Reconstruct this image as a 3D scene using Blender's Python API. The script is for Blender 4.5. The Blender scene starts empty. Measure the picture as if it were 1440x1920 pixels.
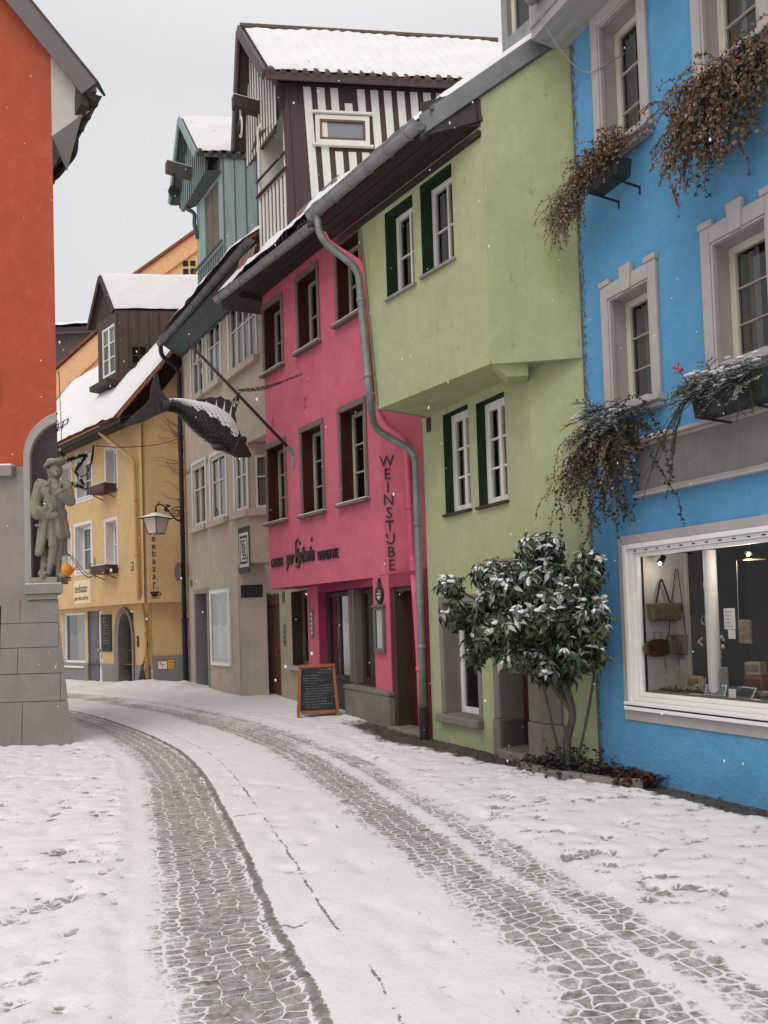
import bpy, math, random
import numpy as np
from mathutils import Vector, Matrix, noise as mnoise

random.seed(7)
rng = np.random.default_rng(11)
SC = bpy.context.scene
COL = SC.collection
PI = math.pi
WM = {}                      # world matrix of every object built so far


def frame(o, bearing, z=0.0):
    """Local frame of a facade: x to the right along it, y into the building, z up."""
    return Matrix.Translation((o[0], o[1], z)) @ Matrix.Rotation(math.radians(90 - bearing), 4, 'Z')


def place(o, parent=None, m=None):
    m = m if m is not None else (WM[parent] if parent else Matrix())
    WM[o] = m.copy()
    if parent:
        o.parent = parent
        o.matrix_basis = WM[parent].inverted() @ m
    else:
        o.matrix_basis = m
    return o


def tag(o, label=None, cat=None, group=None, kind=None):
    if label: o['label'] = label
    if cat: o['category'] = cat
    if group: o['group'] = group
    if kind: o['kind'] = kind
    return o


def thing(name, label, cat, m, group=None):
    o = bpy.data.objects.new(name, None)
    o.empty_display_size = 0.3
    COL.objects.link(o)
    place(o, None, m)
    return tag(o, label, cat, group)


# ------------------------------------------------------------------ mesh builder
class MB:
    def __init__(s):
        s.v = []; s.f = []; s.mi = []; s.cur = 0

    def add(s, vs, fs):
        b = len(s.v)
        s.v.extend(tuple(v) for v in vs)
        for f in fs:
            s.f.append(tuple(b + i for i in f)); s.mi.append(s.cur)
        return s

    def quad(s, *p):
        return s.add(p, [tuple(range(len(p)))])

    def box(s, x0, x1, y0, y1, z0, z1):
        vs = [(x, y, z) for z in (z0, z1) for y in (y0, y1) for x in (x0, x1)]
        return s.add(vs, [(0, 2, 3, 1), (4, 5, 7, 6), (0, 1, 5, 4), (2, 6, 7, 3), (0, 4, 6, 2), (1, 3, 7, 5)])

    def prism(s, pts, ext):
        e = Vector(ext); n = len(pts)
        a = [Vector(p) for p in pts]; b = [p + e for p in a]
        fs = [tuple(range(n - 1, -1, -1)), tuple(range(n, 2 * n))]
        fs += [(i, (i + 1) % n, n + (i + 1) % n, n + i) for i in range(n)]
        return s.add(a + b, fs)

    def beam(s, p, q, w, h, up=(0, 0, 1)):
        p = Vector(p); q = Vector(q); d = (q - p).normalized()
        up = Vector(up)
        if abs(d.dot(up)) > 0.97: up = Vector((0, 1, 0))
        r = d.cross(up).normalized(); u = r.cross(d).normalized()
        c = [r * (sx * w / 2) + u * (sz * h / 2) for sx, sz in ((-1, -1), (1, -1), (1, 1), (-1, 1))]
        return s.prism([p + k for k in c], q - p)

    def tube(s, pts, r, n=8, cap=True):
        pts = [Vector(p) for p in pts]; m = len(pts)
        rs = r if isinstance(r, (list, tuple)) else [r] * m
        ref = None; vs = []
        for i, p in enumerate(pts):
            a = pts[max(i - 1, 0)]; b = pts[min(i + 1, m - 1)]
            d = (b - a)
            d = d.normalized() if d.length > 1e-9 else Vector((0, 0, 1))
            if ref is None:
                ref = Vector((0, 0, 1)) if abs(d.z) < 0.9 else Vector((1, 0, 0))
            x = (ref - d * ref.dot(d))
            x = x.normalized() if x.length > 1e-6 else d.orthogonal().normalized()
            y = d.cross(x); ref = x
            for k in range(n):
                t = 2 * PI * k / n
                vs.append(p + (x * math.cos(t) + y * math.sin(t)) * rs[i])
        fs = []
        for i in range(m - 1):
            for k in range(n):
                fs.append((i * n + k, i * n + (k + 1) % n, (i + 1) * n + (k + 1) % n, (i + 1) * n + k))
        if cap:
            fs.append(tuple(range(n - 1, -1, -1))); fs.append(tuple(range((m - 1) * n, m * n)))
        return s.add(vs, fs)

    def lathe(s, prof, c=(0, 0, 0), n=16, sx=1, sy=1):
        vs = []; fs = []; m = len(prof)
        for r, z in prof:
            for k in range(n):
                t = 2 * PI * k / n
                vs.append((c[0] + r * sx * math.cos(t), c[1] + r * sy * math.sin(t), c[2] + z))
        for i in range(m - 1):
            for k in range(n):
                fs.append((i * n + k, i * n + (k + 1) % n, (i + 1) * n + (k + 1) % n, (i + 1) * n + k))
        return s.add(vs, fs)

    def ball(s, c, r, n=10, m=7, sc=(1, 1, 1)):
        prof = [(max(1e-4, math.sin(PI * i / m)) * r, -math.cos(PI * i / m) * r * sc[2]) for i in range(m + 1)]
        return s.lathe(prof, c, n, sc[0], sc[1])

    def wall(s, x0, x1, z0, z1, holes=(), y=0.0, step=None):
        """Facade sheet at y with openings (x0,x1,z0,z1,depth,mat) and their reveals."""
        xs = sorted({x0, x1, *[h[0] for h in holes], *[h[1] for h in holes]})
        zs = sorted({z0, z1, *[h[2] for h in holes], *[h[3] for h in holes]})
        if step:
            def sub(a):
                o = []
                for p, q in zip(a, a[1:]):
                    k = max(1, int((q - p) / step)); o += [p + (q - p) * i / k for i in range(k)]
                return o + [a[-1]]
            xs, zs = sub(xs), sub(zs)
        keep = s.cur
        for a, b in zip(xs, xs[1:]):
            for c, d in zip(zs, zs[1:]):
                mx, mz = (a + b) / 2, (c + d) / 2
                if any(h[0] < mx < h[1] and h[2] < mz < h[3] for h in holes): continue
                s.quad((a, y, c), (b, y, c), (b, y, d), (a, y, d))
        for h in holes:
            a, b, c, d, dp = h[:5]
            s.cur = h[5] if len(h) > 5 else keep
            e = y + dp
            s.quad((a, y, c), (a, y, d), (a, e, d), (a, e, c))
            s.quad((b, y, c), (b, e, c), (b, e, d), (b, y, d))
            s.quad((a, y, d), (b, y, d), (b, e, d), (a, e, d))
            s.quad((a, y, c), (a, e, c), (b, e, c), (b, y, c))
        s.cur = keep
        return s

    def ring(s, x0, x1, z0, z1, w, y0, y1, wt=None, wb=None):
        """Rectangular frame of bar width w between y0 and y1; bars butt end to end."""
        wt = w if wt is None else wt; wb = w if wb is None else wb
        s.box(x0, x0 + w, y0, y1, z0, z1); s.box(x1 - w, x1, y0, y1, z0, z1)
        if wt: s.box(x0 + w, x1 - w, y0, y1, z1 - wt, z1)
        if wb: s.box(x0 + w, x1 - w, y0, y1, z0, z0 + wb)
        return s

    def build(s, name, mats, parent=None, m=None, smooth=False, bevel=0, label=None):
        me = bpy.data.meshes.new(name)
        me.from_pydata(s.v, [], s.f); me.update()
        for k in (mats if isinstance(mats, (list, tuple)) else [mats]): me.materials.append(k)
        me.polygons.foreach_set('material_index', s.mi)
        if smooth:
            me.polygons.foreach_set('use_smooth', [True] * len(s.f))
        o = bpy.data.objects.new(name, me); COL.objects.link(o)
        place(o, parent, m)
        if bevel:
            b = o.modifiers.new('bevel', 'BEVEL'); b.width = bevel; b.segments = 2; b.limit_method = 'ANGLE'
        if label: o['label'] = label
        return o


def numpy_mesh(name, verts, faces, mats, parent=None, m=None, smooth=False, mat_idx=None):
    """verts (n,3), faces (k,3|4)"""
    me = bpy.data.meshes.new(name)
    nv, nf, c = len(verts), len(faces), faces.shape[1]
    me.vertices.add(nv); me.vertices.foreach_set('co', np.asarray(verts, np.float32).ravel())
    me.loops.add(nf * c); me.loops.foreach_set('vertex_index', np.asarray(faces, np.int32).ravel())
    me.polygons.add(nf); me.polygons.foreach_set('loop_start', np.arange(0, nf * c, c, dtype=np.int32))
    for k in (mats if isinstance(mats, (list, tuple)) else [mats]): me.materials.append(k)
    if mat_idx is not None: me.polygons.foreach_set('material_index', np.asarray(mat_idx, np.int32))
    if smooth: me.polygons.foreach_set('use_smooth', np.ones(nf, bool))
    me.update(calc_edges=True)
    o = bpy.data.objects.new(name, me); COL.objects.link(o)
    return place(o, parent, m)


# ------------------------------------------------------------------ materials
def S(r, g, b):
    return tuple(((c / 255) / 12.92 if c / 255 <= .04045 else ((c / 255 + .055) / 1.055) ** 2.4) for c in (r, g, b))


class Nt:
    def __init__(s, name):
        s.m = bpy.data.materials.new(name); s.m.use_nodes = True
        s.t = s.m.node_tree; s.n = s.t.nodes; s.l = s.t.links
        s.b = s.n['Principled BSDF']; s.out = s.n['Material Output']
        s.tc = s.n.new('ShaderNodeTexCoord')

    def new(s, typ, **kw):
        n = s.n.new('ShaderNode' + typ)
        for k, v in kw.items(): setattr(n, k, v)
        return n

    def link(s, a, b): s.l.new(a, b)

    def mapping(s, scale, src='Object', loc=(0, 0, 0), rot=(0, 0, 0)):
        mp = s.new('Mapping'); mp.inputs['Scale'].default_value = scale
        mp.inputs['Location'].default_value = loc; mp.inputs['Rotation'].default_value = rot
        s.link(s.tc.outputs[src], mp.inputs['Vector']); return mp.outputs['Vector']

    def noise(s, scale, vec=None, detail=5, rough=.6, dist=0):
        n = s.new('TexNoise'); n.inputs['Scale'].default_value = scale
        n.inputs['Detail'].default_value = detail; n.inputs['Roughness'].default_value = rough
        n.inputs['Distortion'].default_value = dist
        s.link(vec if vec is not None else s.tc.outputs['Object'], n.inputs['Vector'])
        return n.outputs['Fac']

    def ramp(s, fac, stops):
        r = s.new('ValToRGB'); e = r.color_ramp.elements
        while len(e) < len(stops): e.new(.5)
        for k, (p, c) in zip(e, stops):
            k.position = p; k.color = (*c, 1) if not isinstance(c, (int, float)) else (c, c, c, 1)
        s.link(fac, r.inputs['Fac']); return r.outputs['Color']

    def mix(s, fac, a, b, mode='MIX'):
        x = s.new('Mix', data_type='RGBA', blend_type=mode)
        for i, k in ((0, fac), (6, a), (7, b)):
            if hasattr(k, 'links') or hasattr(k, 'is_output'): s.link(k, x.inputs[i])
            elif i == 0: x.inputs[0].default_value = k
            else: x.inputs[i].default_value = (*k, 1)
        return x.outputs[2]

    def math(s, op, a, b=0.0, clamp=False):
        x = s.new('Math', operation=op); x.use_clamp = clamp
        for i, k in ((0, a), (1, b)):
            if hasattr(k, 'is_output'): s.link(k, x.inputs[i])
            else: x.inputs[i].default_value = k
        return x.outputs[0]

    def bump(s, h, strength=.3, dist=.01, prev=None):
        b = s.new('Bump'); b.inputs['Strength'].default_value = strength; b.inputs['Distance'].default_value = dist
        s.link(h, b.inputs['Height'])
        if prev is not None: s.link(prev, b.inputs['Normal'])
        return b.outputs['Normal']

    def done(s, col, rough=.8, normal=None, spec=.3, metal=0.0):
        for k, v in (('Base Color', col), ('Roughness', rough), ('Metallic', metal)):
            if hasattr(v, 'is_output'): s.link(v, s.b.inputs[k])
            else: s.b.inputs[k].default_value = (*v, 1) if isinstance(v, tuple) else v
        s.b.inputs['Specular IOR Level'].default_value = spec
        if normal is not None: s.link(normal, s.b.inputs['Normal'])
        return s.m


def stucco(name, col, grain=90, gs=.25, blotch=.16, streak=.2, dirt=(.1, .09, .07), dirt_amt=.35, lumps=0.0, edge=None, spots=(.61, .72)):
    t = Nt(name)
    big = t.noise(1.3, detail=6, rough=.65)
    lo = tuple(c * (1 - blotch) for c in col); hi = tuple(min(1, c * (1 + blotch * .6)) for c in col)
    c = t.ramp(big, [(.3, lo), (.7, hi)])
    mot = t.noise(4.6, t.mapping((1, 1, .8)), detail=7, rough=.7, dist=.6)
    c = t.mix(t.math('MULTIPLY', t.ramp(mot, [(.40, 1.0), (.58, 0.0)]), .30), c, tuple(k * .74 for k in col))
    c = t.mix(t.math('MULTIPLY', t.ramp(mot, [(.56, 0.0), (.70, 1.0)]), .22), c, tuple(min(1, k * .8 + .14) for k in col))
    st = t.noise(1.0, t.mapping((9, 9, .55)), detail=6, rough=.7)
    sm = t.ramp(st, [(.52, 0.0), (.78, 1.0)])
    c = t.mix(t.math('MULTIPLY', sm, streak), c, tuple(k * .6 for k in col))
    sp = t.noise(7, t.mapping((1.3, 1.3, .6)), detail=8, rough=.75)
    c = t.mix(t.math('MULTIPLY', t.ramp(sp, [(spots[0], 0.0), (spots[1], 1.0)]), dirt_amt), c, dirt)
    tick = t.noise(16, t.mapping((1, 1, .28)), detail=4, rough=.6)      # short vertical rain ticks and scuffs
    c = t.mix(t.math('MULTIPLY', t.ramp(tick, [(.70, 0.0), (.76, 1.0)]), dirt_amt), c, tuple(k * .45 for k in col))
    if edge is not None:      # flaking paint along the corner joint
        sx = t.new('SeparateXYZ'); t.link(t.tc.outputs['Object'], sx.inputs[0])
        fl = t.noise(24, t.mapping((1, 1, .5)), detail=8, rough=.8)
        near = t.math('SUBTRACT', 1.0, t.math('DIVIDE', sx.outputs[0], edge), True)
        fm_ = t.ramp(t.math('ADD', fl, t.math('MULTIPLY', near, .34)), [(.72, 0.0), (.77, 1.0)])
        c = t.mix(fm_, c, (.10, .095, .09))
    fine = t.noise(grain, detail=3, rough=.6)
    nrm = t.bump(fine, gs, .006)
    if lumps: nrm = t.bump(t.noise(28, detail=2), lumps, .012, nrm)
    nrm = t.bump(t.noise(4, detail=3), .25, .02, nrm)
    return t.done(c, .88, nrm, .2)


def plain(name, col, rough=.6, var=.15, scale=8, bump=.1, spec=.35, metal=0.0, stretch=(1, 1, 1)):
    t = Nt(name)
    f = t.noise(scale, t.mapping(stretch), detail=6, rough=.65)
    c = t.ramp(f, [(.3, tuple(k * (1 - var) for k in col)), (.7, tuple(min(1, k * (1 + var)) for k in col))])
    g = t.noise(scale * 9, t.mapping(stretch), detail=3)
    return t.done(c, rough, t.bump(g, bump, .004), spec, metal)


def wood(name, col, rough=.65, var=.4, axis='z', scale=1.0, bump=.3):
    t = Nt(name)
    st = {'z': (22, 22, 1.2), 'x': (1.2, 22, 22), 'y': (22, 1.2, 22)}[axis]
    f = t.noise(scale, t.mapping(st), detail=7, rough=.7, dist=.4)
    c = t.ramp(f, [(.25, tuple(k * (1 - var) for k in col)), (.75, tuple(min(1, k * (1 + var)) for k in col))])
    return t.done(c, rough, t.bump(f, bump, .005), .3)


def peeling(name, col, under, amount=.5, axis='z'):
    t = Nt(name)
    st = {'z': (14, 14, 1.0), 'x': (1, 14, 14)}[axis]
    f = t.noise(1.0, t.mapping(st), detail=7, rough=.7)
    c = t.ramp(f, [(.3, tuple(k * .75 for k in col)), (.7, tuple(min(1, k * 1.15) for k in col))])
    w = t.noise(3.0, t.mapping((2, 2, .8)), detail=9, rough=.8)
    c = t.mix(t.ramp(w, [(amount, 0.0), (amount + .06, 1.0)]), c, under)
    return t.done(c, .75, t.bump(f, .3, .005), .25)


def snow_mat(name, col=(.81, .79, .785)):
    t = Nt(name)
    f = t.noise(6, detail=6, rough=.6)
    c = t.ramp(f, [(.3, tuple(k * .95 for k in col)), (.7, col)])
    n = t.bump(t.noise(22, detail=5, rough=.65), .5, .02)
    n = t.bump(t.noise(160, detail=2), .3, .004, n)
    return t.done(c, .85, n, .25)


def glass_mat(name, tint=(.9, .92, .92), refl=1.0):
    """Thin window glass: see-through with a Fresnel mirror on top."""
    t = Nt(name)
    tr = t.new('BsdfTransparent'); tr.inputs['Color'].default_value = (*tint, 1)
    gl = t.new('BsdfGlossy'); gl.inputs['Roughness'].default_value = .015
    nz = t.bump(t.noise(2.6, detail=2), .16, .02)
    t.link(nz, gl.inputs['Normal'])
    fr = t.new('Fresnel'); fr.inputs['IOR'].default_value = 1.52
    fac = t.math('MULTIPLY', fr.outputs[0], 1.7 * refl, True)
    mx = t.new('MixShader'); t.link(fac, mx.inputs[0]); t.link(tr.outputs[0], mx.inputs[1]); t.link(gl.outputs[0], mx.inputs[2])
    t.link(mx.outputs[0], t.out.inputs['Surface'])
    return t.m


def emit_mat(name, col, strength):
    t = Nt(name)
    t.b.inputs['Emission Color'].default_value = (*col, 1); t.b.inputs['Emission Strength'].default_value = strength
    t.b.inputs['Base Color'].default_value = (*col, 1)
    return t.m


def leaf_mat(name, cols, rough=.45, spec=.4, per=True):
    """Leaves take one of several tints, leaf by leaf (per-island random)."""
    t = Nt(name)
    g = t.new('NewGeometry')
    n = len(cols)
    c = t.ramp(g.outputs['Random Per Island'], [(i / max(1, n - 1), k) for i, k in enumerate(cols)])
    t.done(c, rough, None, spec)
    return t.m


M = {}
M['snow'] = snow_mat('snow')
M['glass'] = glass_mat('window_glass')
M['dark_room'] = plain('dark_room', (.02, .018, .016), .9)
M['curtain'] = plain('sheer_curtain', (.62, .6, .56), .9, .08)
M['curtain_dark'] = plain('grey_curtain', (.32, .30, .28), .9, .1)
M['white_paint'] = peeling('white_paint', (.72, .70, .65), (.45, .40, .34), .68)
M['cream_paint'] = plain('cream_paint', (.66, .61, .49), .5, .06, 5)
M['fresh_white'] = plain('fresh_white', (.76, .74, .71), .45, .05, 4)
M['zinc'] = plain('weathered_zinc', (.26, .265, .265), .5, .25, 5, .15, .5, .35)
M['iron'] = plain('black_iron', (.018, .017, .016), .55, .3, 20, .2)
M['brown_wood'] = wood('dark_brown_wood', (.055, .035, .028))
M['brown_soffit'] = wood('dark_soffit_boards', (.042, .030, .026), axis='x')
M['red_brown_wood'] = wood('red_brown_wood', (.052, .016, .011), .45)
M['stone'] = stucco('grey_sandstone', (.22, .195, .17), 60, .4, .25, .4, (.05, .045, .04), .6)
M['grey_trim'] = plain('grey_trim_paint', (.39, .36, .34), .7, .08, 6)
M['grey_reveal'] = plain('grey_reveal_paint', (.40, .365, .35), .75, .08, 6)
M['brick_tile'] = plain('mossy_clay_tile', (.12, .085, .06), .85, .4, 12, .5)
M['red_tile'] = plain('red_clay_tile', (.22, .075, .05), .85, .35, 10, .4)
M['black'] = plain('black_paint', (.012, .012, .013), .5, .2, 10)

# ------------------------------------------------------------------ camera, sky, light
pitch, roll = math.radians(2.0), math.radians(1.8)
fw = Vector((0, math.cos(pitch), math.sin(pitch)))
r0 = Vector((1, 0, 0)); u0 = Vector((0, -math.sin(pitch), math.cos(pitch)))
up = math.cos(roll) * u0 + math.sin(roll) * r0
rt = math.cos(roll) * r0 - math.sin(roll) * u0
cam = bpy.data.cameras.new('camera'); co = bpy.data.objects.new('camera', cam); COL.objects.link(co)
co.matrix_world = Matrix(((rt.x, up.x, -fw.x, 0), (rt.y, up.y, -fw.y, 0), (rt.z, up.z, -fw.z, 1.6), (0, 0, 0, 1)))
cam.sensor_fit = 'HORIZONTAL'; cam.sensor_width = 36; cam.lens = 35
cam.shift_y = 152 / 1440                     # the photograph's verticals are nearly parallel: a shifted frame
cam.clip_end = 2000; cam.clip_start = .05
SC.camera = co

SUN_EL, SUN_AZ = math.radians(50), math.radians(205)     # high behind thick cloud, over the left shoulder
w = bpy.data.worlds.new('World'); SC.world = w; w.use_nodes = True
nt = w.node_tree; bg = nt.nodes['Background']
sky = nt.nodes.new('ShaderNodeTexSky'); sky.sky_type = 'NISHITA'; sky.sun_disc = False
sky.sun_elevation = SUN_EL; sky.sun_rotation = SUN_AZ; sky.air_density = 2; sky.dust_density = 4
tc = nt.nodes.new('ShaderNodeTexCoord'); sep = nt.nodes.new('ShaderNodeSeparateXYZ')
nt.links.new(tc.outputs['Generated'], sep.inputs[0])
ma = nt.nodes.new('ShaderNodeMapRange')      # overcast sky: three times brighter overhead than at the horizon
ma.inputs['From Min'].default_value = .6; ma.inputs['From Max'].default_value = 1
ma.inputs['To Min'].default_value = 7.8; ma.inputs['To Max'].default_value = 13
nt.links.new(sep.outputs['Z'], ma.inputs['Value'])
nz = nt.nodes.new('ShaderNodeTexNoise'); nz.inputs['Scale'].default_value = 2.2; nz.inputs['Detail'].default_value = 4
nt.links.new(tc.outputs['Generated'], nz.inputs['Vector'])
mr = nt.nodes.new('ShaderNodeMapRange'); mr.inputs['To Min'].default_value = .93; mr.inputs['To Max'].default_value = 1.07
nt.links.new(nz.outputs['Fac'], mr.inputs['Value'])
mm = nt.nodes.new('ShaderNodeMath'); mm.operation = 'MULTIPLY'
nt.links.new(ma.outputs[0], mm.inputs[0]); nt.links.new(mr.outputs[0], mm.inputs[1])
vm = nt.nodes.new('ShaderNodeVectorMath'); vm.operation = 'SCALE'; vm.inputs[0].default_value = (.985, .975, 1.0)
nt.links.new(mm.outputs[0], vm.inputs['Scale'])
mx = nt.nodes.new('ShaderNodeMix'); mx.data_type = 'RGBA'; mx.inputs[0].default_value = .97
nt.links.new(sky.outputs[0], mx.inputs[6]); nt.links.new(vm.outputs[0], mx.inputs[7])
nt.links.new(mx.outputs[2], bg.inputs['Color']); bg.inputs['Strength'].default_value = .1

sl = bpy.data.lights.new('sun', 'SUN'); sl.energy = 1.15; sl.angle = math.radians(40); sl.color = (1, .97, .93)
so = bpy.data.objects.new('sun', sl); COL.objects.link(so)
so.rotation_euler = (Vector((math.cos(SUN_EL) * math.sin(SUN_AZ), math.cos(SUN_EL) * math.cos(SUN_AZ), math.sin(SUN_EL)))).to_track_quat('Z', 'Y').to_euler()
SC.view_settings.view_transform = 'Standard'; SC.view_settings.look = 'None'
SC.view_settings.exposure = 0; SC.view_settings.gamma = 1
SC.cycles.max_bounces = 8; SC.cycles.transparent_max_bounces = 12

# ------------------------------------------------------------------ numpy noise
_lat = rng.random((256, 256))


def vnoise(x, y):
    xi = np.floor(x).astype(int); yi = np.floor(y).astype(int); fx = x - xi; fy = y - yi
    fx = fx * fx * (3 - 2 * fx); fy = fy * fy * (3 - 2 * fy)
    a = _lat[xi % 256, yi % 256]; b = _lat[(xi + 1) % 256, yi % 256]
    c = _lat[xi % 256, (yi + 1) % 256]; d = _lat[(xi + 1) % 256, (yi + 1) % 256]
    return (a * (1 - fx) + b * fx) * (1 - fy) + (c * (1 - fx) + d * fx) * fy


def fbm(x, y, o=4):
    t = 0; a = .5; s = 0
    for i in range(o):
        t = t + a * vnoise(x * 2 ** i + 17 * i, y * 2 ** i + 31 * i); s += a; a *= .55
    return t / s


def sstep(a, b, x):
    t = np.clip((x - a) / (b - a), 0, 1); return t * t * (3 - 2 * t)


# ------------------------------------------------------------------ street: snow with wheel tracks worn down to the setts
SPINE = [(.35, -6), (.22, -2), (.1, 0), (-.02, 1.6), (-.27, 3.02), (-.61, 3.97), (-.94, 5.03), (-1.43, 6.47), (-2.02, 8.12),
         (-2.76, 9.73), (-3.98, 11.72), (-5.8, 14.15), (-8.2, 16.6), (-11.5, 19.0), (-15, 21)]


def catmull(P, k=14):
    P = [np.array(p, float) for p in P]; P = [2 * P[0] - P[1]] + P + [2 * P[-1] - P[-2]]; o = []
    for i in range(1, len(P) - 2):
        a, b, c, d = P[i - 1:i + 3]
        for t in np.linspace(0, 1, k, endpoint=False):
            o.append(.5 * (2 * b + (c - a) * t + (2 * a - 5 * b + 4 * c - d) * t * t + (3 * b - a - 3 * c + d) * t ** 3))
    o.append(P[-2]); return np.array(o)


def nearest(X, Y, L):
    """signed offset (right positive) and arc length to polyline L"""
    best = np.full(X.shape, 1e9); U = np.zeros(X.shape); V = np.zeros(X.shape); acc = 0
    for a, b in zip(L, L[1:]):
        d = b - a; ln = math.hypot(*d); d = d / ln
        t = np.clip((X - a[0]) * d[0] + (Y - a[1]) * d[1], 0, ln)
        px = X - a[0] - d[0] * t; py = Y - a[1] - d[1] * t
        q = px * px + py * py; m = q < best
        best = np.where(m, q, best)
        U = np.where(m, (X - a[0]) * d[1] - (Y - a[1]) * d[0], U); V = np.where(m, acc + t, V)
        acc += ln
    return U, V


STEP = .042
gx = np.arange(-13, 4.6, STEP); gy = np.arange(-4, 25, STEP)
X, Y = np.meshgrid(gx, gy)
U, V = nearest(X, Y, catmull(SPINE))
ua = U + (fbm(X * 5, Y * 5) - .5) * .10                      # ragged track edges
far = sstep(7, 13, Y)
n1 = fbm(X * 1.7, Y * 1.7); n2 = fbm(X * 9 + 5, Y * 9)
cover = np.ones_like(X)
# left wheel track with two darker runs
t = sstep(-.80, -.50, ua + (n2 - .5) * .12) * (1 - sstep(-.06, .0, ua))
strk = fbm(U * 14 + 3, V * .5, 4)
run = .26 + .34 * fbm(X * 3 + 7, Y * 1.3, 4) + .34 * (strk - .4) + .22 * np.exp(-((ua + .36) / .09) ** 2) + .2 * np.exp(-((ua + .12) / .1) ** 2)
cover -= t * run * (1 - .25 * far)
# right worn band, two runs with a ridge of snow between
wob = (n1 - .5) * .12
t = sstep(.74, 1.06, ua + (n2 - .5) * .14) * (1 - sstep(1.66, 1.90, ua + (n2 - .5) * .10))
ridge = np.exp(-((U + wob - 1.47) / .06) ** 2) * (1 - far)
cover -= t * (.10 + .42 * fbm(X * 2.6 + 3, Y * 1.5, 4) + .5 * (fbm(U * 12 + 9, V * .5, 4) - .35) + .16 * np.exp(-((ua - 1.16) / .14) ** 2) + .1 * n1) * (1 - .6 * ridge) * (1 - .12 * far)
# drain edges
brk = .55 + .9 * vnoise(V * 3.2, U * 0 + 3)
ln = fbm(X * 4.1 + 9, Y * 4.1, 5)
slab = np.abs(((V / 1.15) % 1) - .5)
# bare wet margin along the houses on the right
WALLS = [(3.9, 4.1), (2.97, 5.93), (2.2, 7.4), (1.55, 8.1), (.57, 9.94), (.08, 11.0), (-.7, 12.4)]
Wd, Wv = nearest(X, Y, np.array(WALLS, float))
wallw = .22 + .18 * fbm(Wv * 1.6, Wv * 0 + 2) + .30 * np.exp(-((Wv - 6.9) / 1.4) ** 2) + .12 * np.exp(-((Wv - 4.2) / .8) ** 2)
dw = -Wd + (n2 - .5) * .22
bare = (1 - sstep(wallw * .7, wallw * 1.25, dw)) * (Wv > .01) * (Wv < 9.3)
bare *= 1 - sstep(8.2, 9.2, Wv)
# foot and boot prints
prints = np.zeros_like(X)
for i in range(420):
    k = i % 5
    yy = rng.uniform(2.2, 13)
    if k < 2: uu = rng.uniform(-2.6, -.85)
    elif k == 2: uu = rng.uniform(.05, .8)
    else: uu = rng.uniform(1.9, 3.4)
    sx = np.interp(yy, [p[1] for p in SPINE[:12]], [p[0] for p in SPINE[:12]])
    cx = sx + uu; a = rng.normal(2.0, .35); L = rng.uniform(.09, .14); Wf = L * rng.uniform(.32, .45)
    i0, i1 = np.searchsorted(gy, [yy - .3, yy + .3]); j0, j1 = np.searchsorted(gx, [cx - .3, cx + .3])
    if j1 <= j0: continue
    dx = X[i0:i1, j0:j1] - cx; dy = Y[i0:i1, j0:j1] - yy
    p = dx * math.cos(a) + dy * math.sin(a); q = -dx * math.sin(a) + dy * math.cos(a)
    g = np.exp(-((p / L) ** 2 + (q / Wf) ** 2) ** 1.5) * rng.uniform(.35, 1)
    prints[i0:i1, j0:j1] = np.maximum(prints[i0:i1, j0:j1], g)
side = ((U < -.8) | (U > 1.9)).astype(float)
scuff = (np.clip(fbm(X * 6 + 40, Y * 13) - .55, 0, 1) * 4.2 + np.clip(fbm(X * 13, Y * 24 + 7) - .58, 0, 1) * 5) * (side + .25) * (1 - sstep(9, 15, Y)) * np.clip(n1 * 2.0 - .25, 0, 1)
cover -= prints * .42 * (n2 * 1.4) + scuff * .55
cover = np.clip(cover, 0, 1)
depth = cover * (.022 + .02 * side + .012 * (n1 - .5) * side + .016 * (fbm(X * 5, Y * 6, 4) - .5) * side + .016 * (fbm(X * 14, Y * 16, 3) - .5) * side) - prints * .018
heap = .20 * np.exp(-(((X + 6.3) / 1.1) ** 2 + ((Y - 19.25) / .45) ** 2)) + .18 * np.exp(-(((X + 5.0) / .5) ** 2 + ((Y - 18.3) / .8) ** 2)) \
    + .07 * np.exp(-(((X + 4.3) / .5) ** 2 + ((Y - 17.0) / 1.2) ** 2)) + .10 * np.exp(-(((X + 8.8) / 1.2) ** 2 + ((Y - 20.9) / .5) ** 2))
heap *= .6 + .8 * fbm(X * 2.2, Y * 2.2)
Z = np.clip(depth, -.02, 1) * (1 - bare) + heap
snowv = np.where(heap > .03, 1, cover) - bare * 1.25
ny, nx = X.shape
idx = np.arange(nx * ny).reshape(ny, nx)
F = np.stack([idx[:-1, :-1], idx[:-1, 1:], idx[1:, 1:], idx[1:, :-1]], -1).reshape(-1, 4)

t = Nt('snowy_setts')
at = t.new('Attribute', attribute_name='snow_cover').outputs['Fac']
uv = t.new('Attribute', attribute_name='road').outputs['Vector']
dn = t.new('TexNoise'); dn.inputs['Scale'].default_value = 7; dn.inputs['Detail'].default_value = 2; t.link(uv, dn.inputs['Vector'])
dv = t.new('VectorMath', operation='MULTIPLY_ADD')
t.link(dn.outputs['Color'], dv.inputs[0]); dv.inputs[1].default_value = (.075, .06, 0); t.link(uv, dv.inputs[2])
vm_ = t.new('VectorMath', operation='DIVIDE'); t.link(dv.outputs[0], vm_.inputs[0]); vm_.inputs[1].default_value = (.104, .062, 1)
ve = t.new('TexVoronoi', voronoi_dimensions='2D', feature='DISTANCE_TO_EDGE'); vc = t.new('TexVoronoi', voronoi_dimensions='2D', feature='F1')
for k in (ve, vc):
    k.inputs['Scale'].default_value = 1; k.inputs['Randomness'].default_value = .52; t.link(vm_.outputs[0], k.inputs['Vector'])
joint = t.ramp(ve.outputs['Distance'], [(.02, 1.0), (.10, 0.0)])
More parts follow.
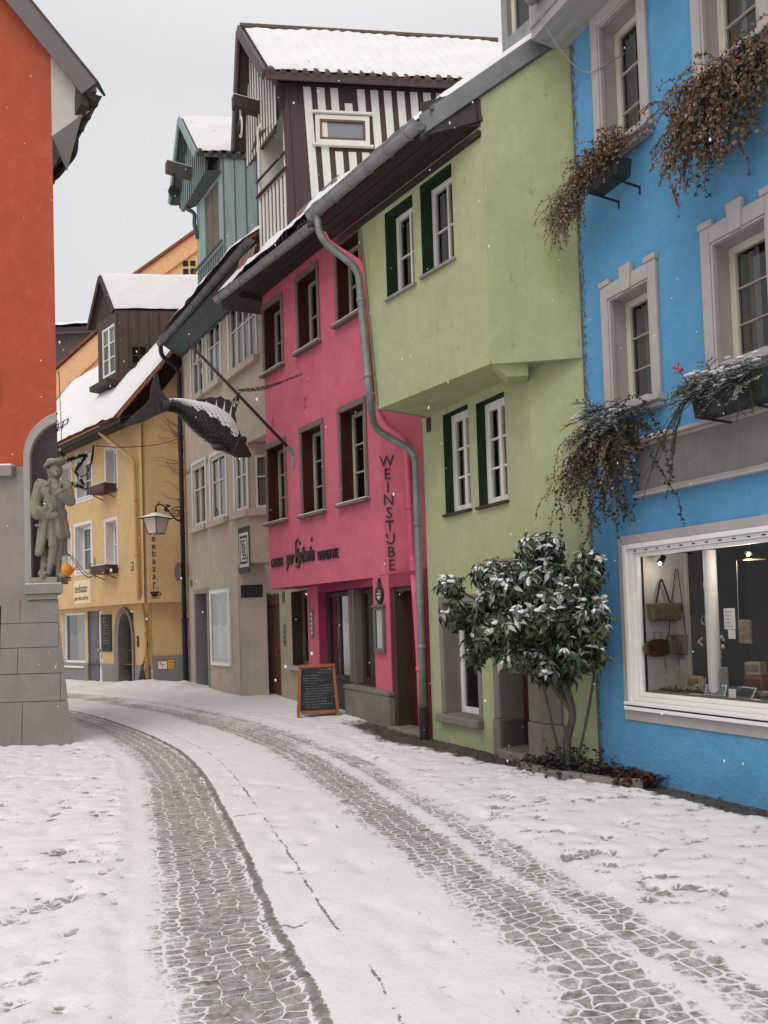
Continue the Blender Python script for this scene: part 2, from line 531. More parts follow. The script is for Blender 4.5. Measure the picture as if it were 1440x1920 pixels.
cellv = t.new('SeparateColor'); t.link(vc.outputs['Color'], cellv.inputs[0])
cell = t.ramp(cellv.outputs[0], [(0.0, S(112, 105, 95)), (.5, S(136, 128, 116)), (1.0, S(152, 143, 129))])
cell = t.mix(joint, cell, S(84, 79, 73))
stone_n = t.noise(55, detail=5, rough=.7)
stc = t.mix(.55, cell, t.ramp(stone_n, [(.3, S(86, 81, 74)), (.75, S(150, 143, 132))]), 'MULTIPLY')
stc = t.mix(.55, stc, cell)
mud = t.noise(1.1, detail=5)
stc = t.mix(t.math('MULTIPLY', t.ramp(mud, [(.4, 0.0), (.7, 1.0)]), .45), stc, S(112, 100, 82))
wet = t.ramp(at, [(0.0, 1.0), (.06, 0.0)])
stc = t.mix(t.math('MULTIPLY', wet, .5), stc, S(30, 26, 22))
dust = t.noise(14, detail=6, rough=.8)
stc = t.mix(t.math('MULTIPLY', t.math('MULTIPLY', t.ramp(dust, [(.36, 0.0), (.70, 1.0)]), t.math('SUBTRACT', 1.0, wet)), .62), stc, (.7, .68, .68))
fine = t.noise(38, detail=6, rough=.75)
mid = t.noise(9, detail=4, rough=.6)
s = t.math('ADD', at, t.math('MULTIPLY', joint, .42))
s = t.math('ADD', s, t.math('MULTIPLY', t.math('SUBTRACT', fine, .5), .95))
s = t.math('ADD', s, t.math('MULTIPLY', t.math('SUBTRACT', mid, .5), .45))
sx = t.new('SeparateXYZ'); t.link(uv, sx.inputs[0]); lu, lv_ = sx.outputs[0], sx.outputs[1]
wob2 = t.math('MULTIPLY', t.math('SUBTRACT', t.noise(5, detail=5, rough=.7), .5), .07)
lb = t.noise(2.3, detail=5, rough=.7)
def drain(pos, half, soft, lo, hi, amt):
    d = t.math('ABSOLUTE', t.math('SUBTRACT', t.math('ADD', lu, wob2), pos))
    m = t.math('SUBTRACT', 1.0, t.math('DIVIDE', t.math('SUBTRACT', d, half), soft), True); m = t.math('MINIMUM', m, 1.0)
    return t.math('MULTIPLY', t.math('MULTIPLY', m, t.ramp(lb, [(lo, 0.0), (hi, 1.0)])), amt)
dr = t.math('MAXIMUM', drain(-.015, .010, .024, .20, .34, .85), t.math('MAXIMUM', drain(.27, .003, .012, .40, .55, .62), drain(.74, .002, .010, .47, .62, .5)))
jd = t.math('ABSOLUTE', t.math('SUBTRACT', t.math('FRACT', t.math('DIVIDE', t.math('ADD', lv_, wob2), 1.18)), .5))
jm = t.math('MULTIPLY', t.math('LESS_THAN', jd, .010), t.math('MULTIPLY', t.math('GREATER_THAN', lu, .01), t.math('LESS_THAN', lu, .26)))
dr = t.math('MAXIMUM', dr, t.math('MULTIPLY', jm, t.ramp(t.noise(1.3, detail=2), [(.48, 0.0), (.56, .5)])))
s = t.math('SUBTRACT', s, dr)
dark_edge = t.math('MULTIPLY', dr, .40)
sf = t.ramp(s, [(.52, 0.0), (.70, 1.0)])
snc = t.ramp(t.noise(3.2, detail=6), [(.3, (.74, .71, .70)), (.7, (.81, .78, .77))])
stc = t.mix(dark_edge, stc, S(58, 53, 48))
c = t.mix(sf, stc, snc)
h = t.math('ADD', t.math('MULTIPLY', t.math('MULTIPLY', t.math('SUBTRACT', 1.0, joint), .35), t.math('SUBTRACT', 1.0, sf)), t.math('MULTIPLY', sf, .6))
nb = t.bump(h, .55, .012)
nb = t.bump(t.noise(26, detail=5, rough=.65), .45, .016, nb)
nb = t.bump(t.noise(150, detail=2), .2, .003, nb)
t.done(c, t.math('ADD', .62, t.math('MULTIPLY', sf, .25)), nb, .3)
street = numpy_mesh('street', np.stack([X, Y, Z], -1).reshape(-1, 3), F, t.m, smooth=True)
tag(street, kind='structure', label='snow covered cobbled lane with bare wheel tracks curving left')
a = street.data.attributes.new('snow_cover', 'FLOAT', 'POINT'); a.data.foreach_set('value', snowv.astype(np.float32).ravel())
a = street.data.attributes.new('road', 'FLOAT_VECTOR', 'POINT')
a.data.foreach_set('vector', np.stack([U, V, U * 0], -1).astype(np.float32).ravel())
g = MB(); g.quad((-400, -400, -.06), (400, -400, -.06), (400, 400, -.06), (-400, 400, -.06))
tag(g.build('ground', M['snow']), kind='structure', label='snow covered ground beyond the lane')

# ------------------------------------------------------------------ building pieces
def window(parent, fm, x0, x1, z0, z1, y, mat, fw=.055, cols=2, rows=2, bar=.022, curtain=None, name='window',
           glass=None, rail=None, mull=None, deep=.5, thick=.06, room=True):
    """Window frame set at depth y, with pane, curtain and the dark room behind it as sub-parts."""
    b = MB()
    b.ring(x0, x1, z0, z1, fw, y, y + thick, wt=fw * 1.1, wb=fw * 1.25)
    ix0, ix1, iz0, iz1 = x0 + fw, x1 - fw, z0 + fw * 1.25, z1 - fw * 1.1
    mu = mull if mull else bar
    for i in range(1, cols):
        c = ix0 + (ix1 - ix0) * i / cols
        b.box(c - mu / 2, c + mu / 2, y + .004, y + thick - .006, iz0, iz1)
    rs = rail if rail else [i / rows for i in range(1, rows)]
    segs = [ix0 + (ix1 - ix0) * i / cols for i in range(cols + 1)]
    for r in rs:
        c = iz0 + (iz1 - iz0) * r
        for i in range(cols):
            a = segs[i] + (mu / 2 if i else 0); d = segs[i + 1] - (mu / 2 if i < cols - 1 else 0)
            b.box(a, d, y + .010, y + thick - .012, c - bar / 2, c + bar / 2)
    o = b.build(name, mat, parent, fm, bevel=.004)
    p = MB(); p.quad((ix0, y + .035, iz0), (ix1, y + .035, iz0), (ix1, y + .035, iz1), (ix0, y + .035, iz1))
    p.build('pane', glass or M['glass'], o, fm)
    if curtain:
        spans = curtain[1]; k = MB()
        for a, c in spans:
            xa = ix0 + (ix1 - ix0) * a; xb = ix0 + (ix1 - ix0) * c; n = max(6, int((xb - xa) / .02))
            ht = curtain[2] if len(curtain) > 2 else 1.0
            zb = iz0 + (iz1 - iz0) * (1 - ht)
            for i in range(n):
                p0, p1 = xa + (xb - xa) * i / n, xa + (xb - xa) * (i + 1) / n
                w0 = y + .10 + .018 * math.sin(p0 * 90) + .012 * math.sin(p0 * 41); w1 = y + .10 + .018 * math.sin(p1 * 90) + .012 * math.sin(p1 * 41)
                k.quad((p0, w0, zb), (p1, w1, zb), (p1, w1, iz1), (p0, w0, iz1))
        k.build('curtain', curtain[0], o, fm, smooth=True)
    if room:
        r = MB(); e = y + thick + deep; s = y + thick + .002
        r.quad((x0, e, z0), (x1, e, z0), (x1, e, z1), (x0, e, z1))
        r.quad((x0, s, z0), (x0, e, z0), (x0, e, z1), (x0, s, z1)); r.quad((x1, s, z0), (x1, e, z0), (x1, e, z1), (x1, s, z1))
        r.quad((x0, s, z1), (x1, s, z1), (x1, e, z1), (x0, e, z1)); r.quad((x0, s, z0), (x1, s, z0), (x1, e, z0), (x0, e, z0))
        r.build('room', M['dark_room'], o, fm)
    return o


def half_round(b, p, q, r=.075, rings=5):
    """Half-round gutter with beaded lip, bracket straps and stop ends."""
    p = Vector(p); q = Vector(q); d = (q - p).normalized(); out = d.cross(Vector((0, 0, 1))).normalized(); n = 9
    rows = []
    for e in (p, q):
        rows.append([e + out * (-math.cos(PI * i / n) * r) + Vector((0, 0, -math.sin(PI * i / n) * r)) for i in range(n + 1)])
    b.add(rows[0] + rows[1], [(i, i + 1, n + 2 + i, n + 1 + i) for i in range(n)])
    k = r - .006
    rows = []
    for e in (p, q):
        rows.append([e + out * (-math.cos(PI * i / n) * k) + Vector((0, 0, -math.sin(PI * i / n) * k)) for i in range(n + 1)])
    b.add(rows[0] + rows[1], [(i, i + 1, n + 2 + i, n + 1 + i) for i in range(n)])
    for e in (p, q):
        b.quad(*[e + out * (-math.cos(PI * i / n) * r) + Vector((0, 0, -math.sin(PI * i / n) * r)) for i in range(n + 1)])
    for s in (-1, 1): b.tube([p + out * r * s, q + out * r * s], .012, 6)
    for j in range(rings):
        e = p.lerp(q, (j + .5) / rings)
        b.tube([e + out * (-math.cos(PI * i / n) * (r + .006)) + Vector((0, 0, -math.sin(PI * i / n) * (r + .006))) for i in range(n + 1)], .008, 5)
    return b


def smooth_path(pts, rad=.12, k=5):
    """Round the corners of a pipe run."""
    P = [Vector(p) for p in pts]; o = [P[0]]
    for a, b, c in zip(P, P[1:], P[2:]):
        r1 = min(rad, (b - a).length * .45); r2 = min(rad, (c - b).length * .45)
        s = b + (a - b).normalized() * r1; e = b + (c - b).normalized() * r2
        for i in range(k + 1):
            t = i / k; o.append(s * (1 - t) ** 2 + b * 2 * t * (1 - t) + e * t * t)
    return o + [P[-1]]


def pipe(name, mat, parent, pts, r, m=None, joints=()):
    b = MB(); b.tube(smooth_path(pts, r * 3), r, 12)
    P = [Vector(p) for p in pts]
    for i, t in joints:
        e = P[i].lerp(P[i + 1], t); d = (P[i + 1] - P[i]).normalized()
        b.tube([e - d * .03, e + d * .03], r * 1.16, 12)
    return b.build(name, mat, parent, m, smooth=True)


_fonts = {}


def lettering(text, size, mat, parent, m, name='lettering', depth=.006, bold=0.0, sx=1.0, align='LEFT', spacing=1.0, shear=0.0):
    """Letters as solid geometry standing on the x/z plane of frame m, facing -y."""
    cu = bpy.data.curves.new('text', 'FONT'); cu.body = text; cu.size = size; cu.extrude = depth / 2; cu.offset = bold
    cu.align_x = align; cu.space_character = spacing; cu.shear = shear; cu.resolution_u = 3
    ob = bpy.data.objects.new('text', cu); COL.objects.link(ob)
    dg = bpy.context.evaluated_depsgraph_get(); me = bpy.data.meshes.new_from_object(ob.evaluated_get(dg))
    bpy.data.objects.remove(ob)
    me.transform(Matrix.Diagonal((sx, 1, 1, 1)))
    me.transform(Matrix.Rotation(PI / 2, 4, 'X'))
    me.name = name; me.materials.clear(); me.materials.append(mat)
    o = bpy.data.objects.new(name, me); COL.objects.link(o)
    return place(o, parent, m)


def at(m, x, y, z, rz=0):
    return m @ Matrix.Translation((x, y, z)) @ Matrix.Rotation(rz, 4, 'Z')


def snow_slab(parent, m, quad, th=.09, amp=.03, nu=40, nv=14, name='snow', wave=0.0, ragged=.05, mat=None, lift=.004):
    """Lumpy sheet of snow on a roof plane. quad = eave-left, eave-right, ridge-right, ridge-left."""
    q = [Vector(p) for p in quad]; nrm = (q[1] - q[0]).cross(q[3] - q[0]).normalized()
    if nrm.z < 0: nrm = -nrm
    vs = []; dl = (q[3] - q[0]).normalized(); lu = (q[1] - q[0]).length
    for j in range(nv + 1):
        for i in range(nu + 1):
            u, v = i / nu, j / nv
            p = q[0].lerp(q[1], u).lerp(q[3].lerp(q[2], u), v)
            h = th * (.75 + .5 * mnoise.noise(p * 1.7)) + amp * mnoise.noise(p * 5)
            if wave: h += wave * math.cos(2 * PI * u * lu / .22)
            e = min(1, min(u, 1 - u) * 14) ** .5 * min(1, v * nv * .5 + .35) ** .7 * min(1, (1 - v) * 9 + .15) ** .5
            p = p + nrm * (lift + h * e)
            if j == 0: p = p - dl * ragged * (.5 + mnoise.noise(Vector((u * lu * 2.4, 3, 1))) + (.5 * math.cos(2 * PI * u * lu / .22) if wave else 0))
            vs.append(p)
    n = nu + 1
    fs = [(j * n + i, j * n + i + 1, (j + 1) * n + i + 1, (j + 1) * n + i) for j in range(nv) for i in range(nu)]
    b = MB(); b.add(vs, fs)
    o = b.build(name, mat or M['snow'], parent, m, smooth=True)
    return o


def tile_row(b, p, q, up_dir, r=.055, pitch=.2, ln=.35):
    """Row of half-round cover tiles ending at an eave."""
    p = Vector(p); q = Vector(q); d = (q - p); n = int(d.length / pitch); d.normalize(); u = Vector(up_dir).normalized()
    for i in range(n + 1):
        e = p + d * (i * pitch + random.uniform(-.008, .008))
        b.tube([e - u * .03, e + u * ln], r * random.uniform(.93, 1.07), 8)
    return b

# ================================================================== blue house
BL = frame((2.12, 7.6), 153)
blue = thing('blue_house', 'bright blue rendered house with grey window surrounds and a wide shop window', 'house', BL)
M['blue'] = stucco('blue_render', S(92, 150, 190), 70, .5, .10, .18, S(40, 60, 70), .22, lumps=.75, edge=.17)
M['curtain_shop'] = plain('shop_wall_white', (.70, .67, .63), .9, .05)
b = MB()
holes = [(.42, .94, 6.08, 7.4, .2, 1), (1.61, 2.14, 6.08, 7.4, .2, 1), (.41, .93, 3.57, 4.66, .2, 1), (1.6, 2.12, 3.6, 4.66, .2, 1),
         (2.9, 3.43, 6.08, 7.4, .2, 1), (2.9, 3.42, 3.6, 4.66, .2, 1), (.46, 3.3, .69, 2.24, .12, 1)]
b.wall(0, 6.5, -.1, 7.62, holes)
b.quad((0, 0, -.1), (0, 0, 7.62), (0, 7, 7.62), (0, 7, -.1)); b.quad((6.5, 0, -.1), (6.5, 0, 7.62), (6.5, 7, 7.62), (6.5, 7, -.1))
b.quad((0, 7, -.1), (0, 7, 7.62), (6.5, 7, 7.62), (6.5, 7, -.1))
b.build('wall', [M['blue'], M['grey_reveal']], blue, BL)
b = MB(); b.prism([(-.12, -.5, 7.92), (6.6, -.5, 7.92), (6.6, 3.4, 11.2), (-.12, 3.4, 11.2)], (0, 0, .12))
b.prism([(-.12, 3.4, 11.2), (6.6, 3.4, 11.2), (6.6, 7.3, 7.9), (-.12, 7.3, 7.9)], (0, 0, .12))
rf = b.build('roof', M['red_tile'], blue, BL)
snow_slab(rf, BL, [(-.12, -.52, 8.04), (6.6, -.52, 8.04), (6.6, 3.4, 11.32), (-.12, 3.4, 11.32)], .1)
M['eave_board'] = peeling('pale_eave_boards', (.38, .37, .35), (.16, .15, .13), .62, 'x')
b = MB(); b.box(-.10, 6.5, -.42, -.002, 7.52, 7.62); b.box(-.10, 6.5, -.44, .0, 7.625, 7.90)
b.build('eave', M['eave_board'], blue, BL)
b = MB(); half_round(b, (.02, -.53, 7.84), (6.5, -.53, 7.9), .085, 7); b.build('gutter', M['zinc'], blue, BL)
b = MB(); pts = [(.10, -.50, 7.72), (.16, -.45, 7.45), (.22, -.25, 7.16), (.33, -.10, 6.98), (.5, .0, 6.98), (.6, .14, 7.06)]
b.tube([Vector(p) for p in catmull(pts, 6)], .006, 5); b.build('cable', M['zinc'], blue, BL)


def blue_window(x0, x1, z0, z1, key, curt, sill_snow=False):
    s = MB()
    a, c, d, e = x0 - .09, x1 + .09, z0 - .02, z1 + .14
    s.box(a, x0, -.04, -.001, d, e); s.box(x1, c, -.04, -.001, d, e); s.box(x0, x1, -.04, -.001, z1, e)
    s.box(x0, x0 + .022, -.028, .03, z0 + .03, z1 - .001); s.box(x1 - .022, x1, -.028, .03, z0 + .03, z1 - .001)
    s.box(x0 + .022, x1 - .022, -.028, .03, z1 - .022, z1 - .001)
    if key:
        m = (x0 + x1) / 2
        s.prism([(m - .05, -.062, z1 - .015), (m + .05, -.062, z1 - .015), (m + .075, -.062, e + .09), (m - .075, -.062, e + .09)], (0, .060, 0))
        for u, v in ((a - .012, a + .13), (c - .13, c + .012)): s.box(u, v, -.052, -.001, e + .0005, e + .055)
    o = window(blue, BL, x0, x1, z0, z1, .2, M['cream_paint'], .055, 1, 3, .007, (M['curtain_dark'], curt))
    s.build('surround', M['grey_trim'], o, BL, bevel=.006)
    s = MB(); s.box(a - .05, c + .05, -.13, -.001, d - .06, d - .001); s.box(a - .02, c + .02, -.08, -.001, d - .105, d - .0605)
    s.box(x0, x1, -.10, .195, d, d + .028)
    s.build('sill', M['grey_trim'], o, BL, bevel=.008)
    return o


blue_window(.42, .94, 6.08, 7.4, False, [(0, .34), (.62, 1)])
blue_window(1.61, 2.14, 6.08, 7.4, False, [(0, .36), (.7, 1)])
blue_window(2.9, 3.43, 6.08, 7.4, False, [(0, .4), (.7, 1)])
blue_window(.41, .93, 3.57, 4.66, True, [(0, 1)])
blue_window(1.6, 2.12, 3.6, 4.66, True, [(0, .40), (.8, 1)])
blue_window(2.9, 3.42, 3.6, 4.66, True, [(0, .40), (.8, 1)])
# fascia band over the shop
M['fascia'] = stucco('grey_fascia_board', S(132, 130, 126), 50, .1, .12, .6, (.10, .09, .08), .25)
b = MB(); b.box(.72, 6.4, -.03, -.001, 2.72, 3.12)
fp = b.build('fascia_panel', M['fascia'], blue, BL)
b = MB()
for z, h, d in ((3.121, .030, .06), (3.152, .035, .10), (2.66, .028, .085), (2.689, .030, .055)):
    b.box(.68, 6.4, -d, -.001, z, z + h)
b.build('moulding', M['grey_trim'], fp, BL, bevel=.006)
b = MB()
for a, c in ((.74, .98), (1.02, 1.13), (2.3, 3.4)):
    b.box(a, c, -.095, -.004, 3.188, 3.204)
tag(b.build('snow', M['snow'], fp, BL, bevel=.007), kind='stuff')
# shop window
b = MB(); x1 = 3.36
b.box(.40, .46, -.02, -.001, .565, 2.325); b.box(.46, x1, -.02, -.001, 2.24, 2.325); b.box(.46, x1, -.02, -.001, .565, .675)
b.box(x1, x1 + .06, -.02, -.001, .565, 2.325)
sw = MB()
sw.ring(.462, x1 - .062, .70, 2.238, .045, -.035, .10, wb=.05); sw.ring(.508, x1 - .108, .751, 2.192, .04, .005, .09, wb=.04)
sw.ring(.549, x1 - .149, .792, 2.151, .035, .035, .085, wb=.04)
sw.box(.44, x1 - .04, -.07, -.0365, .716, .745); sw.box(.44, x1 - .04, -.07, -.03, .668, .700)
shop = sw.build('shop_window', M['fresh_white'], blue, BL, bevel=.005)
b.build('surround', M['grey_trim'], shop, BL, bevel=.004)
b = MB(); b.box(.45, x1 - .05, -.05, -.031, .7005, .7155); b.build('drip_groove', M['black'], shop, BL)
b = MB()
for i in range(19): b.box(.58 + i * .135, .61 + i * .135, .0005, .006, 2.166, 2.176)
b.build('air_slots', M['black'], shop, BL)
b = MB(); b.quad((.58, .07, .83), (3.16, .07, .83), (3.16, .07, 2.12), (.58, .07, 2.12)); b.build('pane', glass_mat('shop_glass', (.95, .95, .95), .42), shop, BL)
b = MB(); b.lathe([(.055, .835), (.055, 2.118)], (1.25, .22, 0), 18); b.build('column', M['fresh_white'], shop, BL, smooth=True)
b = MB()
b.quad((.50, .1, .82), (3.2, .1, .82), (3.2, 1.6, .82), (.50, 1.6, .82))
b.quad((.50, .1, 2.16), (3.2, .1, 2.16), (3.2, 1.6, 2.16), (.50, 1.6, 2.16))
b.quad((.56, 1.6, .82), (3.2, 1.6, .82), (3.2, 1.6, 2.16), (.56, 1.6, 2.16)); b.quad((.562, .7, .82), (.562, 1.6, .82), (.562, 1.6, 2.16), (.562, .7, 2.16)); b.quad((3.2, .1, .82), (3.2, 1.6, .82), (3.2, 1.6, 2.16), (3.2, .1, 2.16))
b.cur = 1; b.quad((.595, .10, .82), (.595, .66, .82), (.595, .66, 2.16), (.595, .10, 2.16)); b.box(.57, .60, .66, .70, .82, 2.16)
b.build('display_room', [plain('shop_back', (.045, .036, .034), .8), M['curtain_shop']], shop, BL)
M['shelf_cloth'] = plain('olive_shelf_cloth', (.22, .20, .12), .9, .2, 14)
b = MB(); b.box(.60, 3.19, .10, .75, .821, .845); b.build('display_shelf', M['shelf_cloth'], shop, BL)
# goods in the window -------------------------------------------------
M['bag_cloth'] = plain('woven_bag_cloth', (.20, .16, .10), .9, .5, 26, .5)
M['bag_gold'] = plain('gold_leaf_print', (.42, .33, .16), .7, .3, 30)
M['leather'] = plain('dark_leather', (.02, .014, .012), .5)
LW = BL @ Matrix.Translation((.61, 0, 0)) @ Matrix.Rotation(PI / 2, 4, 'Z')      # left wall of the display: x = depth into shop, -y into the room


def on_wall(u, z): return LW @ Matrix.Translation((u, 0, z))


t = thing('handbag', 'brown and gold patterned handbag with a dark handle hung on the white shop wall', 'handbag', on_wall(.30, 1.5))
b = MB(); b.prism([(-.22, -.005, .17), (.22, -.005, .17), (.185, -.005, 0), (-.175, -.005, 0)], (0, -.07, 0)); b.build('bag_body', M['bag_cloth'], t, None, bevel=.015)
b = MB(); b.lathe([(.0, -.078), (.075, -.078), (.075, -.072)], (0, 0, 0), 16)
o = b.build('gold_print', M['bag_gold'], t, WM[t] @ Matrix.Translation((-.10, 0, .085)) @ Matrix.Rotation(PI / 2, 4, 'X') @ Matrix.Rotation(PI, 4, 'Y') @ Matrix.Translation((0, 0, 0)))
o.matrix_basis = Matrix.Translation((-.10, 0, .085)) @ Matrix.Rotation(-PI / 2, 4, 'X') @ Matrix.Scale(-1, 4, (0, 0, 1)); WM[o] = WM[t] @ o.matrix_basis
b = MB(); b.tube(smooth_path([(-.11, -.04, .165), (-.03, -.04, .42), (.08, -.04, .165)], .05), .009, 6); b.build('handle', M['leather'], t)
t = thing('handbag', 'small grey brown shoulder bag on a long thin strap, lower bag on the shop wall', 'handbag', on_wall(.46, 1.16))
b = MB(); b.prism([(-.13, -.005, .20), (.13, -.005, .20), (.12, -.005, 0), (-.09, -.005, .02)], (0, -.05, 0)); b.build('bag_body', M['bag_cloth'], t, None, bevel=.012)
b = MB(); b.tube([(-.11, -.03, .2), (-.05, -.03, .52), (.02, -.03, .84), (.05, -.03, .84), (.09, -.03, .5), (.12, -.03, .2)], .005, 5); b.build('strap', M['leather'], t)
M['oval_wood'] = wood('varnished_oval_board', (.13, .07, .035), .4, axis='x')
t = thing('sign', 'oval varnished wooden name board hanging low on the shop wall', 'sign', on_wall(.22, 1.245))
b = MB(); b.prism([(.20 * math.cos(k * PI / 12), -.005, .085 * math.sin(k * PI / 12)) for k in range(24)], (0, -.018, 0)); b.build('board', M['oval_wood'], t, None, bevel=.004)
b = MB(); b.tube([(-.04, -.012, .07), (-.04, -.012, .15), (.05, -.012, .15), (.05, -.012, .07)], .003, 4); b.build('hanger', M['iron'], t)
lettering('Be', .085, M['black'], t, WM[t] @ Matrix.Translation((-.13, -.024, -.03)), depth=.002)
for i, (u, z, l) in enumerate(((.29, 1.02, .30), (.47, 1.02, .22))):
    t = thing('necklace', ('pendant necklace hanging in front of the oval board', 'pendant necklace hanging below the small shoulder bag')[i], 'necklace', on_wall(u, z), 'necklaces in the shop window')
    b = MB(); b.tube([(-.04, -.03, l), (0, -.03, .02), (.04, -.03, l)], .0025, 4); b.build('chain', M['leather'], t)
    b = MB(); b.ball((0, -.03, 0), .022, 8, 6, (.8, .5, 1.2)); b.build('pendant', M['bag_gold'], t, smooth=True)
M['silver'] = plain('silver_wire', (.55, .53, .5), .35, .1, 5, .05, .5, .8)
t = thing('necklace', 'silver chain necklace with wire loops hanging beside the white column', 'necklace', at(BL, 1.10, .33, 1.40), 'necklaces in the shop window')
b = MB()
for dx in (-.02, .01, .035): b.tube([(dx, 0, .45), (dx * .4 + .01, 0, .2), (dx * 1.4, 0, .08)], .003, 4)
for cx, cz in ((-.03, .10), (.045, .08), (.02, -.0)):
    b.tube([(cx + .028 * math.cos(k), 0, cz + .04 * math.sin(k)) for k in np.linspace(0, 2 * PI, 10)], .003, 4)
b.build('chain', M['silver'], t)
t = thing('lamp', 'small lit spot lamp at the left end of the shop ceiling', 'lamp', at(BL, .72, .22, 2.10), 'spot lamps in the shop window')
glow = emit_mat('lit_bulb', (1, .86, .62), 12)


def spot(t):
    b = MB(); b.tube([(0, 0, .055), (0, 0, .0)], .012, 8); b.tube([(0, .03, .01), (0, -.03, -.05)], [.02, .034], 10); b.build('spot_body', M['black'], t)
    b = MB(); b.ball((0, -.034, -.056), .015, 8, 6); b.build('bulb', glow, t, smooth=True)


spot(t)
t = thing('lamp', 'lit spot lamp with brass plate high in the right half of the shop window', 'lamp', at(BL, 1.64, .25, 2.10), 'spot lamps in the shop window'); spot(t)
b = MB(); b.lathe([(.001, 0), (.09, 0), (.09, .008), (.001, .008)], (0, .04, -.10), 18); b.build('brass_plate', M['bag_gold'], t)
for x, y in ((.80, .26), (1.64, .25)):
    li = bpy.data.lights.new('spot_light', 'POINT'); li.energy = 1.1 if x < 1 else 5; li.color = (1, .88, .74); li.shadow_soft_size = .03
    lo = bpy.data.objects.new('spot_light', li); COL.objects.link(lo); lo.location = BL @ Vector((x, y - .05, 1.98))
M['paper'] = plain('white_card', (.75, .74, .71), .8, .04)
t = thing('price_card', 'white handwritten price card hung inside the shop glass', 'price card', at(BL, 1.46, .18, 1.42))
b = MB(); b.box(-.055, .055, -.004, 0, 0, .18); b.build('card', M['paper'], t, bevel=.002)
b = MB()
for i in range(5): b.tube([(-.04 + .01 * k, -.006, .15 - i * .03 + .008 * math.sin(k * 2.1 + i)) for k in range(int(rng.integers(5, 9)))], .0018, 4)
b.build('lettering', M['black'], t)
b = MB(); b.box(-.02, .05, -.003, .0, -.08, -.004); b.build('small_tag', M['paper'], t)
t = thing('pouch', 'small floral phone pouch on a cord right of the price card', 'pouch', at(BL, 1.60, .2, 1.30))
M['floral'] = plain('floral_cloth', (.22, .15, .10), .9, .7, 22)
b = MB(); b.box(-.06, .06, -.03, 0, 0, .20); b.build('pouch_body', M['floral'], t, None, bevel=.012)
b = MB(); b.tube([(-.06, -.015, .18), (-.05, -.015, .7)], .003, 4); b.build('cord', M['silver'], t)
for i, (x, y, w_, h, d, c, l) in enumerate(((1.47, .42, .15, .11, .10, (.34, .27, .17), 'yellowish tin box standing on the dark red box'),
                                          (1.47, .42, .17, .17, .12, (.20, .06, .055), 'dark red box on the shop shelf behind the column'),
                                          (1.30, .20, .02, .24, .12, (.45, .40, .33), 'narrow cream book leaning behind the white column'),
                                          (.92, .35, .17, .14, .03, (.34, .22, .10), 'small ochre picture on the shelf under the bags'))):
    t = thing(('tin_box', 'gift_box', 'book', 'picture_frame')[i], l, ('box', 'box', 'book', 'picture')[i], at(BL, x, y, .846 + (.172 if i == 0 else 0)))
    b = MB(); b.box(-w_ / 2, w_ / 2, 0, d, 0, h); b.build('body', plain('goods_%d' % i, c, .7, .25, 20), t, None, bevel=.006)
    b = MB(); b.box(-w_ / 2 + .012, w_ / 2 - .012, -.004, -.001, h * .25, h * .8); b.build('label', plain('goods_label_%d' % i, tuple(k * .5 for k in c), .8, .5, 40), t)
for i, (x, y, rz, c, l) in enumerate(((1.28, .17, .3, (.16, .20, .25), 'grey blue postcard propped at the foot of the column'), (1.58, .16, -.3, (.05, .05, .05), 'dark framed postcard tilted on the shop shelf'))):
    t = thing('postcard', l, 'postcard', at(BL, x, y, .846, rz))
    b = MB(); b.prism([(-.09, 0, 0), (.09, 0, 0), (.09, .05, .09), (-.09, .05, .09)], (0, .006, -.003)); b.build('card', M['paper'], t)
    b = MB(); b.prism([(-.08, -.002, .008), (.08, -.002, .008), (.08, .042, .082), (-.08, .042, .082)], (0, -.002, .001)); b.build('print', plain('print_%d' % i, c, .5, .5, 30), t)
for i, (x, y, rz, l) in enumerate(((1.12, .125, .2, 'white name card lying flat in front of the jewellery'), (1.50, .115, 0, 'white name card standing upright at the shop glass'), (1.72, .12, -.5, 'white name card lying askew near the right of the shelf'))):
    t = thing('name_card', l, 'card', at(BL, x, y, .846, rz), 'white name cards along the shop glass')
    b = MB()
    if i == 1: b.box(-.035, .035, 0, .004, 0, .075)
    else: b.box(-.06, .06, -.02, .03, 0, .004)
    b.build('card', M['paper'], t)
t = thing('bead_tray', 'dark tray heaped with beads and bracelets on the shop shelf', 'jewellery tray', at(BL, .86, .24, .846))
b = MB(); b.box(-.2, .24, -.07, .09, 0, .018); b.build('tray', M['leather'], t, bevel=.004)
b = MB()
for i in range(130): b.ball((random.uniform(-.19, .23), random.uniform(-.06, .08), .022 + random.random() * .02), random.uniform(.006, .013), 6, 4)
M['beads_mix'] = leaf_mat('bead_glaze', [(.35, .22, .10), (.5, .47, .42), (.08, .06, .05), (.4, .3, .15)], .3); b.build('beads', M['beads_mix'], t, smooth=True)
t = thing('jewellery_stand', 'pale twig jewellery stand with gold wire beside the column', 'jewellery stand', at(BL, 1.10, .25, .846))
b = MB()
for i in range(16):
    a = random.uniform(0, 2 * PI); r = random.uniform(.05, .13)
    b.tube([(0, 0, .0), (r * .5 * math.cos(a), r * .35 * math.sin(a), .07), (r * math.cos(a), r * .6 * math.sin(a), random.uniform(.03, .14))], .005, 5)
b.build('twigs', plain('pale_gold_twig', (.50, .42, .28), .5), t)
t = thing('orchid', 'white orchid spray standing dark in the shop behind the column', 'orchid', at(BL, .96, .60, .846))
b = MB(); b.tube([(0, 0, 0), (-.02, 0, .3), (.03, -.02, .5)], .004, 5); b.build('stem', plain('orchid_stem', (.06, .10, .03)), t)
b = MB()
for i in range(26): b.ball((random.uniform(-.05, .09), random.uniform(-.05, .02), random.uniform(.22, .50)), random.uniform(.014, .026), 7, 5, (1, .6, 1))
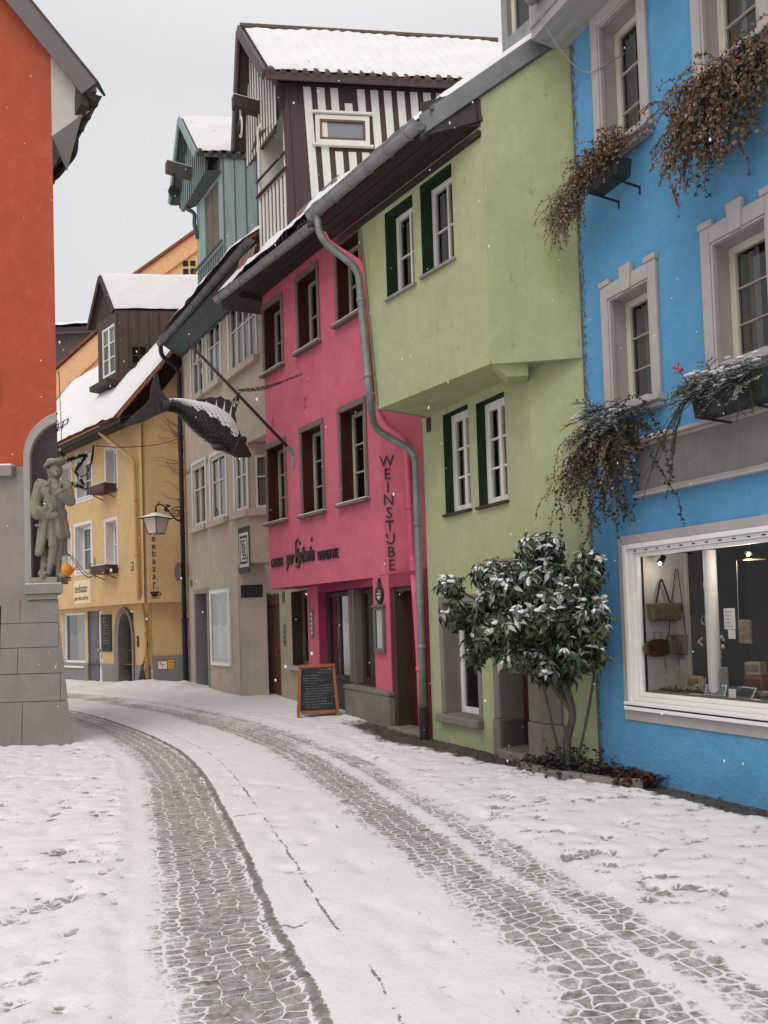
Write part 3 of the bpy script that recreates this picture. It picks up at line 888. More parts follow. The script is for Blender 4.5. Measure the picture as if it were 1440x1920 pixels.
b.build('blossoms', plain('orchid_white', (.6, .58, .52), .7), t, smooth=True)
b = MB(); b.lathe([(.05, 0), (.07, .10), (.06, .10)], (0, 0, 0), 14); b.build('pot', M['grey_trim'], t)
for i, (x, y, h, c, l) in enumerate(((1.76, .30, .10, (.3, .18, .12), 'small clay cup on the right of the shop shelf'), (1.90, .34, .14, (.33, .28, .10), 'small yellow figure vase at the far right of the shelf'))):
    t = thing('cup', l, 'cup', at(BL, x, y, .846))
    b = MB(); b.lathe([(.001, 0), (.03, 0), (.042, h * .5), (.03, h), (.025, h), (.036, h * .5), (.001, .01)], (0, 0, 0), 14); b.build('cup_body', plain('glaze_%d' % i, c, .4, .3, 30), t, smooth=True)
    b = MB(); b.tube([(.04, 0, h * .75), (.07, 0, h * .6), (.06, 0, h * .35), (.04, 0, h * .3)], .005, 6); b.build('handle', plain('glaze_h%d' % i, c, .4), t, smooth=True)

# darker goods further back and to the right
for i, (x, y, z, l) in enumerate(((1.78, .36, 1.36, 'silver drop necklace hanging at the right of the shop window'), (.96, .40, 1.30, 'dark bead necklace hanging in the gap left of the column'))):
    t = thing('necklace', l, 'necklace', at(BL, x, y, z), 'necklaces in the shop window')
    b = MB(); b.tube([(-.05, 0, .55), (-.02, 0, .2), (0, 0, .02), (.02, 0, .2), (.05, 0, .55)], .004, 5); b.build('chain', M['silver' if i == 0 else 'leather'], t)
    b = MB()
    for k in range(7): b.ball((.018 * math.cos(k), 0, -.01 * k + .03), .012, 7, 5)
    b.build('pendant', M['silver' if i == 0 else 'bag_gold'], t, smooth=True)
t = thing('scarf', 'dark red patterned scarf hanging at the back of the shop window', 'scarf', at(BL, 1.95, .9, 1.0))
b = MB()
for k in range(14): b.quad((k * .035, .02 * math.sin(k * 1.7), 0), ((k + 1) * .035, .02 * math.sin((k + 1) * 1.7), 0), ((k + 1) * .035, .02 * math.sin((k + 1) * 1.7), 1.05), (k * .035, .02 * math.sin(k * 1.7), 1.05))
b.build('cloth', plain('wine_cloth', (.10, .02, .022), .9, .6, 12), t, smooth=True)
b = MB(); b.tube([(-.05, 0, 1.06), (.55, 0, 1.06)], .012, 6); b.build('rail', M['iron'], t)
for i, (x, y, h, c, l) in enumerate(((1.40, .33, .07, (.10, .13, .16), 'small blue grey bowl between the column and the red box'), (1.66, .30, .05, (.25, .24, .2), 'shallow pale dish of stones right of the red box'), (2.05, .30, .06, (.12, .09, .06), 'dark wooden bowl at the far right of the shelf'))):
    t = thing('bowl', l, 'bowl', at(BL, x, y, .846))
    b = MB(); b.lathe([(.001, 0), (.04, 0), (.085, h), (.078, h), (.036, .01), (.001, .01)], (0, 0, 0), 16); b.build('bowl_body', plain('bowl_%d' % i, c, .5, .3, 20), t, smooth=True)
    b = MB()
    for k in range(9): b.ball((random.uniform(-.05, .05), random.uniform(-.05, .05), h * .7), random.uniform(.012, .022), 7, 5)
    tag(b.build('stones', M['beads_mix'], t, smooth=True), kind='stuff')

# ================================================================== green house
GU = frame((1.19, 7.74), 142.7)              # jettied upper front, origin at its right corner
GS = frame((1.19, 7.74), 96.7)               # upper side wall turning towards the blue house
GL = frame((1.26, 8.66), 151.67)             # ground floor front
GLS = frame((1.63, 7.97), 124)               # ground floor side
green = thing('green_house', 'pale green jettied house with dark green window reveals behind the snowy shrub', 'house', GU)
M['green'] = stucco('green_render', S(166, 172, 132), 80, .22, .13, .30, S(70, 72, 50), .45, spots=(.58, .70))
M['deep_green'] = stucco('dark_green_reveal', S(34, 56, 30), 80, .2, .2, .1)
b = MB()
b.wall(-2.0, 0, 4.25, 6.80, [(-1.71, -1.17, 5.54, 6.62, .18, 1), (-1.03, -.485, 5.56, 6.645, .18, 1)])
b.v = [((x - .105 * (z - 4.25) + .06) if x < -1.9 else x, y, z) for x, y, z in b.v]
b.build('wall', [M['green'], M['deep_green']], green, GU)
b = MB(); b.quad((0, 0, 4.25), (.945, 0, 4.25), (.945, 0, 7.76), (0, 0, 7.20))
b.quad((0, 0, 6.8), (0, 0, 6.98), (-.30, .2, 6.98), (-.30, .2, 6.8))
b.build('side_wall', M['green'], green, GS)
b = MB()          # underside of the jetty with a shallow drip edge
b.quad((-1.95, 0, 4.252), (0, 0, 4.252), (.66, .68, 4.252), (.2, 2.2, 4.252), (-1.95, 2.2, 4.252))
b.prism([(-1.94, -.012, 4.235), (.004, -.012, 4.235), (.004, .05, 4.235), (-1.94, .05, 4.235)], (0, 0, .04))
b.build('jetty_soffit', M['green'], green, GU)
b = MB(); b.box(.01, .94, -.014, .04, 4.232, 4.262); b.build('jetty_edge', M['green'], green, GS)
b = MB(); b.prism([(.0, .012, 4.25), (.22, .34, 4.25), (.22, .34, 4.11), (.075, .17, 4.11)], (-.16, .16, 0)); b.build('corner_bracket', M['green'], green, GU, bevel=.01)
b = MB(); b.quad((-2.0, 0, 4.25), (-2.24, 0, 6.8), (-2.24, 3, 6.8), (-2.0, 3, 4.25)); b.build('party_wall', M['green'], green, GU)
# ground floor
b = MB()
b.wall(-1.42, .78, -.1, 4.26, [(-.925, -.365, 2.90, 4.18, .16, 1), (-.20, .352, 2.89, 4.13, .16, 1), (-1.08, -.35, .37, 1.78, .26, 2), (.10, .60, -.1, 2.05, .40, 2),
                              (-1.30, -1.215, 4.20, 4.24, .1, 1)])
b.quad((-1.42, 0, -.1), (-1.42, 4, -.1), (-1.42, 4, 4.26), (-1.42, 0, 4.26))
b.build('ground_floor_wall', [M['green'], M['deep_green'], M['stone']], green, GL)
b = MB(); b.wall(0, .68, -.1, 4.26, [(.30, .52, 1.02, 1.30, .03, 0)]); b.box(.30, .52, .022, .04, 1.02, 1.30); b.build('ground_floor_side', M['green'], green, GLS)
for x0, x1, z0, z1 in ((-1.71, -1.17, 5.54, 6.62), (-1.03, -.485, 5.56, 6.645)):
    o = window(green, GU, x0, x1, z0, z1, .18, M['white_paint'], .05, 2, 2, .016, (M['curtain_dark'], [(0, .3), (.8, 1)]), mull=.03)
    b = MB(); b.box(x0 - .02, x1 + .03, -.045, .179, z0 - .028, z0 + .004); b.build('sill', M['zinc'], o, GU, bevel=.003)
for x0, x1, z0, z1 in ((-.925, -.365, 2.90, 4.18), (-.20, .352, 2.89, 4.13)):
    o = window(green, GL, x0, x1, z0, z1, .13, M['white_paint'], .085, 2, 3, .026, (M['curtain_dark'], [(0, 1)]), mull=.06)
    b = MB(); b.box(x0 - .02, x1 + .02, -.05, .129, z0 - .03, z0 + .004); b.build('sill', plain('dull_red_sill', (.05, .025, .02)), o, GL, bevel=.003)
o = window(green, GL, -1.08, -.35, .37, 1.78, .24, M['white_paint'], .06, 1, 1, .03, (M['curtain'], [(.74, 1)]))
b = MB(); b.box(-1.17, -1.081, -.012, .02, .37, 1.86); b.box(-.349, -.27, -.012, .02, .37, 1.86); b.box(-1.081, -.349, -.012, .02, 1.781, 1.87)
b.build('stone_surround', M['stone'], o, GL, bevel=.01)
b = MB(); b.box(-1.19, -.26, -.10, .24, .265, .369); b.build('sill', M['stone'], o, GL, bevel=.015)
# door between old stone jambs
d = MB(); d.box(.12, .58, .30, .36, .10, 2.0)
for i in range(4): d.box(.135 + i * .11, .235 + i * .11, .285, .2995, .14, 1.95)
door = d.build('door', M['red_brown_wood'], green, GL, bevel=.004)
b = MB(); b.tube([(.17, .27, 1.02), (.17, .22, 1.02), (.27, .22, 1.02)], .012, 8); b.build('handle', M['iron'], door, GL)
b = MB()
b.box(-.03, .10, -.05, .39, -.1, .42); b.box(-.015, .099, -.035, .389, .421, 2.05)
b.box(.60, .83, -.05, .39, -.1, .45); b.box(.601, .80, -.03, .389, .451, 2.05)
b.box(-.03, .80, -.03, .39, 2.051, 2.24); b.box(.10, .60, -.12, .40, -.1, .10)
b.build('door_jambs', M['stone'], green, GL, bevel=.018)
b = MB(); b.prism([(.0, -.06, -.1), (.27, -.06, -.1), (.27, -.06, .44), (.0, -.06, .44)], (0, .055, 0)); b.prism([(.0, -.04, .442), (.24, -.04, .442), (.24, -.04, 1.9), (.0, -.04, 1.9)], (0, .038, 0))
b.build('corner_stone', M['stone'], green, GLS, bevel=.015)
b = MB(); b.box(-1.305, -1.21, -.012, -.001, 4.05, 4.235); b.build('vent', M['black'], green, GL)
# roof, soffit, gutter
b = MB()
b.prism([(-2.75, -.47, 6.84), (-.47, -.47, 6.84), (2.8, 2.9, 9.54), (-2.75, 2.9, 9.54)], (0, 0, .08))
roof = b.build('roof', M['red_tile'], green, GU)
snow_slab(roof, GU, [(-2.7, -.50, 6.93), (-.52, -.50, 6.93), (2.7, 2.85, 9.60), (-2.7, 2.85, 9.60)], .09, ragged=.02)
b = MB()
b.prism([(-2.75, -.46, 6.80), (-.44, -.46, 6.80), (-.01, -.002, 6.80), (-2.75, -.002, 6.80)], (0, 0, .035)); b.box(-2.75, -.45, -.475, -.4605, 6.76, 6.86)
for i in range(3): b.box(-2.7, -.47 + i * .145, -.44 + i * .145, -.315 + i * .145, 6.786, 6.7995)
b.beam((-.42, -.45, 6.92), (-.01, -.01, 7.02), .03, .36); b.box(-.10, -.012, -.05, -.003, 6.836, 7.1)
b.box(-2.7, -.01, -.05, -.003, 6.68, 6.739)
b.build('soffit', M['brown_soffit'], green, GU)
d1 = Vector((.697, .717, 0)); p0 = Vector((-.45, -.48, 6.86)); p1 = p0 + d1 * 3.3 + Vector((0, 0, 3.3 * .717 * .8))
b = MB(); off = Vector((.717, -.697, 0)) * .03
b.prism([p0 + off - Vector((0, 0, .14)), p1 + off - Vector((0, 0, .14)), p1 + off + Vector((0, 0, .10)), p0 + off + Vector((0, 0, .10))], Vector((-.717, .697, 0)) * .10)
b.build('verge_flashing', plain('dark_sheet_metal', (.115, .12, .125), .45, .25, 4, .1, .5, .3), green, GU, bevel=.008)
b = MB(); half_round(b, (-2.55, -.55, 6.83), (-.37, -.55, 6.83), .085, 6); b.build('gutter', M['zinc'], green, GU)
b = MB()      # snow guard rail just above the eave
b.tube([(-1.9, -.34, 7.07), (-.30, -.34, 7.10)], .012, 6); b.tube([(-1.9, -.30, 7.13), (-.30, -.30, 7.16)], .012, 6)
for i in range(7): b.prism([(-1.8 + i * .245, -.46, 6.98), (-1.8 + i * .245, -.28, 7.18), (-1.8 + i * .245, -.2, 7.05)], (.02, 0, 0))
b.build('snow_guard', M['zinc'], green, GU)
# sheet metal dormer on the roof
DM = GU @ Matrix.Translation((-.98, 1.45, 8.3))
b = MB()
b.wall(0, 1.3, 0, 1.75, [(.10, .55, .70, 1.50, .08, 0), (.68, 1.13, .70, 1.50, .08, 0)]); b.quad((0, 0, 0), (0, 1.6, 0), (0, 1.6, 1.75), (0, 0, 1.75)); b.quad((1.3, 0, 0), (1.3, 1.6, 0), (1.3, 1.6, 1.75), (1.3, 0, 1.75))
dm = b.build('dormer', M['zinc'], green, DM)
for a in (.10, .68): window(dm, DM, a, a + .45, .70, 1.50, .08, M['cream_paint'], .05, 1, 1, name='dormer_window', room=False)
b = MB(); b.box(-.12, 1.42, -.14, 1.7, 1.751, 1.86); rr = b.build('dormer_roof', M['brown_soffit'], dm, DM)
# grey downpipe from the green gutter, over the jetty and down to the lane
P = [GU @ Vector((-2.40, -.55, 6.78)), GU @ Vector((-2.38, -.52, 6.45)), GU @ Vector((-2.16, -.10, 6.08)), GU @ Vector((-2.02, -.09, 4.42)),
     GL @ Vector((-1.62, -.62, 4.12)), GL @ Vector((-1.47, -.10, 3.82)), GL @ Vector((-1.47, -.10, 2.2)), GL @ Vector((-1.47, -.10, .02))]
pipe('downpipe', plain('old_zinc_pipe', (.20, .21, .20), .5, .3, 6, .15, .5, .3), green, P, .049, Matrix(), joints=((2, .25), (2, .85), (5, .6), (6, .45)))
P = [GL @ Vector((-1.47, -.10, .42)), GL @ Vector((-1.47, -.10, -.05))]
b = MB(); b.tube(P, .062, 12); b.build('pipe_shoe', M['iron'], green, Matrix())

# ================================================================== pink house
PU = frame((-2.17, 14.2), 144)               # jettied upper front, origin at its left end
PR = frame((.017, 11.19), 98)                # return wall of the jetty with the vertical lettering
PL = frame((.06, 11.03), 154)                # recessed ground floor
pink = thing('pink_house', 'deep pink jettied wine tavern with a black and white striped dormer', 'house', PU)
M['pink'] = stucco('pink_render', S(200, 104, 120), 60, .20, .14, .3, S(120, 50, 60), .22)
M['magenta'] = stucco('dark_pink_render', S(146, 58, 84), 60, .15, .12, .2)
M['brown_frame'] = peeling('grey_brown_frame', (.17, .135, .115), (.09, .06, .05), .62, 'z')
M['sash_grey'] = peeling('grey_sash_paint', S(168, 156, 138), S(110, 92, 74), .64)
UP = [(.06, .74, 6.34, 7.58), (1.37, 2.03, 6.36, 7.64), (2.67, 3.33, 6.42, 7.70), (.05, .72, 3.48, 4.90), (1.37, 2.04, 3.46, 4.93), (2.64, 3.32, 3.48, 4.97)]
b = MB()
b.wall(0, 3.72, 2.24, 7.9, [(a, c, d, e, .24, 1) for a, c, d, e in UP])
b.quad((0, 0, 2.24), (0, 0, 7.9), (0, 2, 7.9), (0, 2, 2.24)); b.quad((3.72, 0, 4.2), (3.72, 3, 4.2), (3.72, 3, 7.9), (3.72, 0, 7.9))
b.build('wall', [M['pink'], M['red_brown_wood']], pink, PU)
for i, (a, c, d, e) in enumerate(UP):
    o = window(pink, PU, a, c, d, e, .215, M['sash_grey'], .05, 2, 3 if i > 2 else 2, .026, (M['curtain_dark'], [(.5, 1)]), mull=.06)
    s = MB()
    s.box(a - .07, a, -.025, -.001, d, e); s.box(c, c + .07, -.025, -.001, d, e); s.box(a - .07, c + .07, -.035, -.001, e, e + .10)
    s.build('frame_boards', M['brown_frame'], o, PU, bevel=.004)
    s = MB(); s.box(a - .10, c + .10, -.10, -.001, d - .05, d - .001); s.build('sill', M['brown_frame'], o, PU, bevel=.006)
    s = MB(); s.box(a - .08, c + .09, -.095, -.01, d - .0005, d + .014); s.build('snow', M['snow'], o, PU, bevel=.006)
b = MB(); b.quad((0, 0, 2.24), (.85, 0, 2.24), (.85, 0, 4.75), (0, 0, 4.75)); b.quad((.3, .06, -.1), (1.2, .06, -.1), (1.2, .06, 2.24), (.3, .06, 2.24)); b.build('return_wall', M['pink'], pink, PR)
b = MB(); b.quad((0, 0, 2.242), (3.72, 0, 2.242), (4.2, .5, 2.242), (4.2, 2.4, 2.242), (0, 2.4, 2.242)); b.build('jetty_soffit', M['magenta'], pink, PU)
# small vent boxes in the render
b = MB(); b.ring(1.48, 1.57, 5.35, 5.53, .018, -.02, -.001); b.build('vent', M['pink'], pink, PU)
b = MB(); b.box(.20, .30, -.02, -.001, 5.30, 5.46); b.build('vent', M['pink'], pink, PU)
# lettering
lt = plain('wrought_letters', (.025, .018, .018), .5)
lettering('GALERIE', .235, lt, pink, PU @ Matrix.Translation((.12, -.02, 2.64)), depth=.02, sx=.52)
lettering('zur', .34, lt, pink, PU @ Matrix.Translation((.72, -.02, 2.66)), depth=.025, sx=.62, bold=.006)
lettering('Fischerin', .36, lt, pink, PU @ Matrix.Translation((1.06, -.02, 2.66)), depth=.03, sx=.50, bold=.010)
b = MB(); b.tube(catmull([(1.24, -.02, 2.98), (1.15, -.02, 3.07), (1.08, -.02, 3.0), (1.10, -.02, 2.86), (1.19, -.02, 2.74), (1.16, -.02, 2.58), (1.06, -.02, 2.60)], 5), .016, 6)
b.tube([(1.63, -.02, 2.98), (1.65, -.02, 3.06)], .014, 6); b.tube([(.80, -.02, 2.68), (.72, -.02, 2.54)], .013, 6); b.build('letter_flourish', lt, pink, PU)
lettering('WEINSTUBE', .235, lt, pink, PU @ Matrix.Translation((1.82, -.02, 2.63)), depth=.02, sx=.52)
for i, ch in enumerate('WEINSTUBE'):
    lettering(ch, .235, lt, pink, PR @ Matrix.Translation((.085 + .0035 * i, -.012, 3.90 - i * .196)), depth=.012, sx=.92, align='CENTER')
# ground floor
OCH = stucco('stained_cream_render', S(176, 166, 140), 60, .3, .2, .3, S(140, 132, 60), .7)
b = MB()
b.wall(-6.6, -3.42, -.1, 2.26, [(-6.28, -5.16, -.1, 2.22, .13, 1), (-4.40, -3.46, .74, 2.2, .30, 1)])
b.build('cream_wall', [OCH, M['brown_wood']], pink, PL)
b = MB()
b.box(-3.42, -2.88, 0.0, .50, -.1, 2.26); b.box(-.50, .06, .0, .5, .53, 2.26); b.box(-2.879, -.501, -.0, .5, 2.12, 2.26); b.box(.061, 1.16, .0, .5, 2.06, 2.26); b.box(.98, 1.16, .0, .4, .0, 2.059)
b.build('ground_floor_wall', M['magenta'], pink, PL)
for a_, c_, z_ in ((-3.41, -2.885, -.1), (-.495, .055, .53)):
    b = MB(); b.box(a_, c_, -.012, -.001, z_, 2.25); b.build('pier_facing', M['pink'], pink, PL)
b = MB(); b.box(-1.64, .04, -.06, .45, -.1, .47); b.box(-1.66, .06, -.075, .46, .471, .535); b.build('stone_plinth', M['stone'], pink, PL, bevel=.012)
# brown door of the passage
d = MB(); d.box(-6.26, -5.18, .08, .13, -.05, 1.98)
for i in range(3): d.box(-6.20 + i * .35, -5.92 + i * .35, .065, .0795, .10, 1.9)
d.box(-6.26, -5.18, .05, .129, 1.981, 2.2)
dr = d.build('door', wood('worn_brown_door', (.12, .05, .025), .5, .6), pink, PL, bevel=.004)
b = MB(); b.tube([(-5.3, .06, .98), (-5.3, .0, .98), (-5.42, .0, .98)], .014, 8); b.build('handle', M['iron'], dr, PL)
o = window(pink, PL, -4.40, -3.46, .74, 2.2, .22, M['brown_frame'], .06, 2, 1, .03, (M['curtain_dark'], [(.2, .9)]), mull=.06, glass=glass_mat('tavern_glass', (.85, .86, .86), 1.3))
b = MB(); b.box(-4.55, -3.40, -.12, .215, .655, .738); b.build('sill', M['grey_trim'], o, PL, bevel=.01)
M['mirror_glass'] = glass_mat('reflecting_glass', (.8, .82, .82), 1.5)
for a, c, y in ((-2.86, -1.75, .15), (-1.42, -.52, .20)):
    window(pink, PL, a, c, .56, 2.1, y, M['brown_wood'], .07, 2, 1, .03, (M['curtain_dark'], [(.0, .3)]), mull=.07, glass=M['mirror_glass'])
b = MB(); b.box(-2.879, -1.642, .16, .26, -.1, .555); b.build('dark_base', M['brown_wood'], pink, PL)
b = MB(); b.box(-1.745, -1.62, .10, .4, .56, 2.119); b.box(-1.47, -1.42, .05, .30, .536, 2.119); b.build('posts', M['brown_frame'], pink, PL, bevel=.005)
b = MB(); b.box(-1.4, -.502, .1, .42, .536, .56); b.build('inner_sill', M['brown_wood'], pink, PL)
# tavern door
d = MB(); d.box(.16, .96, .22, .28, .05, 2.055)
for x0, x1, z0, z1 in ((.24, .52, .15, .80), (.60, .88, .15, .80), (.24, .52, .92, 1.95)): d.ring(x0, x1, z0, z1, .03, .205, .2195)
dr = d.build('door', M['red_brown_wood'], pink, PL, bevel=.004)
b = MB(); b.box(.60, .90, .214, .2195, .92, 1.97); b.build('door_pane', M['black'], dr, PL)
b = MB(); b.tube([(.24, .20, 1.0), (.24, .15, 1.0), (.36, .15, 1.0)], .012, 8); b.build('handle', M['iron'], dr, PL)
b = MB(); b.box(.062, .16, .02, .3, .0, 2.06); b.box(.16, .96, .04, .3, 1.99, 2.058); b.build('door_frame', M['brown_wood'], pink, PL, bevel=.005)
b = MB(); b.box(.06, 1.0, -.10, .4, -.1, .045); b.build('door_step', M['stone'], pink, PL, bevel=.012)
# eave, gutter, roof and pink pipe
b = MB(); b.box(-.75, 3.45, -.48, -.002, 7.90, 7.95); b.box(-.75, 3.45, -.50, -.485, 7.84, 7.98)
b.prism([(-.75, -.48, 7.899), (-.02, -.48, 7.899), (-.02, .02, 7.899), (-.55, .4, 7.9)], (0, 0, -.10))
for i in range(3): b.box(-.7, 3.45, -.44 + i * .145, -.315 + i * .145, 7.886, 7.8995)
b.build('soffit', M['brown_soffit'], pink, PU)
b = MB(); b.prism([(-.75, -.5, 7.98), (3.5, -.5, 7.98), (3.5, 2.7, 10.9), (-.75, 2.7, 10.9)], (0, 0, .08)); roof = b.build('roof', M['red_tile'], pink, PU)
snow_slab(roof, PU, [(-.82, -.58, 8.00), (3.45, -.58, 8.00), (3.45, 2.6, 10.88), (-.82, 2.6, 10.88)], .20, .05, 60, 20, ragged=.05)
b = MB(); half_round(b, (-.86, -.55, 8.03), (3.22, -.55, 7.83), .085, 9); b.build('gutter', M['zinc'], pink, PU)
b = MB()
for i in range(7): b.prism([(2.45 + i * .1, -.62, 7.93 - .004 * i), (2.50 + i * .1, -.62, 8.0 - .004 * i), (2.55 + i * .1, -.62, 7.93 - .004 * i)], (0, .02, 0))
b.build('gutter_comb', M['iron'], pink, PU)
M['red_paint'] = plain('red_paint', (.42, .03, .02), .5)


def snow_fence(x0, x1, y, z, n):
    b = MB(); b.tube([(x0, y, z + .30), (x1, y, z + .30)], .012, 6); b.tube([(x0, y - .05, z + .06), (x1, y - .05, z + .06)], .012, 6)
    for i in range(int((x1 - x0) / .05)): b.tube([(x0 + i * .05, y - .04, z + .06), (x0 + i * .05, y, z + .30)], .006, 4)
    o = b.build('snow_guard', M['zinc'], pink, PU)
    b = MB()
    for i in range(n):
        x = x0 + (x1 - x0) * (i + .3) / n
        b.prism([(x, y - .10, z), (x + .07, y - .10, z), (x + .05, y, z + .30), (x + .02, y, z + .30)], (0, .03, 0)); b.prism([(x + .08, y - .10, z), (x + .13, y - .10, z), (x + .05, y, z + .28), (x + .03, y, z + .28)], (0, .03, 0))
    b.build('red_bracket', M['red_paint'], o, PU)


snow_fence(-.45, .28, -.24, 8.42, 2)
snow_fence(1.75, 3.1, -.20, 8.34, 4)
P = [PU @ Vector((3.12, -.55, 7.78)), PU @ Vector((3.16, -.53, 7.45)), PU @ Vector((3.52, -.08, 7.05)), PU @ Vector((3.60, -.08, 4.95)), PR @ Vector((.10, -.10, 4.42)),
     PR @ Vector((.40, -.09, 4.25)), PR @ Vector((.44, -.09, 2.42)), PL @ Vector((1.03, -.10, 2.05)), PL @ Vector((1.05, -.07, 1.0)), PL @ Vector((1.05, -.07, .16))]
pipe('downpipe', plain('pink_pipe_paint', S(205, 90, 116), .5, .12, 6), pink, P, .055, Matrix(), joints=((5, .55), (8, .1)))

# striped dormer -------------------------------------------------------------
PF = frame((-1.49, 13.09), 144)                # dormer front, origin at its right corner
PS = frame((-1.49, 13.09), 83.5)               # dormer side running back over the roof
M['stripe_white'] = plain('white_batten', (.76, .73, .68), .6, .10, 3, .1, .3, 0, (1, 1, .3))
M['stripe_dark'] = wood('plum_brown_board', (.075, .042, .042), .6, .3)
b = MB()
b.wall(-1.12, 0, 8.3, 11.25, [(-1.02, -.06, 9.72, 10.98, .62, 1)])
b.add([PF.inverted() @ PS @ Vector(p) for p in ((0, 0, 8.3), (4.2, 0, 8.3), (4.2, 0, 11.3), (0, 0, 11.3))], [(0, 1, 2, 3)])
b.quad((-1.12, 0, 8.3), (-1.12, 3, 8.3), (-1.12, 3, 11.25), (-1.12, 0, 11.25))
b.cur = 1; b.quad((-1.02, .62, 9.72), (-.06, .62, 9.72), (-.06, .62, 10.98), (-1.02, .62, 10.98))
b.v = [(x, y, z) for x, y, z in b.v]
dorm = b.build('dormer', [M['stripe_dark'], M['stripe_white']], pink, PF)
# white battens on the side (the boards lean a little, as in the old frame)
b = MB(); k = 0
for i in range(12):
    x = .33 + i * .243
    zt = 11.22 if i != 3 else 10.95
    for z0, z1 in (((8.3, 10.05), (10.76, zt)) if 2 <= i <= 4 else ((8.3, zt),)):
        b.prism([(x + .024 * (11 - z0) * 2.0, -.018, z0), (x + .138 + .024 * (11 - z0) * 2.0, -.018, z0), (x + .138 + .024 * (11 - z1) * 2.0, -.018, z1), (x + .024 * (11 - z1) * 2.0, -.018, z1)], (0, .0165, 0))
b.build('battens', M['stripe_white'], dorm, PS)
b = MB(); b.prism([(-.01, -.03, 8.3), (.13, -.03, 8.3), (.05, -.03, 11.25), (-.06, -.03, 11.25)], (0, .029, 0)); b.build('corner_post', M['stripe_dark'], dorm, PS)
b = MB()
for i in range(8): b.box(-1.10 + i * .14, -1.035 + i * .14, -.02, -.001, 8.35, 9.66)
b.ring(-1.10, .0, 9.68, 11.06, .07, -.03, -.001); b.build('front_battens', M['stripe_white'], dorm, PF)
b = MB(); b.tube([(-1.1, -.06, 9.98), (.02, -.06, 9.98)], .022, 8); b.tube([(-1.12, -.05, 9.70), (.02, -.05, 9.70)], .03, 8); b.build('rail', M['brown_wood'], dorm, PF)
b = MB(); b.box(-.55, -.12, .598, .617, 9.75, 10.85); b.build('shutter_door', wood('orange_brown_door', (.20, .06, .025)), dorm, PF)
wm = PS
o = window(dorm, wm, .60, 1.42, 10.25, 10.62, -.045, wood('brown_sash', (.16, .08, .04), .5), .035, 1, 1, name='dormer_window', room=False, thick=.03,
           glass=plain('clouded_pane', S(132, 136, 142), .15, .06, 3, .02, .5))
b = MB(); b.ring(.52, 1.50, 10.17, 10.70, .078, -.05, -.019); b.box(.46, 1.56, -.085, -.02, 10.722, 10.76); b.box(.46, 1.56, -.085, -.02, 10.12, 10.158)
o2 = b.build('window_trim', M['stripe_white'], dorm, PS, bevel=.004)
# gable roof with the overhanging hoist front
er, el, ap = Vector((-1.81, 12.83, 11.22)), Vector((-2.76, 14.80, 11.15)), Vector((-2.50, 14.26, 13.20))
sd = Vector((math.sin(math.radians(83.5)), math.cos(math.radians(83.5)), 0)); LEN = 5.2
b = MB()
b.prism([er, er + sd * LEN, ap + sd * LEN, ap], (0, 0, .07)); b.prism([el, ap, ap + sd * LEN, el + sd * LEN], (0, 0, .07))
rf = b.build('dormer_roof', M['brown_soffit'], dorm, Matrix())
b = MB(); e2 = er + Vector((0, 0, .09)); u = (ap - er); u.normalize()
tile_row(b, e2 + sd * .12 - u * .02, e2 + sd * 3.55 - u * .02, u, .066, .2, .12); b.build('eave_tiles', M['brick_tile'], dorm, Matrix(), smooth=True)
b = MB(); a2 = ap + Vector((0, 0, .10)); b.tube([a2 + sd * .02, a2 + sd * LEN], .075, 10); b.build('ridge_tiles', M['brick_tile'], dorm, Matrix())
up_ = Vector((0, 0, .11))
snow_slab(dorm, Matrix(), [er + up_ + sd * .10 + u * .02, er + up_ + sd * LEN + u * .02, ap + up_ + sd * LEN - u * .10, ap + up_ + sd * .10 - u * .10], .085, .022, 150, 26, wave=.014, ragged=.06)
b = MB(); b.beam(er - u * .03 + Vector((0, 0, .03)), er + sd * 3.6 - u * .03 + Vector((0, 0, .03)), .03, .14); b.build('fascia', M['stripe_dark'], dorm, Matrix())
gd = (el - er).normalized(); nrm = Vector((gd.y, -gd.x, 0)); nrm = nrm if nrm.x < 0 else -nrm
b = MB()
for p, q in ((er, ap), (el, ap)): b.beam(p + nrm * .02 + Vector((0, 0, .03)), q + nrm * .02 + Vector((0, 0, .03)), .05, .17)
b.build('barge_boards', plain('dark_barge_board', (.10, .075, .07), .6, .2), dorm, Matrix())
# boarded gable front, set a hand's breadth behind the verge
b = MB(); back = -nrm * .22
gl, gr, ga = el + back + Vector((0, 0, -.02)), er + back + Vector((0, 0, -.02)), ap + back + Vector((0, 0, -.05))
b.prism([gr + Vector((0, 0, -.75)) - gd * -.25, gl + Vector((0, 0, -.35)) - gd * .25, gl, ga, gr], -nrm * .05)
b.build('gable_front', M['stripe_dark'], dorm, Matrix())
b = MB(); W = (gl - gr).length
for i in range(12):
    s = .10 + i * (W - .2) / 12; p = gr + gd * s; f = s / W
    top = gr.z + (ga.z - gr.z) * min(1, s / ((ga - gr).dot(gd))) if s < (ga - gr).dot(gd) else gl.z + (ga.z - gl.z) * (W - s) / (W - (ga - gr).dot(gd))
    bot = gr.z - .72 + .35 * f
    p = p + nrm * .012
    b.prism([Vector((p.x, p.y, bot)), Vector((p.x, p.y, bot)) + gd * .07, Vector((p.x, p.y, top - .12)) + gd * .07, Vector((p.x, p.y, top - .12))], -nrm * .011)
b.build('gable_battens', M['stripe_white'], dorm, Matrix())
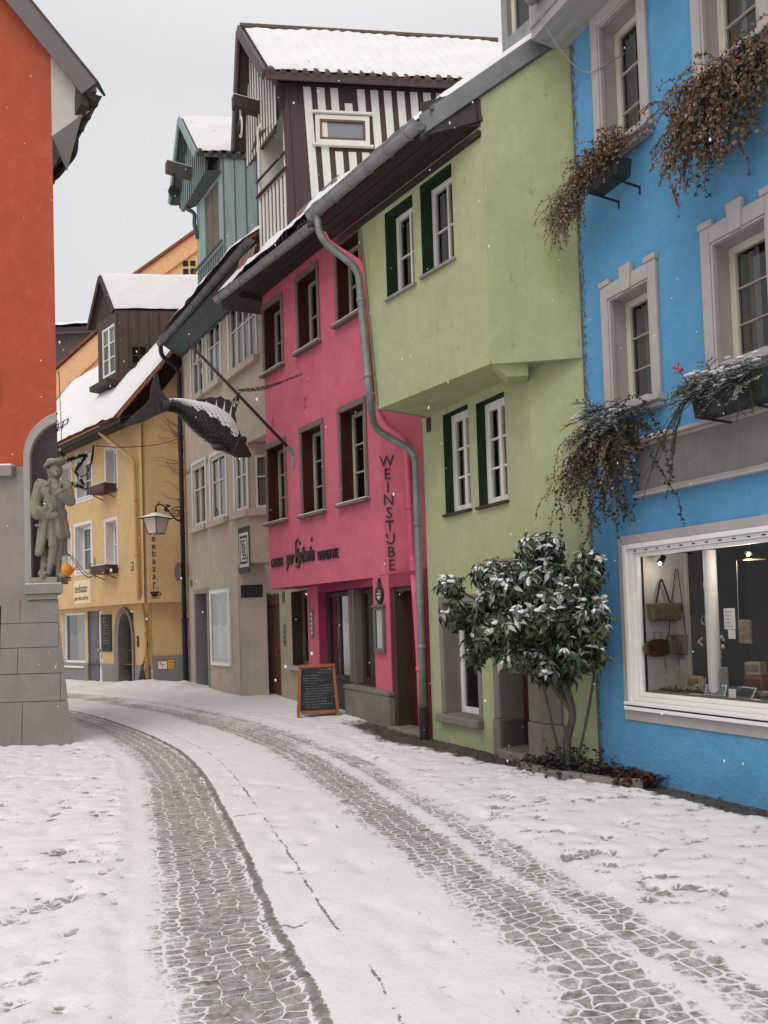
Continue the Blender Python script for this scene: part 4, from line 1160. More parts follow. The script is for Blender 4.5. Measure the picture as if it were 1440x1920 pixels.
# underside of the overhang and the hoist beam
lo = Vector((0, 0, -.74)); b = MB()
fr_, fl_ = PF @ Vector((.02, .0, 10.98)), PF @ Vector((-1.16, 0, 10.98))
b.quad(gr + Vector((0, 0, -.72)), fr_, fl_, gl + Vector((0, 0, -.34)))
b.quad(gr + Vector((0, 0, -.72)), gr, fr_ + Vector((0, 0, .3)), fr_)
b.build('overhang_soffit', M['brown_soffit'], dorm, Matrix())
bc = gr.lerp(gl, .52); bc.z = 11.42
b = MB(); b.beam(bc + nrm * .50, bc - nrm * .9, .17, .22); hb = b.build('hoist_beam', M['brown_wood'], dorm, Matrix())
b = MB(); b.beam(bc + nrm * .51 + Vector((0, 0, .112)), bc + nrm * .02 + Vector((0, 0, .112)), .16, .03); b.build('beam_snow', M['snow'], dorm, Matrix())
pc = bc + nrm * .36 + Vector((0, 0, -.36))
b = MB(); b.tube([pc + Vector((0, 0, .26)), pc + Vector((0, 0, .10))], .02, 6)
lp = [pc + gd * (.085 * math.cos(t_)) + Vector((0, 0, .19 * math.sin(t_) - .08)) for t_ in np.linspace(PI / 2, PI * 2.5, 16)]
b.tube(lp, .018, 6); b.build('pulley_frame', M['snow'], dorm, Matrix(), smooth=True, label='pulley loop crusted with snow')
b = MB(); b.ball(pc + Vector((0, 0, -.09)), .08, 10, 8, (.9, .9, 1.9)); b.build('pulley', M['iron'], dorm, Matrix(), smooth=True)

# ================================================================== grey house
GR = frame((-4.98, 18.89), 146)
grey = thing('grey_house', 'weathered grey beige rendered house with an old teal boarded hoist dormer', 'house', GR)
M['greige'] = stucco('grey_beige_render', S(180, 166, 148), 50, .3, .18, .55, S(84, 76, 62), .5)
M['greige_pale'] = stucco('pale_patched_render', S(186, 174, 158), 50, .3, .14, .3, S(70, 62, 50), .6)
M['grey_wood'] = peeling('pale_grey_window_paint', (.58, .56, .52), (.28, .25, .21), .66)
GP = frame((-3.16, 16.20), 95)               # ground floor bay turned to the lane
GQ = frame((-2.80, 15.66), 98)               # first floor bay
U1 = [(.68, 1.46, 7.20, 8.62), (1.78, 2.57, 7.20, 8.68), (3.09, 4.5, 7.12, 8.6)]
U2 = [(.60, 1.46, 4.02, 5.53), (1.80, 2.72, 4.02, 5.50), (3.22, 3.88, 4.02, 5.30)]
GD = [(.58, 1.38, -.1, 2.36, .4, 1), (1.68, 2.80, .68, 2.36, .1, 0)]
b = MB()
b.wall(0, 5.0, 5.40, 8.75, [(a, c, d, e, .07) for a, c, d, e in U1])
b.wall(0, 3.9, 2.88, 5.40, [(a, c, d, e, .07) for a, c, d, e in U2])
b.wall(0, 3.26, -.1, 2.88, GD)
b.quad((0, 0, -.1), (0, 4, -.1), (0, 4, 8.75), (0, 0, 8.75)); b.quad((3.9, 0, 5.401), (5.0, 0, 5.401), (5.0, 1.2, 5.401), (3.9, .9, 5.401))
b.build('wall', [M['greige'], plain('lilac_grey_reveal', S(140, 135, 142), .8)], grey, GR)
b = MB(); b.wall(0, .62, 2.88, 5.40, [(.16, .60, 4.02, 5.15, .06)]); bq = b.build('bay_wall', M['greige'], grey, GQ)
b = MB(); b.wall(0, .62, -.1, 2.88, []); b.box(-.02, .62, -.05, -.001, 2.80, 2.87); b.build('bay_ground_wall', M['greige_pale'], grey, GP)
b = MB(); b.quad(*[tuple(GR @ Vector(p)) for p in ((3.26, 0, 2.88), (3.9, 0, 2.88))], tuple(GQ @ Vector((.62, 0, 2.88))), tuple(GQ @ Vector((.62, .9, 2.88))), tuple(GP @ Vector((0, .3, 2.88))))
b.build('bay_soffit', M['greige'], grey, Matrix())
for i, (a, c, d, e) in enumerate(U1 + U2):
    wide = c - a > 1
    o = window(grey, GR, a, c, d, e, .012, M['grey_wood'], .06, 4 if wide else 2, 2, .028, (M['curtain'], [(0, .25), (.27, .5), (.52, .75), (.77, 1)] if wide else [(0, .47), (.53, 1)]), rail=[.60], mull=.05)
    s = MB(); s.ring(a - .07, c + .07, d - .02, e + .08, .075, -.02, -.001, wb=.0); s.build('frame_boards', M['grey_wood'], o, GR)
    s = MB(); s.box(a - .10, c + .10, -.12, -.001, d - .17, d - .021); s.build('sill', M['greige'], o, GR, bevel=.01)
o = window(grey, GQ, .16, .60, 4.02, 5.15, .012, M['grey_wood'], .05, 1, 2, .03, (M['curtain_dark'], [(0, 1)]), rail=[.6])
s = MB(); s.box(.0, .62, -.10, -.001, 3.85, 4.0); s.build('sill', M['greige'], o, GQ, bevel=.01)
# door with deep painted reveal
d = MB(); d.box(.60, 1.36, .30, .35, -.08, 2.34)
for x0, x1, z0, z1 in ((.66, .95, .1, .9), (1.0, 1.3, .1, .9), (.66, 1.3, 1.05, 2.2)): d.ring(x0, x1, z0, z1, .03, .285, .2995)
dr = d.build('door', M['brown_wood'], grey, GR)
b = MB(); b.tube([(1.25, .28, 1.0), (1.25, .22, 1.0), (1.14, .22, 1.0)], .014, 8); b.build('handle', M['iron'], dr, GR)
b = MB(); b.box(.48, .578, -.015, -.001, -.1, 2.47); b.box(1.382, 1.48, -.015, -.001, -.1, 2.47); b.box(.578, 1.382, -.015, -.001, 2.362, 2.47)
b.build('door_surround', plain('grey_door_surround', S(140, 132, 124), .8), dr, GR)
b = MB(); b.wall(1.68, 2.80, .68, 2.36, [(1.72, 2.76, .72, 2.32, .1)]); 
# eave: soffit, fascia board and gutter
M['teal_board'] = peeling('faded_teal_boards', S(146, 166, 164), S(104, 104, 96), .60)
M['teal_dark'] = peeling('dark_teal_boards', S(84, 94, 92), S(60, 58, 54), .60)
b = MB(); b.box(-.05, 5.0, -.46, -.002, 8.74, 8.775); b.box(-.05, 5.0, -.03, -.003, 8.45, 8.739)
b.prism([(-.05, -.46, 8.70), (5.0, -.46, 8.70), (5.0, -.06, 8.48), (-.05, -.06, 8.48)], (0, 0, .05))
b.build('eave_boards', M['teal_dark'], grey, GR)
b = MB(); half_round(b, (-.05, -.54, 8.72), (5.55, -.54, 8.92), .085, 10); b.build('gutter', plain('dark_zinc', (.11, .115, .115), .5, .25, 5), grey, GR)
b = MB(); b.prism([(-.1, -.5, 8.80), (5.4, -.5, 8.98), (5.4, 2.6, 11.6), (-.1, 2.6, 11.5)], (0, 0, .07)); rf = b.build('roof', M['red_tile'], grey, GR)
snow_slab(rf, GR, [(-.1, -.55, 8.88), (5.3, -.55, 9.06), (5.3, 2.6, 11.69), (-.1, 2.6, 11.6)], .16, .04, 60, 16)
P = [GR @ Vector(p) for p in ((-.03, -.54, 8.66), (-.02, -.52, 8.40), (.03, -.10, 8.12), (.04, -.10, 4.0), (.04, -.10, 0.0))]
pipe('downpipe', M['black'], grey, P, .058, Matrix(), joints=((2, .5), (3, .02), (3, .42), (3, .5)))
b = MB(); b.tube([GR @ Vector((.04, -.10, 1.75)), GR @ Vector((.04, -.10, -.05))], .074, 12); b.tube([GR @ Vector((.04, -.10, 1.78)), GR @ Vector((.04, -.10, 1.72))], .088, 12)
b.build('pipe_shoe', M['black'], grey, Matrix())
# teal hoist dormer
TF = frame((-3.36, 16.49), 146); TS = frame((-3.36, 16.49), 83.5)
b = MB()
b.wall(-1.62, 0, 8.9, 12.2, [(-1.10, -.22, 10.3, 11.75, .07)])
b.add([TF.inverted() @ TS @ Vector(p) for p in ((0, 0, 8.9), (4, 0, 8.9), (4, 0, 12.2), (0, 0, 12.2))], [(0, 1, 2, 3)])
b.quad((-1.62, 0, 8.9), (-1.62, 3, 8.9), (-1.62, 3, 12.2), (-1.62, 0, 12.2))
dm = b.build('dormer', M['teal_board'], grey, TF)
b = MB()
for i in range(14): b.box(.02 + i * .25, .045 + i * .25, -.012, -.001, 8.95, 12.1)
b.build('cover_strips', M['teal_dark'], dm, TS)
b = MB()
for i in range(15): b.box(-1.60 + i * .11, -1.565 + i * .11, -.015, -.001, 8.95, 10.12)
b.build('front_strips', M['teal_dark'], dm, TF)
old = wood('bleached_loading_door', S(108, 100, 88), .8, .4)
b = MB(); b.box(-1.10, -.70, .045, .069, 10.3, 11.75); b.box(-.68, -.22, .045, .069, 10.3, 11.75); ld = b.build('loading_door', old, dm, TF)
b = MB(); b.box(-.699, -.681, .05, .066, 10.31, 11.74); b.build('door_gap', M['black'], ld, TF)
b = MB(); b.tube([(-1.72, -.06, 10.18), (.04, -.06, 10.18)], .032, 8); b.build('rail', M['teal_dark'], dm, TF)
er, el, ap = Vector((-3.9, 16.39, 12.10)), Vector((-5.04, 18.31, 12.10)), Vector((-4.53, 17.45, 13.65))
b = MB(); b.prism([er, er + sd * 4.6, ap + sd * 4.6, ap], (0, 0, .07)); b.prism([el, ap, ap + sd * 4.6, el + sd * 4.6], (0, 0, .07)); b.build('dormer_roof', M['teal_dark'], dm, Matrix())
u = (ap - er).normalized(); b = MB(); e2 = er + Vector((0, 0, .09)); tile_row(b, e2 + sd * .1 - u * .02, e2 + sd * 2.6 - u * .02, u, .062, .21, .12); b.build('eave_tiles', M['brick_tile'], dm, Matrix(), smooth=True)
snow_slab(dm, Matrix(), [er + up_ + sd * .06 + u * .02, er + up_ + sd * 4.5 + u * .02, ap + up_ + sd * 4.5, ap + up_ + sd * .06], .11, .012, 110, 22, wave=.012, ragged=.06)
gd2 = (el - er).normalized(); nr2 = Vector((gd2.y, -gd2.x, 0)); nr2 = nr2 if nr2.x < 0 else -nr2
b = MB()
for p, q in ((er, ap), (el, ap)): b.beam(p + nr2 * .02 + Vector((0, 0, .03)), q + nr2 * .02 + Vector((0, 0, .03)), .05, .15)
b.build('barge_boards', M['teal_board'], dm, Matrix())
bk = -nr2 * .22; gl, gr, ga = el + bk, er + bk, ap + bk
b = MB(); b.prism([gr + gd2 * .05 + Vector((0, 0, -.25)), gl - gd2 * .3 + Vector((0, 0, -.25)), gl, ga, gr], -nr2 * .05); b.build('gable_front', M['teal_dark'], dm, Matrix())
b = MB(); W = (gl - gr).length
for i in range(13):
    s = .08 + i * (W - .2) / 13; p = gr + gd2 * s + nr2 * .012
    k = (ga - gr).dot(gd2); top = gr.z + (ga.z - gr.z) * s / k if s < k else gl.z + (ga.z - gl.z) * (W - s) / (W - k)
    b.prism([Vector((p.x, p.y, gr.z - .24)), Vector((p.x, p.y, gr.z - .24)) + gd2 * .05, Vector((p.x, p.y, top - .06)) + gd2 * .05, Vector((p.x, p.y, top - .06))], -nr2 * .011)
b.build('gable_strips', M['teal_board'], dm, Matrix())
b = MB(); fr_, fl_ = TF @ Vector((.02, 0, 11.80)), TF @ Vector((-1.66, 0, 11.80))
b.quad(gr + Vector((0, 0, -.25)), fr_, fl_, gl + Vector((0, 0, -.25)) - gd2 * .3); b.build('overhang_soffit', M['teal_dark'], dm, Matrix())
bc = gr.lerp(gl, .50); bc.z = 12.36
b = MB(); b.beam(bc + nr2 * .60, bc - nr2 * .8, .18, .24); b.build('hoist_beam', wood('weathered_beam', (.10, .09, .08)), dm, Matrix())
b = MB(); b.beam(bc + nr2 * .59 + Vector((0, 0, .125)), bc + Vector((0, 0, .125)), .17, .03); b.build('beam_snow', M['snow'], dm, Matrix())
pc = bc + nr2 * .42 + Vector((0, 0, -.50)); b = MB(); b.tube([pc + Vector((0, 0, .4)), pc], .015, 6)
b.tube([pc - gd2 * .04 - Vector((0, 0, .05)), pc + gd2 * .04 - Vector((0, 0, .05))], .14, 14); b.build('pulley', M['iron'], dm, Matrix())
b = MB(); q0 = TF @ Vector((-1.55, -.02, 10.95)); b.tube(catmull([q0, q0 + Vector((-.06, -.02, .35)), gl + Vector((.5, -.5, -.45)), gl + Vector((.30, -.45, -.28))], 5), .05, 8); b.build('brace', M['teal_dark'], dm, Matrix())
# things fixed to the grey house ----------------------------------------------
t = thing('display_case', 'white framed glass display case on the grey house wall beside its door', 'display case', GR @ Matrix.Translation((1.66, 0, .66)))
b = MB(); b.ring(0, 1.16, 0, 1.72, .06, -.06, .0); b.ring(.061, 1.099, .061, 1.659, .02, -.045, -.01); b.build('case_frame', M['fresh_white'], t, None, bevel=.005)
b = MB(); b.quad((.08, -.03, .08), (1.08, -.03, .08), (1.08, -.03, 1.64), (.08, -.03, 1.64)); b.build('pane', M['mirror_glass'], t)
b = MB(); b.quad((.02, .09, .02), (1.14, .09, .02), (1.14, .09, 1.70), (.02, .09, 1.70)); b.build('backing', plain('pale_case_lining', (.42, .44, .42), .8, .15, 3), t)
b = MB()
for i, (x, z, w_, h) in enumerate(((.2, 1.0, .3, .4), (.6, .9, .36, .5), (.2, .25, .34, .5), (.65, .2, .3, .5))): b.box(x, x + w_, .075, .088, z, z + h)
b.build('prints', plain('faded_prints', (.55, .55, .52), .8, .3, 9), t)
b = MB(); b.box(.0, 1.16, -.075, .0, 1.7205, 1.735); b.build('snow', M['snow'], t, None, bevel=.006)
t = thing('sign', 'dark grey painted panel with a nested black and white emblem on the grey house', 'sign', GR @ Matrix.Translation((3.35, 0, 2.67)))
dk = plain('emblem_dark', S(68, 62, 62), .8); pl = plain('emblem_pale', S(196, 190, 180), .8)
b = MB(); b.box(0, .58, -.012, -.001, 0, .99); b.build('panel', dk, t)
b = MB(); b.box(.05, .53, -.018, -.0125, .13, .86); b.build('pale_field', pl, t)
b = MB(); b.ring(.10, .48, .20, .80, .022, -.024, -.0185, wt=.05, wb=.05); b.box(.19, .39, -.024, -.0185, .295, .325); b.box(.19, .39, -.024, -.0185, .675, .705)
b.tube([(.29 + .07 * math.cos(k), -.021, .50 + .13 * math.sin(k)) for k in np.linspace(0, 2 * PI, 18)], .012, 5); b.tube([(.29, -.021, .44), (.29, -.021, .56)], .008, 5)
b.tube([(.15, -.021, .70), (.23, -.021, .58)], .010, 5); b.tube([(.35, -.021, .42), (.44, -.021, .29)], .010, 5); b.tube([(.29, -.021, .63), (.29, -.021, .68)], .008, 5); b.tube([(.29, -.021, .32), (.29, -.021, .37)], .008, 5)
b.build('emblem', dk, t)
t = thing('sign', 'plain black board fixed above the pale patched wall of the grey house', 'sign', GP @ Matrix.Translation((.06, 0, 2.16)))
b = MB(); b.box(0, .48, -.03, -.001, 0, .27); b.build('board', M['black'], t, None, bevel=.004)
b = MB()
for x in (.05, .43): b.tube([(x, -.034, .02), (x, -.0305, .02)], .010, 8)
b.build('screws', M['zinc'], t)
t = thing('number_plate', 'small enamel house number plate on the grey house corner', 'number plate', GR @ Matrix.Translation((.26, 0, 2.55)))
b = MB(); b.box(0, .14, -.01, -.001, 0, .19); b.build('plate', plain('plate_grey', S(120, 112, 104)), t)
lettering('11', .15, M['black'], t, WM[t] @ Matrix.Translation((.01, -.013, .04)), depth=.003, sx=.8)
for nm, lb, x, z, w_, h, txt in (('number_plate', 'small grey number plate high on the cream pilaster by the brown door', -4.95, 2.0, .17, .24, '9'),
                            ('intercom', 'narrow metal intercom plate on the cream pilaster between door and window', -4.92, 1.10, .16, .46, None)):
    t = thing(nm, lb, nm.replace('_', ' '), PL @ Matrix.Translation((x, 0, z)))
    b = MB(); b.box(0, w_, -.014, -.001, 0, h); b.build('plate', plain(nm + '_metal', S(104, 98, 88), .5), t, None, bevel=.003)
    if txt: lettering(txt, .2, M['black'], t, WM[t] @ Matrix.Translation((.03, -.017, .05)), depth=.003)
    else:
        b = MB()
        for k in range(3): b.tube([(.08, -.024, .10 + k * .10), (.08, -.0145, .10 + k * .10)], .018, 8)
        b.build('bell_buttons', M['black'], t)
# menu case, tavern emblem and carved plaque on the pink piers
t = thing('menu_case', 'dark framed glazed menu case on the pink pier beside the tavern door', 'menu case', PL @ Matrix.Translation((-.42, -.012, 1.12)))
b = MB(); b.ring(0, .34, 0, .66, .045, -.05, -.001); b.box(-.02, .36, -.07, -.001, .6605, .70); b.box(-.01, .35, -.055, -.001, -.02, -.001); b.build('case_frame', M['brown_frame'], t, None, bevel=.004)
b = MB(); b.box(.046, .294, -.01, -.002, .046, .614); b.build('menu_sheet', M['paper'], t)
b = MB(); b.quad((.046, -.03, .046), (.294, -.03, .046), (.294, -.03, .614), (.046, -.03, .614)); b.build('pane', M['mirror_glass'], t)
t = thing('sign', 'dark shield shaped beer plaque with pale relief above the menu case', 'sign', PL @ Matrix.Translation((-.24, -.012, 2.0)))
b = MB(); b.prism([(-.12, 0, .05), (-.13, 0, -.08), (-.05, 0, -.16), (.0, 0, -.19), (.05, 0, -.16), (.13, 0, -.08), (.12, 0, .05), (.05, 0, .10), (.02, 0, .22), (-.02, 0, .22), (-.05, 0, .10)], (0, -.03, 0)); b.build('shield', M['black'], t, None, bevel=.006)
b = MB(); b.lathe([(.001, .0), (.05, .0), (.085, -.006), (.085, -.01)], (0, 0, 0), 14); o = b.build('relief', M['silver'], t, None); o.matrix_basis = Matrix.Translation((0, -.034, -.03)) @ Matrix.Rotation(PI / 2, 4, 'X')
b = MB(); b.box(-.045, .045, -.046, -.040, -.05, -.03); b.tube([(-.03, -.043, .0), (.0, -.043, .03), (.03, -.043, .0)], .007, 5); b.build('crest', M['black'], t)
t = thing('sign', 'narrow carved metal plaque on the left pink pillar behind the chalkboard', 'sign', PL @ Matrix.Translation((-3.24, -.012, 1.30)))
b = MB(); b.box(0, .14, -.02, -.001, 0, .52); b.build('plaque', M['brown_frame'], t, None, bevel=.006)
b = MB()
for k in range(5): b.ball((.07, -.022, .08 + k * .09), .036, 7, 5, (1, .4, 1))
b.build('carving', M['silver'], t, smooth=True)

# ================================================================== yellow house
YL = frame((-7.52, 21.12), 132); YU = frame((-7.8, 20.84), 135); YS = frame((-6.17, 19.25), 78)
yel = thing('yellow_house', 'ochre yellow rendered tea shop house with brown boarded dormer at the bend', 'house', YU)
M['ochre'] = stucco('ochre_render', S(206, 175, 127), 50, .2, .10, .35, S(120, 95, 55), .3)
M['ochre_grey'] = stucco('grey_base_render', S(136, 134, 130), 50, .2, .10, .3)
M['white_reveal'] = plain('white_reveal', (.66, .63, .62), .7, .05)
YW = [(-1.72, -.72, 5.40, 6.56), (.23, .88, 5.46, 6.54), (-2.85, -2.14, 5.44, 6.52), (-1.90, -.80, 3.26, 4.62), (.15, .81, 3.30, 4.53), (-2.95, -2.24, 3.25, 4.56)]
b = MB(); b.wall(-5.5, 2.30, 2.22, 7.08, [(a, c, d, e, .26, 1) for a, c, d, e in YW])
b.quad((-5.5, 0, 2.222), (2.3, 0, 2.222), (2.3, 1.0, 2.222), (-5.5, 1.0, 2.222)); b.build('wall', [M['ochre'], M['white_reveal']], yel, YU)
for a, c, d, e in YW:
    o = window(yel, YU, a, c, d, e, .22, M['fresh_white'], .07, 2, 2, .03, (M['curtain'], [(0, .2), (.8, 1)]), mull=.07)
    s = MB(); s.ring(a - .09, c + .09, d - .09, e + .10, .088, -.012, -.001); s.build('painted_border', M['white_reveal'], o, YU)
    s = MB(); s.box(a + .01, c - .01, -.05, .219, d + .001, d + .04); s.build('snow', M['snow'], o, YU, bevel=.01)
b = MB()
P_ = [YS.inverted() @ YU @ Vector((2.3, 0, 2.22))]
b.quad((.10, 0, 2.22), (1.6, 0, 2.22), (1.6, 0, 9.2), (.10, 0, 7.15)); b.quad((-.09, .10, 2.22), (.10, 0, 2.22), (.10, 0, 7.15), (-.09, .1, 7.1))
b.quad((.13, .34, -.1), (1.6, .34, -.1), (1.6, .34, 2.22), (.13, .34, 2.22)); b.quad((.1, 0, 2.221), (1.6, 0, 2.221), (1.6, .36, 2.221), (.1, .36, 2.221))
b.build('side_wall', M['ochre'], yel, YS)
b = MB(); b.box(.12, 1.6, .30, .339, -.1, .82); b.build('side_base', M['ochre_grey'], yel, YS)
# ground floor
b = MB()
b.wall(-5.5, 1.70, .56, 2.3, [(-3.46, -2.05, .561, 2.08, .12, 1), (-1.85, -.97, .561, 2.11, .3, 2), (-.04, .80, .561, 2.1, .35, 2)])
b.quad((1.7, 0, .56), (1.7, 1.0, .56), (1.7, 1.0, 2.3), (1.7, 0, 2.3)); b.build('ground_floor_wall', [M['ochre'], M['white_reveal'], M['ochre_grey']], yel, YL)
b = MB(); b.wall(-5.5, 1.72, -.1, .56, [(-1.85, -.97, -.1, .56, .3), (-.04, .80, -.1, .56, .35)], y=-.02); b.quad((-5.5, -.02, .56), (1.72, -.02, .56), (1.72, 0, .56), (-5.5, 0, .56)); b.build('base', M['ochre_grey'], yel, YL)
o = window(yel, YL, -3.46, -2.05, .565, 2.08, .07, M['fresh_white'], .05, 1, 1, .03, (M['curtain'], [(.45, .78)]), glass=M['mirror_glass'], name='shop_window')
b = MB(); b.box(-3.5, -2.0, -.08, -.021, .42, .47); b.build('sill', M['fresh_white'], o, YL)
d = MB(); d.box(-1.30, -.98, .10, .15, .0, 2.1); d.ring(-1.30, -.98, .0, 2.1, .07, .08, .0995)
dr = d.build('shop_door', M['fresh_white'], yel, YL)
b = MB(); b.box(-1.22, -1.06, .085, .0995, .7, 2.0); b.build('door_pane', M['curtain_dark'], dr, YL)
b = MB(); b.ball((-1.27, .04, .95), .05, 10, 7); b.build('handle', M['bag_gold'], dr, YL, smooth=True)
b = MB(); b.box(-1.84, -1.31, .06, .2, -.05, 2.1); b.build('door_side_panel', plain('slate_panel', S(104, 102, 106), .7), yel, YL)
# pointed arch door


def arch(x0, x1, zs, zt, n=8):
    m = (x0 + x1) / 2; L = [(x0, 0, -.08)]
    for i in range(n + 1):
        a = i / n; L.append((x0 + (m - x0) * (1 - math.cos(a * PI / 2)) * (.55 + .45 * a), 0, zs + (zt - zs) * math.sin(a * PI / 2)))
    return L + [(2 * m - x, y, z) for x, y, z in reversed(L[:-1])]


b = MB(); o_, i_ = arch(-.22, .86, 1.05, 2.16), arch(.04, .78, 1.05, 2.0)
f = lambda L, y: [(x, y, z) for x, _, z in L]
n = len(o_); b.add(f(o_, -.06) + f(i_, -.06), [(k, k + 1, n + k + 1, n + k) for k in range(n - 1)])
b.add(f(o_, -.06) + f(o_, .02), [(k, k + 1, n + k + 1, n + k) for k in range(n - 1)]); b.add(f(i_, -.06) + f(i_, .3), [(k, k + 1, n + k + 1, n + k) for k in range(n - 1)])
b.build('arch_surround', plain('grey_arch_stone', S(126, 120, 112), .85, .2, 6, .4), yel, YL)
b = MB(); b.prism([(x, .26, z) for x, _, z in i_], (0, .05, 0))
ad = b.build('arch_door', wood('black_brown_door', (.045, .03, .026), .6, .4), yel, YL)
b = MB()
for k in range(11):
    z = .05 + k * .14
    b.prism([(.10, .25, z + .20), (.40, .25, z), (.40, .25, z + .03), (.10, .25, z + .23)], (0, .009, 0)); b.prism([(.72, .25, z + .20), (.42, .25, z), (.42, .25, z + .03), (.72, .25, z + .23)], (0, .009, 0))
b.build('door_slats', M['brown_wood'], ad, YL)
b = MB(); b.tube([(.18, .24, .95), (.18, .19, .95), (.30, .19, .95)], .013, 8); b.build('handle', M['silver'], ad, YL)
# eave, roof, pipe
b = MB(); b.prism([(-5.6, -.62, 6.86), (2.5, -.62, 6.86), (2.5, -.002, 7.08), (-5.6, -.002, 7.08)], (0, 0, .04)); b.box(-5.6, 2.5, -.66, -.625, 6.76, 6.90)
b.prism([(-5.6, -.6, 6.85), (2.45, -.6, 6.85), (2.3, -.02, 7.05), (-5.6, -.02, 7.05)], (0, 0, -.12)); b.build('soffit', M['brown_soffit'], yel, YU)
dy = YU.inverted().to_3x3() @ (YS.to_3x3() @ Vector((1, 0, 0)))
E0 = Vector((2.42, -.68, 6.90)); SL = 1.47
def yroof(s): return E0 + dy * s + Vector((0, 0, s * dy.y * SL))
TOP = 2.6
lx = lambda s: Vector((-5.6, yroof(s).y, yroof(s).z))
b = MB(); b.prism([lx(0), yroof(0), yroof(TOP), lx(TOP)], (0, 0, .08)); rf = b.build('roof', M['red_tile'], yel, YU)
u3 = Vector((0, 0, .10))
snow_slab(rf, YU, [lx(0) + u3 + Vector((0, -.05, -.06)), yroof(0) + u3 + Vector((-.10, -.05, -.06)), yroof(TOP) + u3 + Vector((-.1, 0, 0)), lx(TOP) + u3], .12, .03, 90, 30, ragged=.10)
b = MB()
for i in range(15):
    s = i * .17; p = yroof(s); q = yroof(s + .2)
    b.prism([p + Vector((-.16, 0, .0)), p + Vector((.06, 0, -.03)), q + Vector((.06, 0, .02)), q + Vector((-.16, 0, .05))], (0, 0, .05))
b.build('verge_tiles', M['red_tile'], yel, YU)
pipe('downpipe', plain('ochre_pipe_paint', S(196, 158, 104), .6, .12, 6), yel, [YU @ Vector(p) for p in ((1.15, -.60, 6.80), (1.25, -.5, 6.66), (2.08, -.10, 5.95), (2.14, -.08, 2.42))] + [YL @ Vector((1.52, -.10, 2.0)), YL @ Vector((1.60, -.10, 1.6)), YL @ Vector((1.62, -.10, .1))], .055, Matrix(), joints=((2, .3), (2, .7), (5, .1), (5, .6)))
b = MB()
for i in range(2):
    b.tube([(-2.4, -.45, 7.55 + i * .12), (-1.2, -.45, 7.55 + i * .12)], .012, 5)
for i in range(4): b.beam((-2.3 + i * .35, -.50, 7.2), (-2.3 + i * .35, -.42, 7.70), .05, .02)
b.build('snow_guard', M['iron'], yel, YU)
# brown boarded dormer
YDF = frame((-7.13, 20.24), 135); YDS = frame((-7.13, 20.24), 84)
M['dormer_board'] = wood('dormer_boards', (.075, .048, .034), .7, .35)
b = MB(); b.wall(-1.15, 0, 7.3, 10.3, [(-.92, -.10, 8.62, 10.02, .08)])
b.add([YDF.inverted() @ YDS @ Vector(p) for p in ((0, 0, 7.3), (4, 0, 7.3), (4, 0, 10.3), (0, 0, 10.3))], [(0, 1, 2, 3)]); b.quad((-1.15, 0, 7.3), (-1.15, 3, 7.3), (-1.15, 3, 10.3), (-1.15, 0, 10.3))
dm = b.build('dormer', M['dormer_board'], yel, YDF)
b = MB()
for i in range(13): b.box(.02 + i * .28, .05 + i * .28, -.012, -.001, 7.3, 10.24)
b.build('cover_strips', M['brown_wood'], dm, YDS)
b = MB()
for i in range(9): b.box(-1.12 + i * .13, -1.08 + i * .13, -.02, -.001, 7.3, 8.22)
b.build('front_strips', M['brown_wood'], dm, YDF)
window(dm, YDF, -.92, -.10, 8.62, 10.02, .02, M['fresh_white'], .06, 2, 3, .028, (M['curtain'], [(0, 1)], .25), mull=.07, name='dormer_window', deep=.3)
window(dm, YDS, .35, .88, 8.72, 9.37, -.055, M['brown_wood'], .08, 2, 2, .02, None, name='dormer_window', room=False)
b = MB(); b.quad((.36, -.014, 8.73), (.87, -.014, 8.73), (.87, -.014, 9.36), (.36, -.014, 9.36)); b.build('dark_backing', M['dark_room'], dm, YDS)
b = MB(); b.box(-1.08, -.0, -.30, -.001, 8.24, 8.38); b.build('planter_ledge', M['brown_wood'], dm, YDF)
er, el, ap = Vector((-7.21, 20.31, 10.28)), Vector((-8.37, 21.47, 10.28)), Vector((-7.77, 20.87, 11.53))
sdy = Vector((math.sin(math.radians(84)), math.cos(math.radians(84)), 0)); gd3 = (el - er).normalized(); nr3 = Vector((gd3.y, -gd3.x, 0)); nr3 = nr3 if nr3.x < 0 else -nr3
er = er + sdy * 0; b = MB(); b.prism([er, er + sdy * 4, ap + sdy * 4, ap], (0, 0, .07)); b.prism([el, ap, ap + sdy * 4, el + sdy * 4], (0, 0, .07)); b.build('dormer_roof', M['brown_soffit'], dm, Matrix())
snow_slab(dm, Matrix(), [er + up_, er + up_ + sdy * 3.9, ap + up_ + sdy * 3.9, ap + up_], .09, .012, 70, 16, ragged=.03)
b = MB()
for p, q in ((er, ap), (el, ap)): b.beam(p + nr3 * .02 + Vector((0, 0, .03)), q + nr3 * .02 + Vector((0, 0, .03)), .05, .13)
b.build('barge_boards', M['brown_wood'], dm, Matrix())
bk = -nr3 * .12; b = MB(); b.prism([er + bk, el + bk, ap + bk], -nr3 * .05); b.build('gable_front', M['dormer_board'], dm, Matrix())
b = MB()
for i in range(9):
    s = .10 + i * .165; p = er + bk + gd3 * s + nr3 * .012; W = (el - er).length; top = er.z + (ap.z - er.z) * (1 - abs(s - W / 2) / (W / 2))
    b.prism([Vector((p.x, p.y, er.z)), Vector((p.x, p.y, er.z)) + gd3 * .04, Vector((p.x, p.y, top - .04)) + gd3 * .04, Vector((p.x, p.y, top - .04))], -nr3 * .011)
b.build('gable_strips', M['brown_wood'], dm, Matrix())
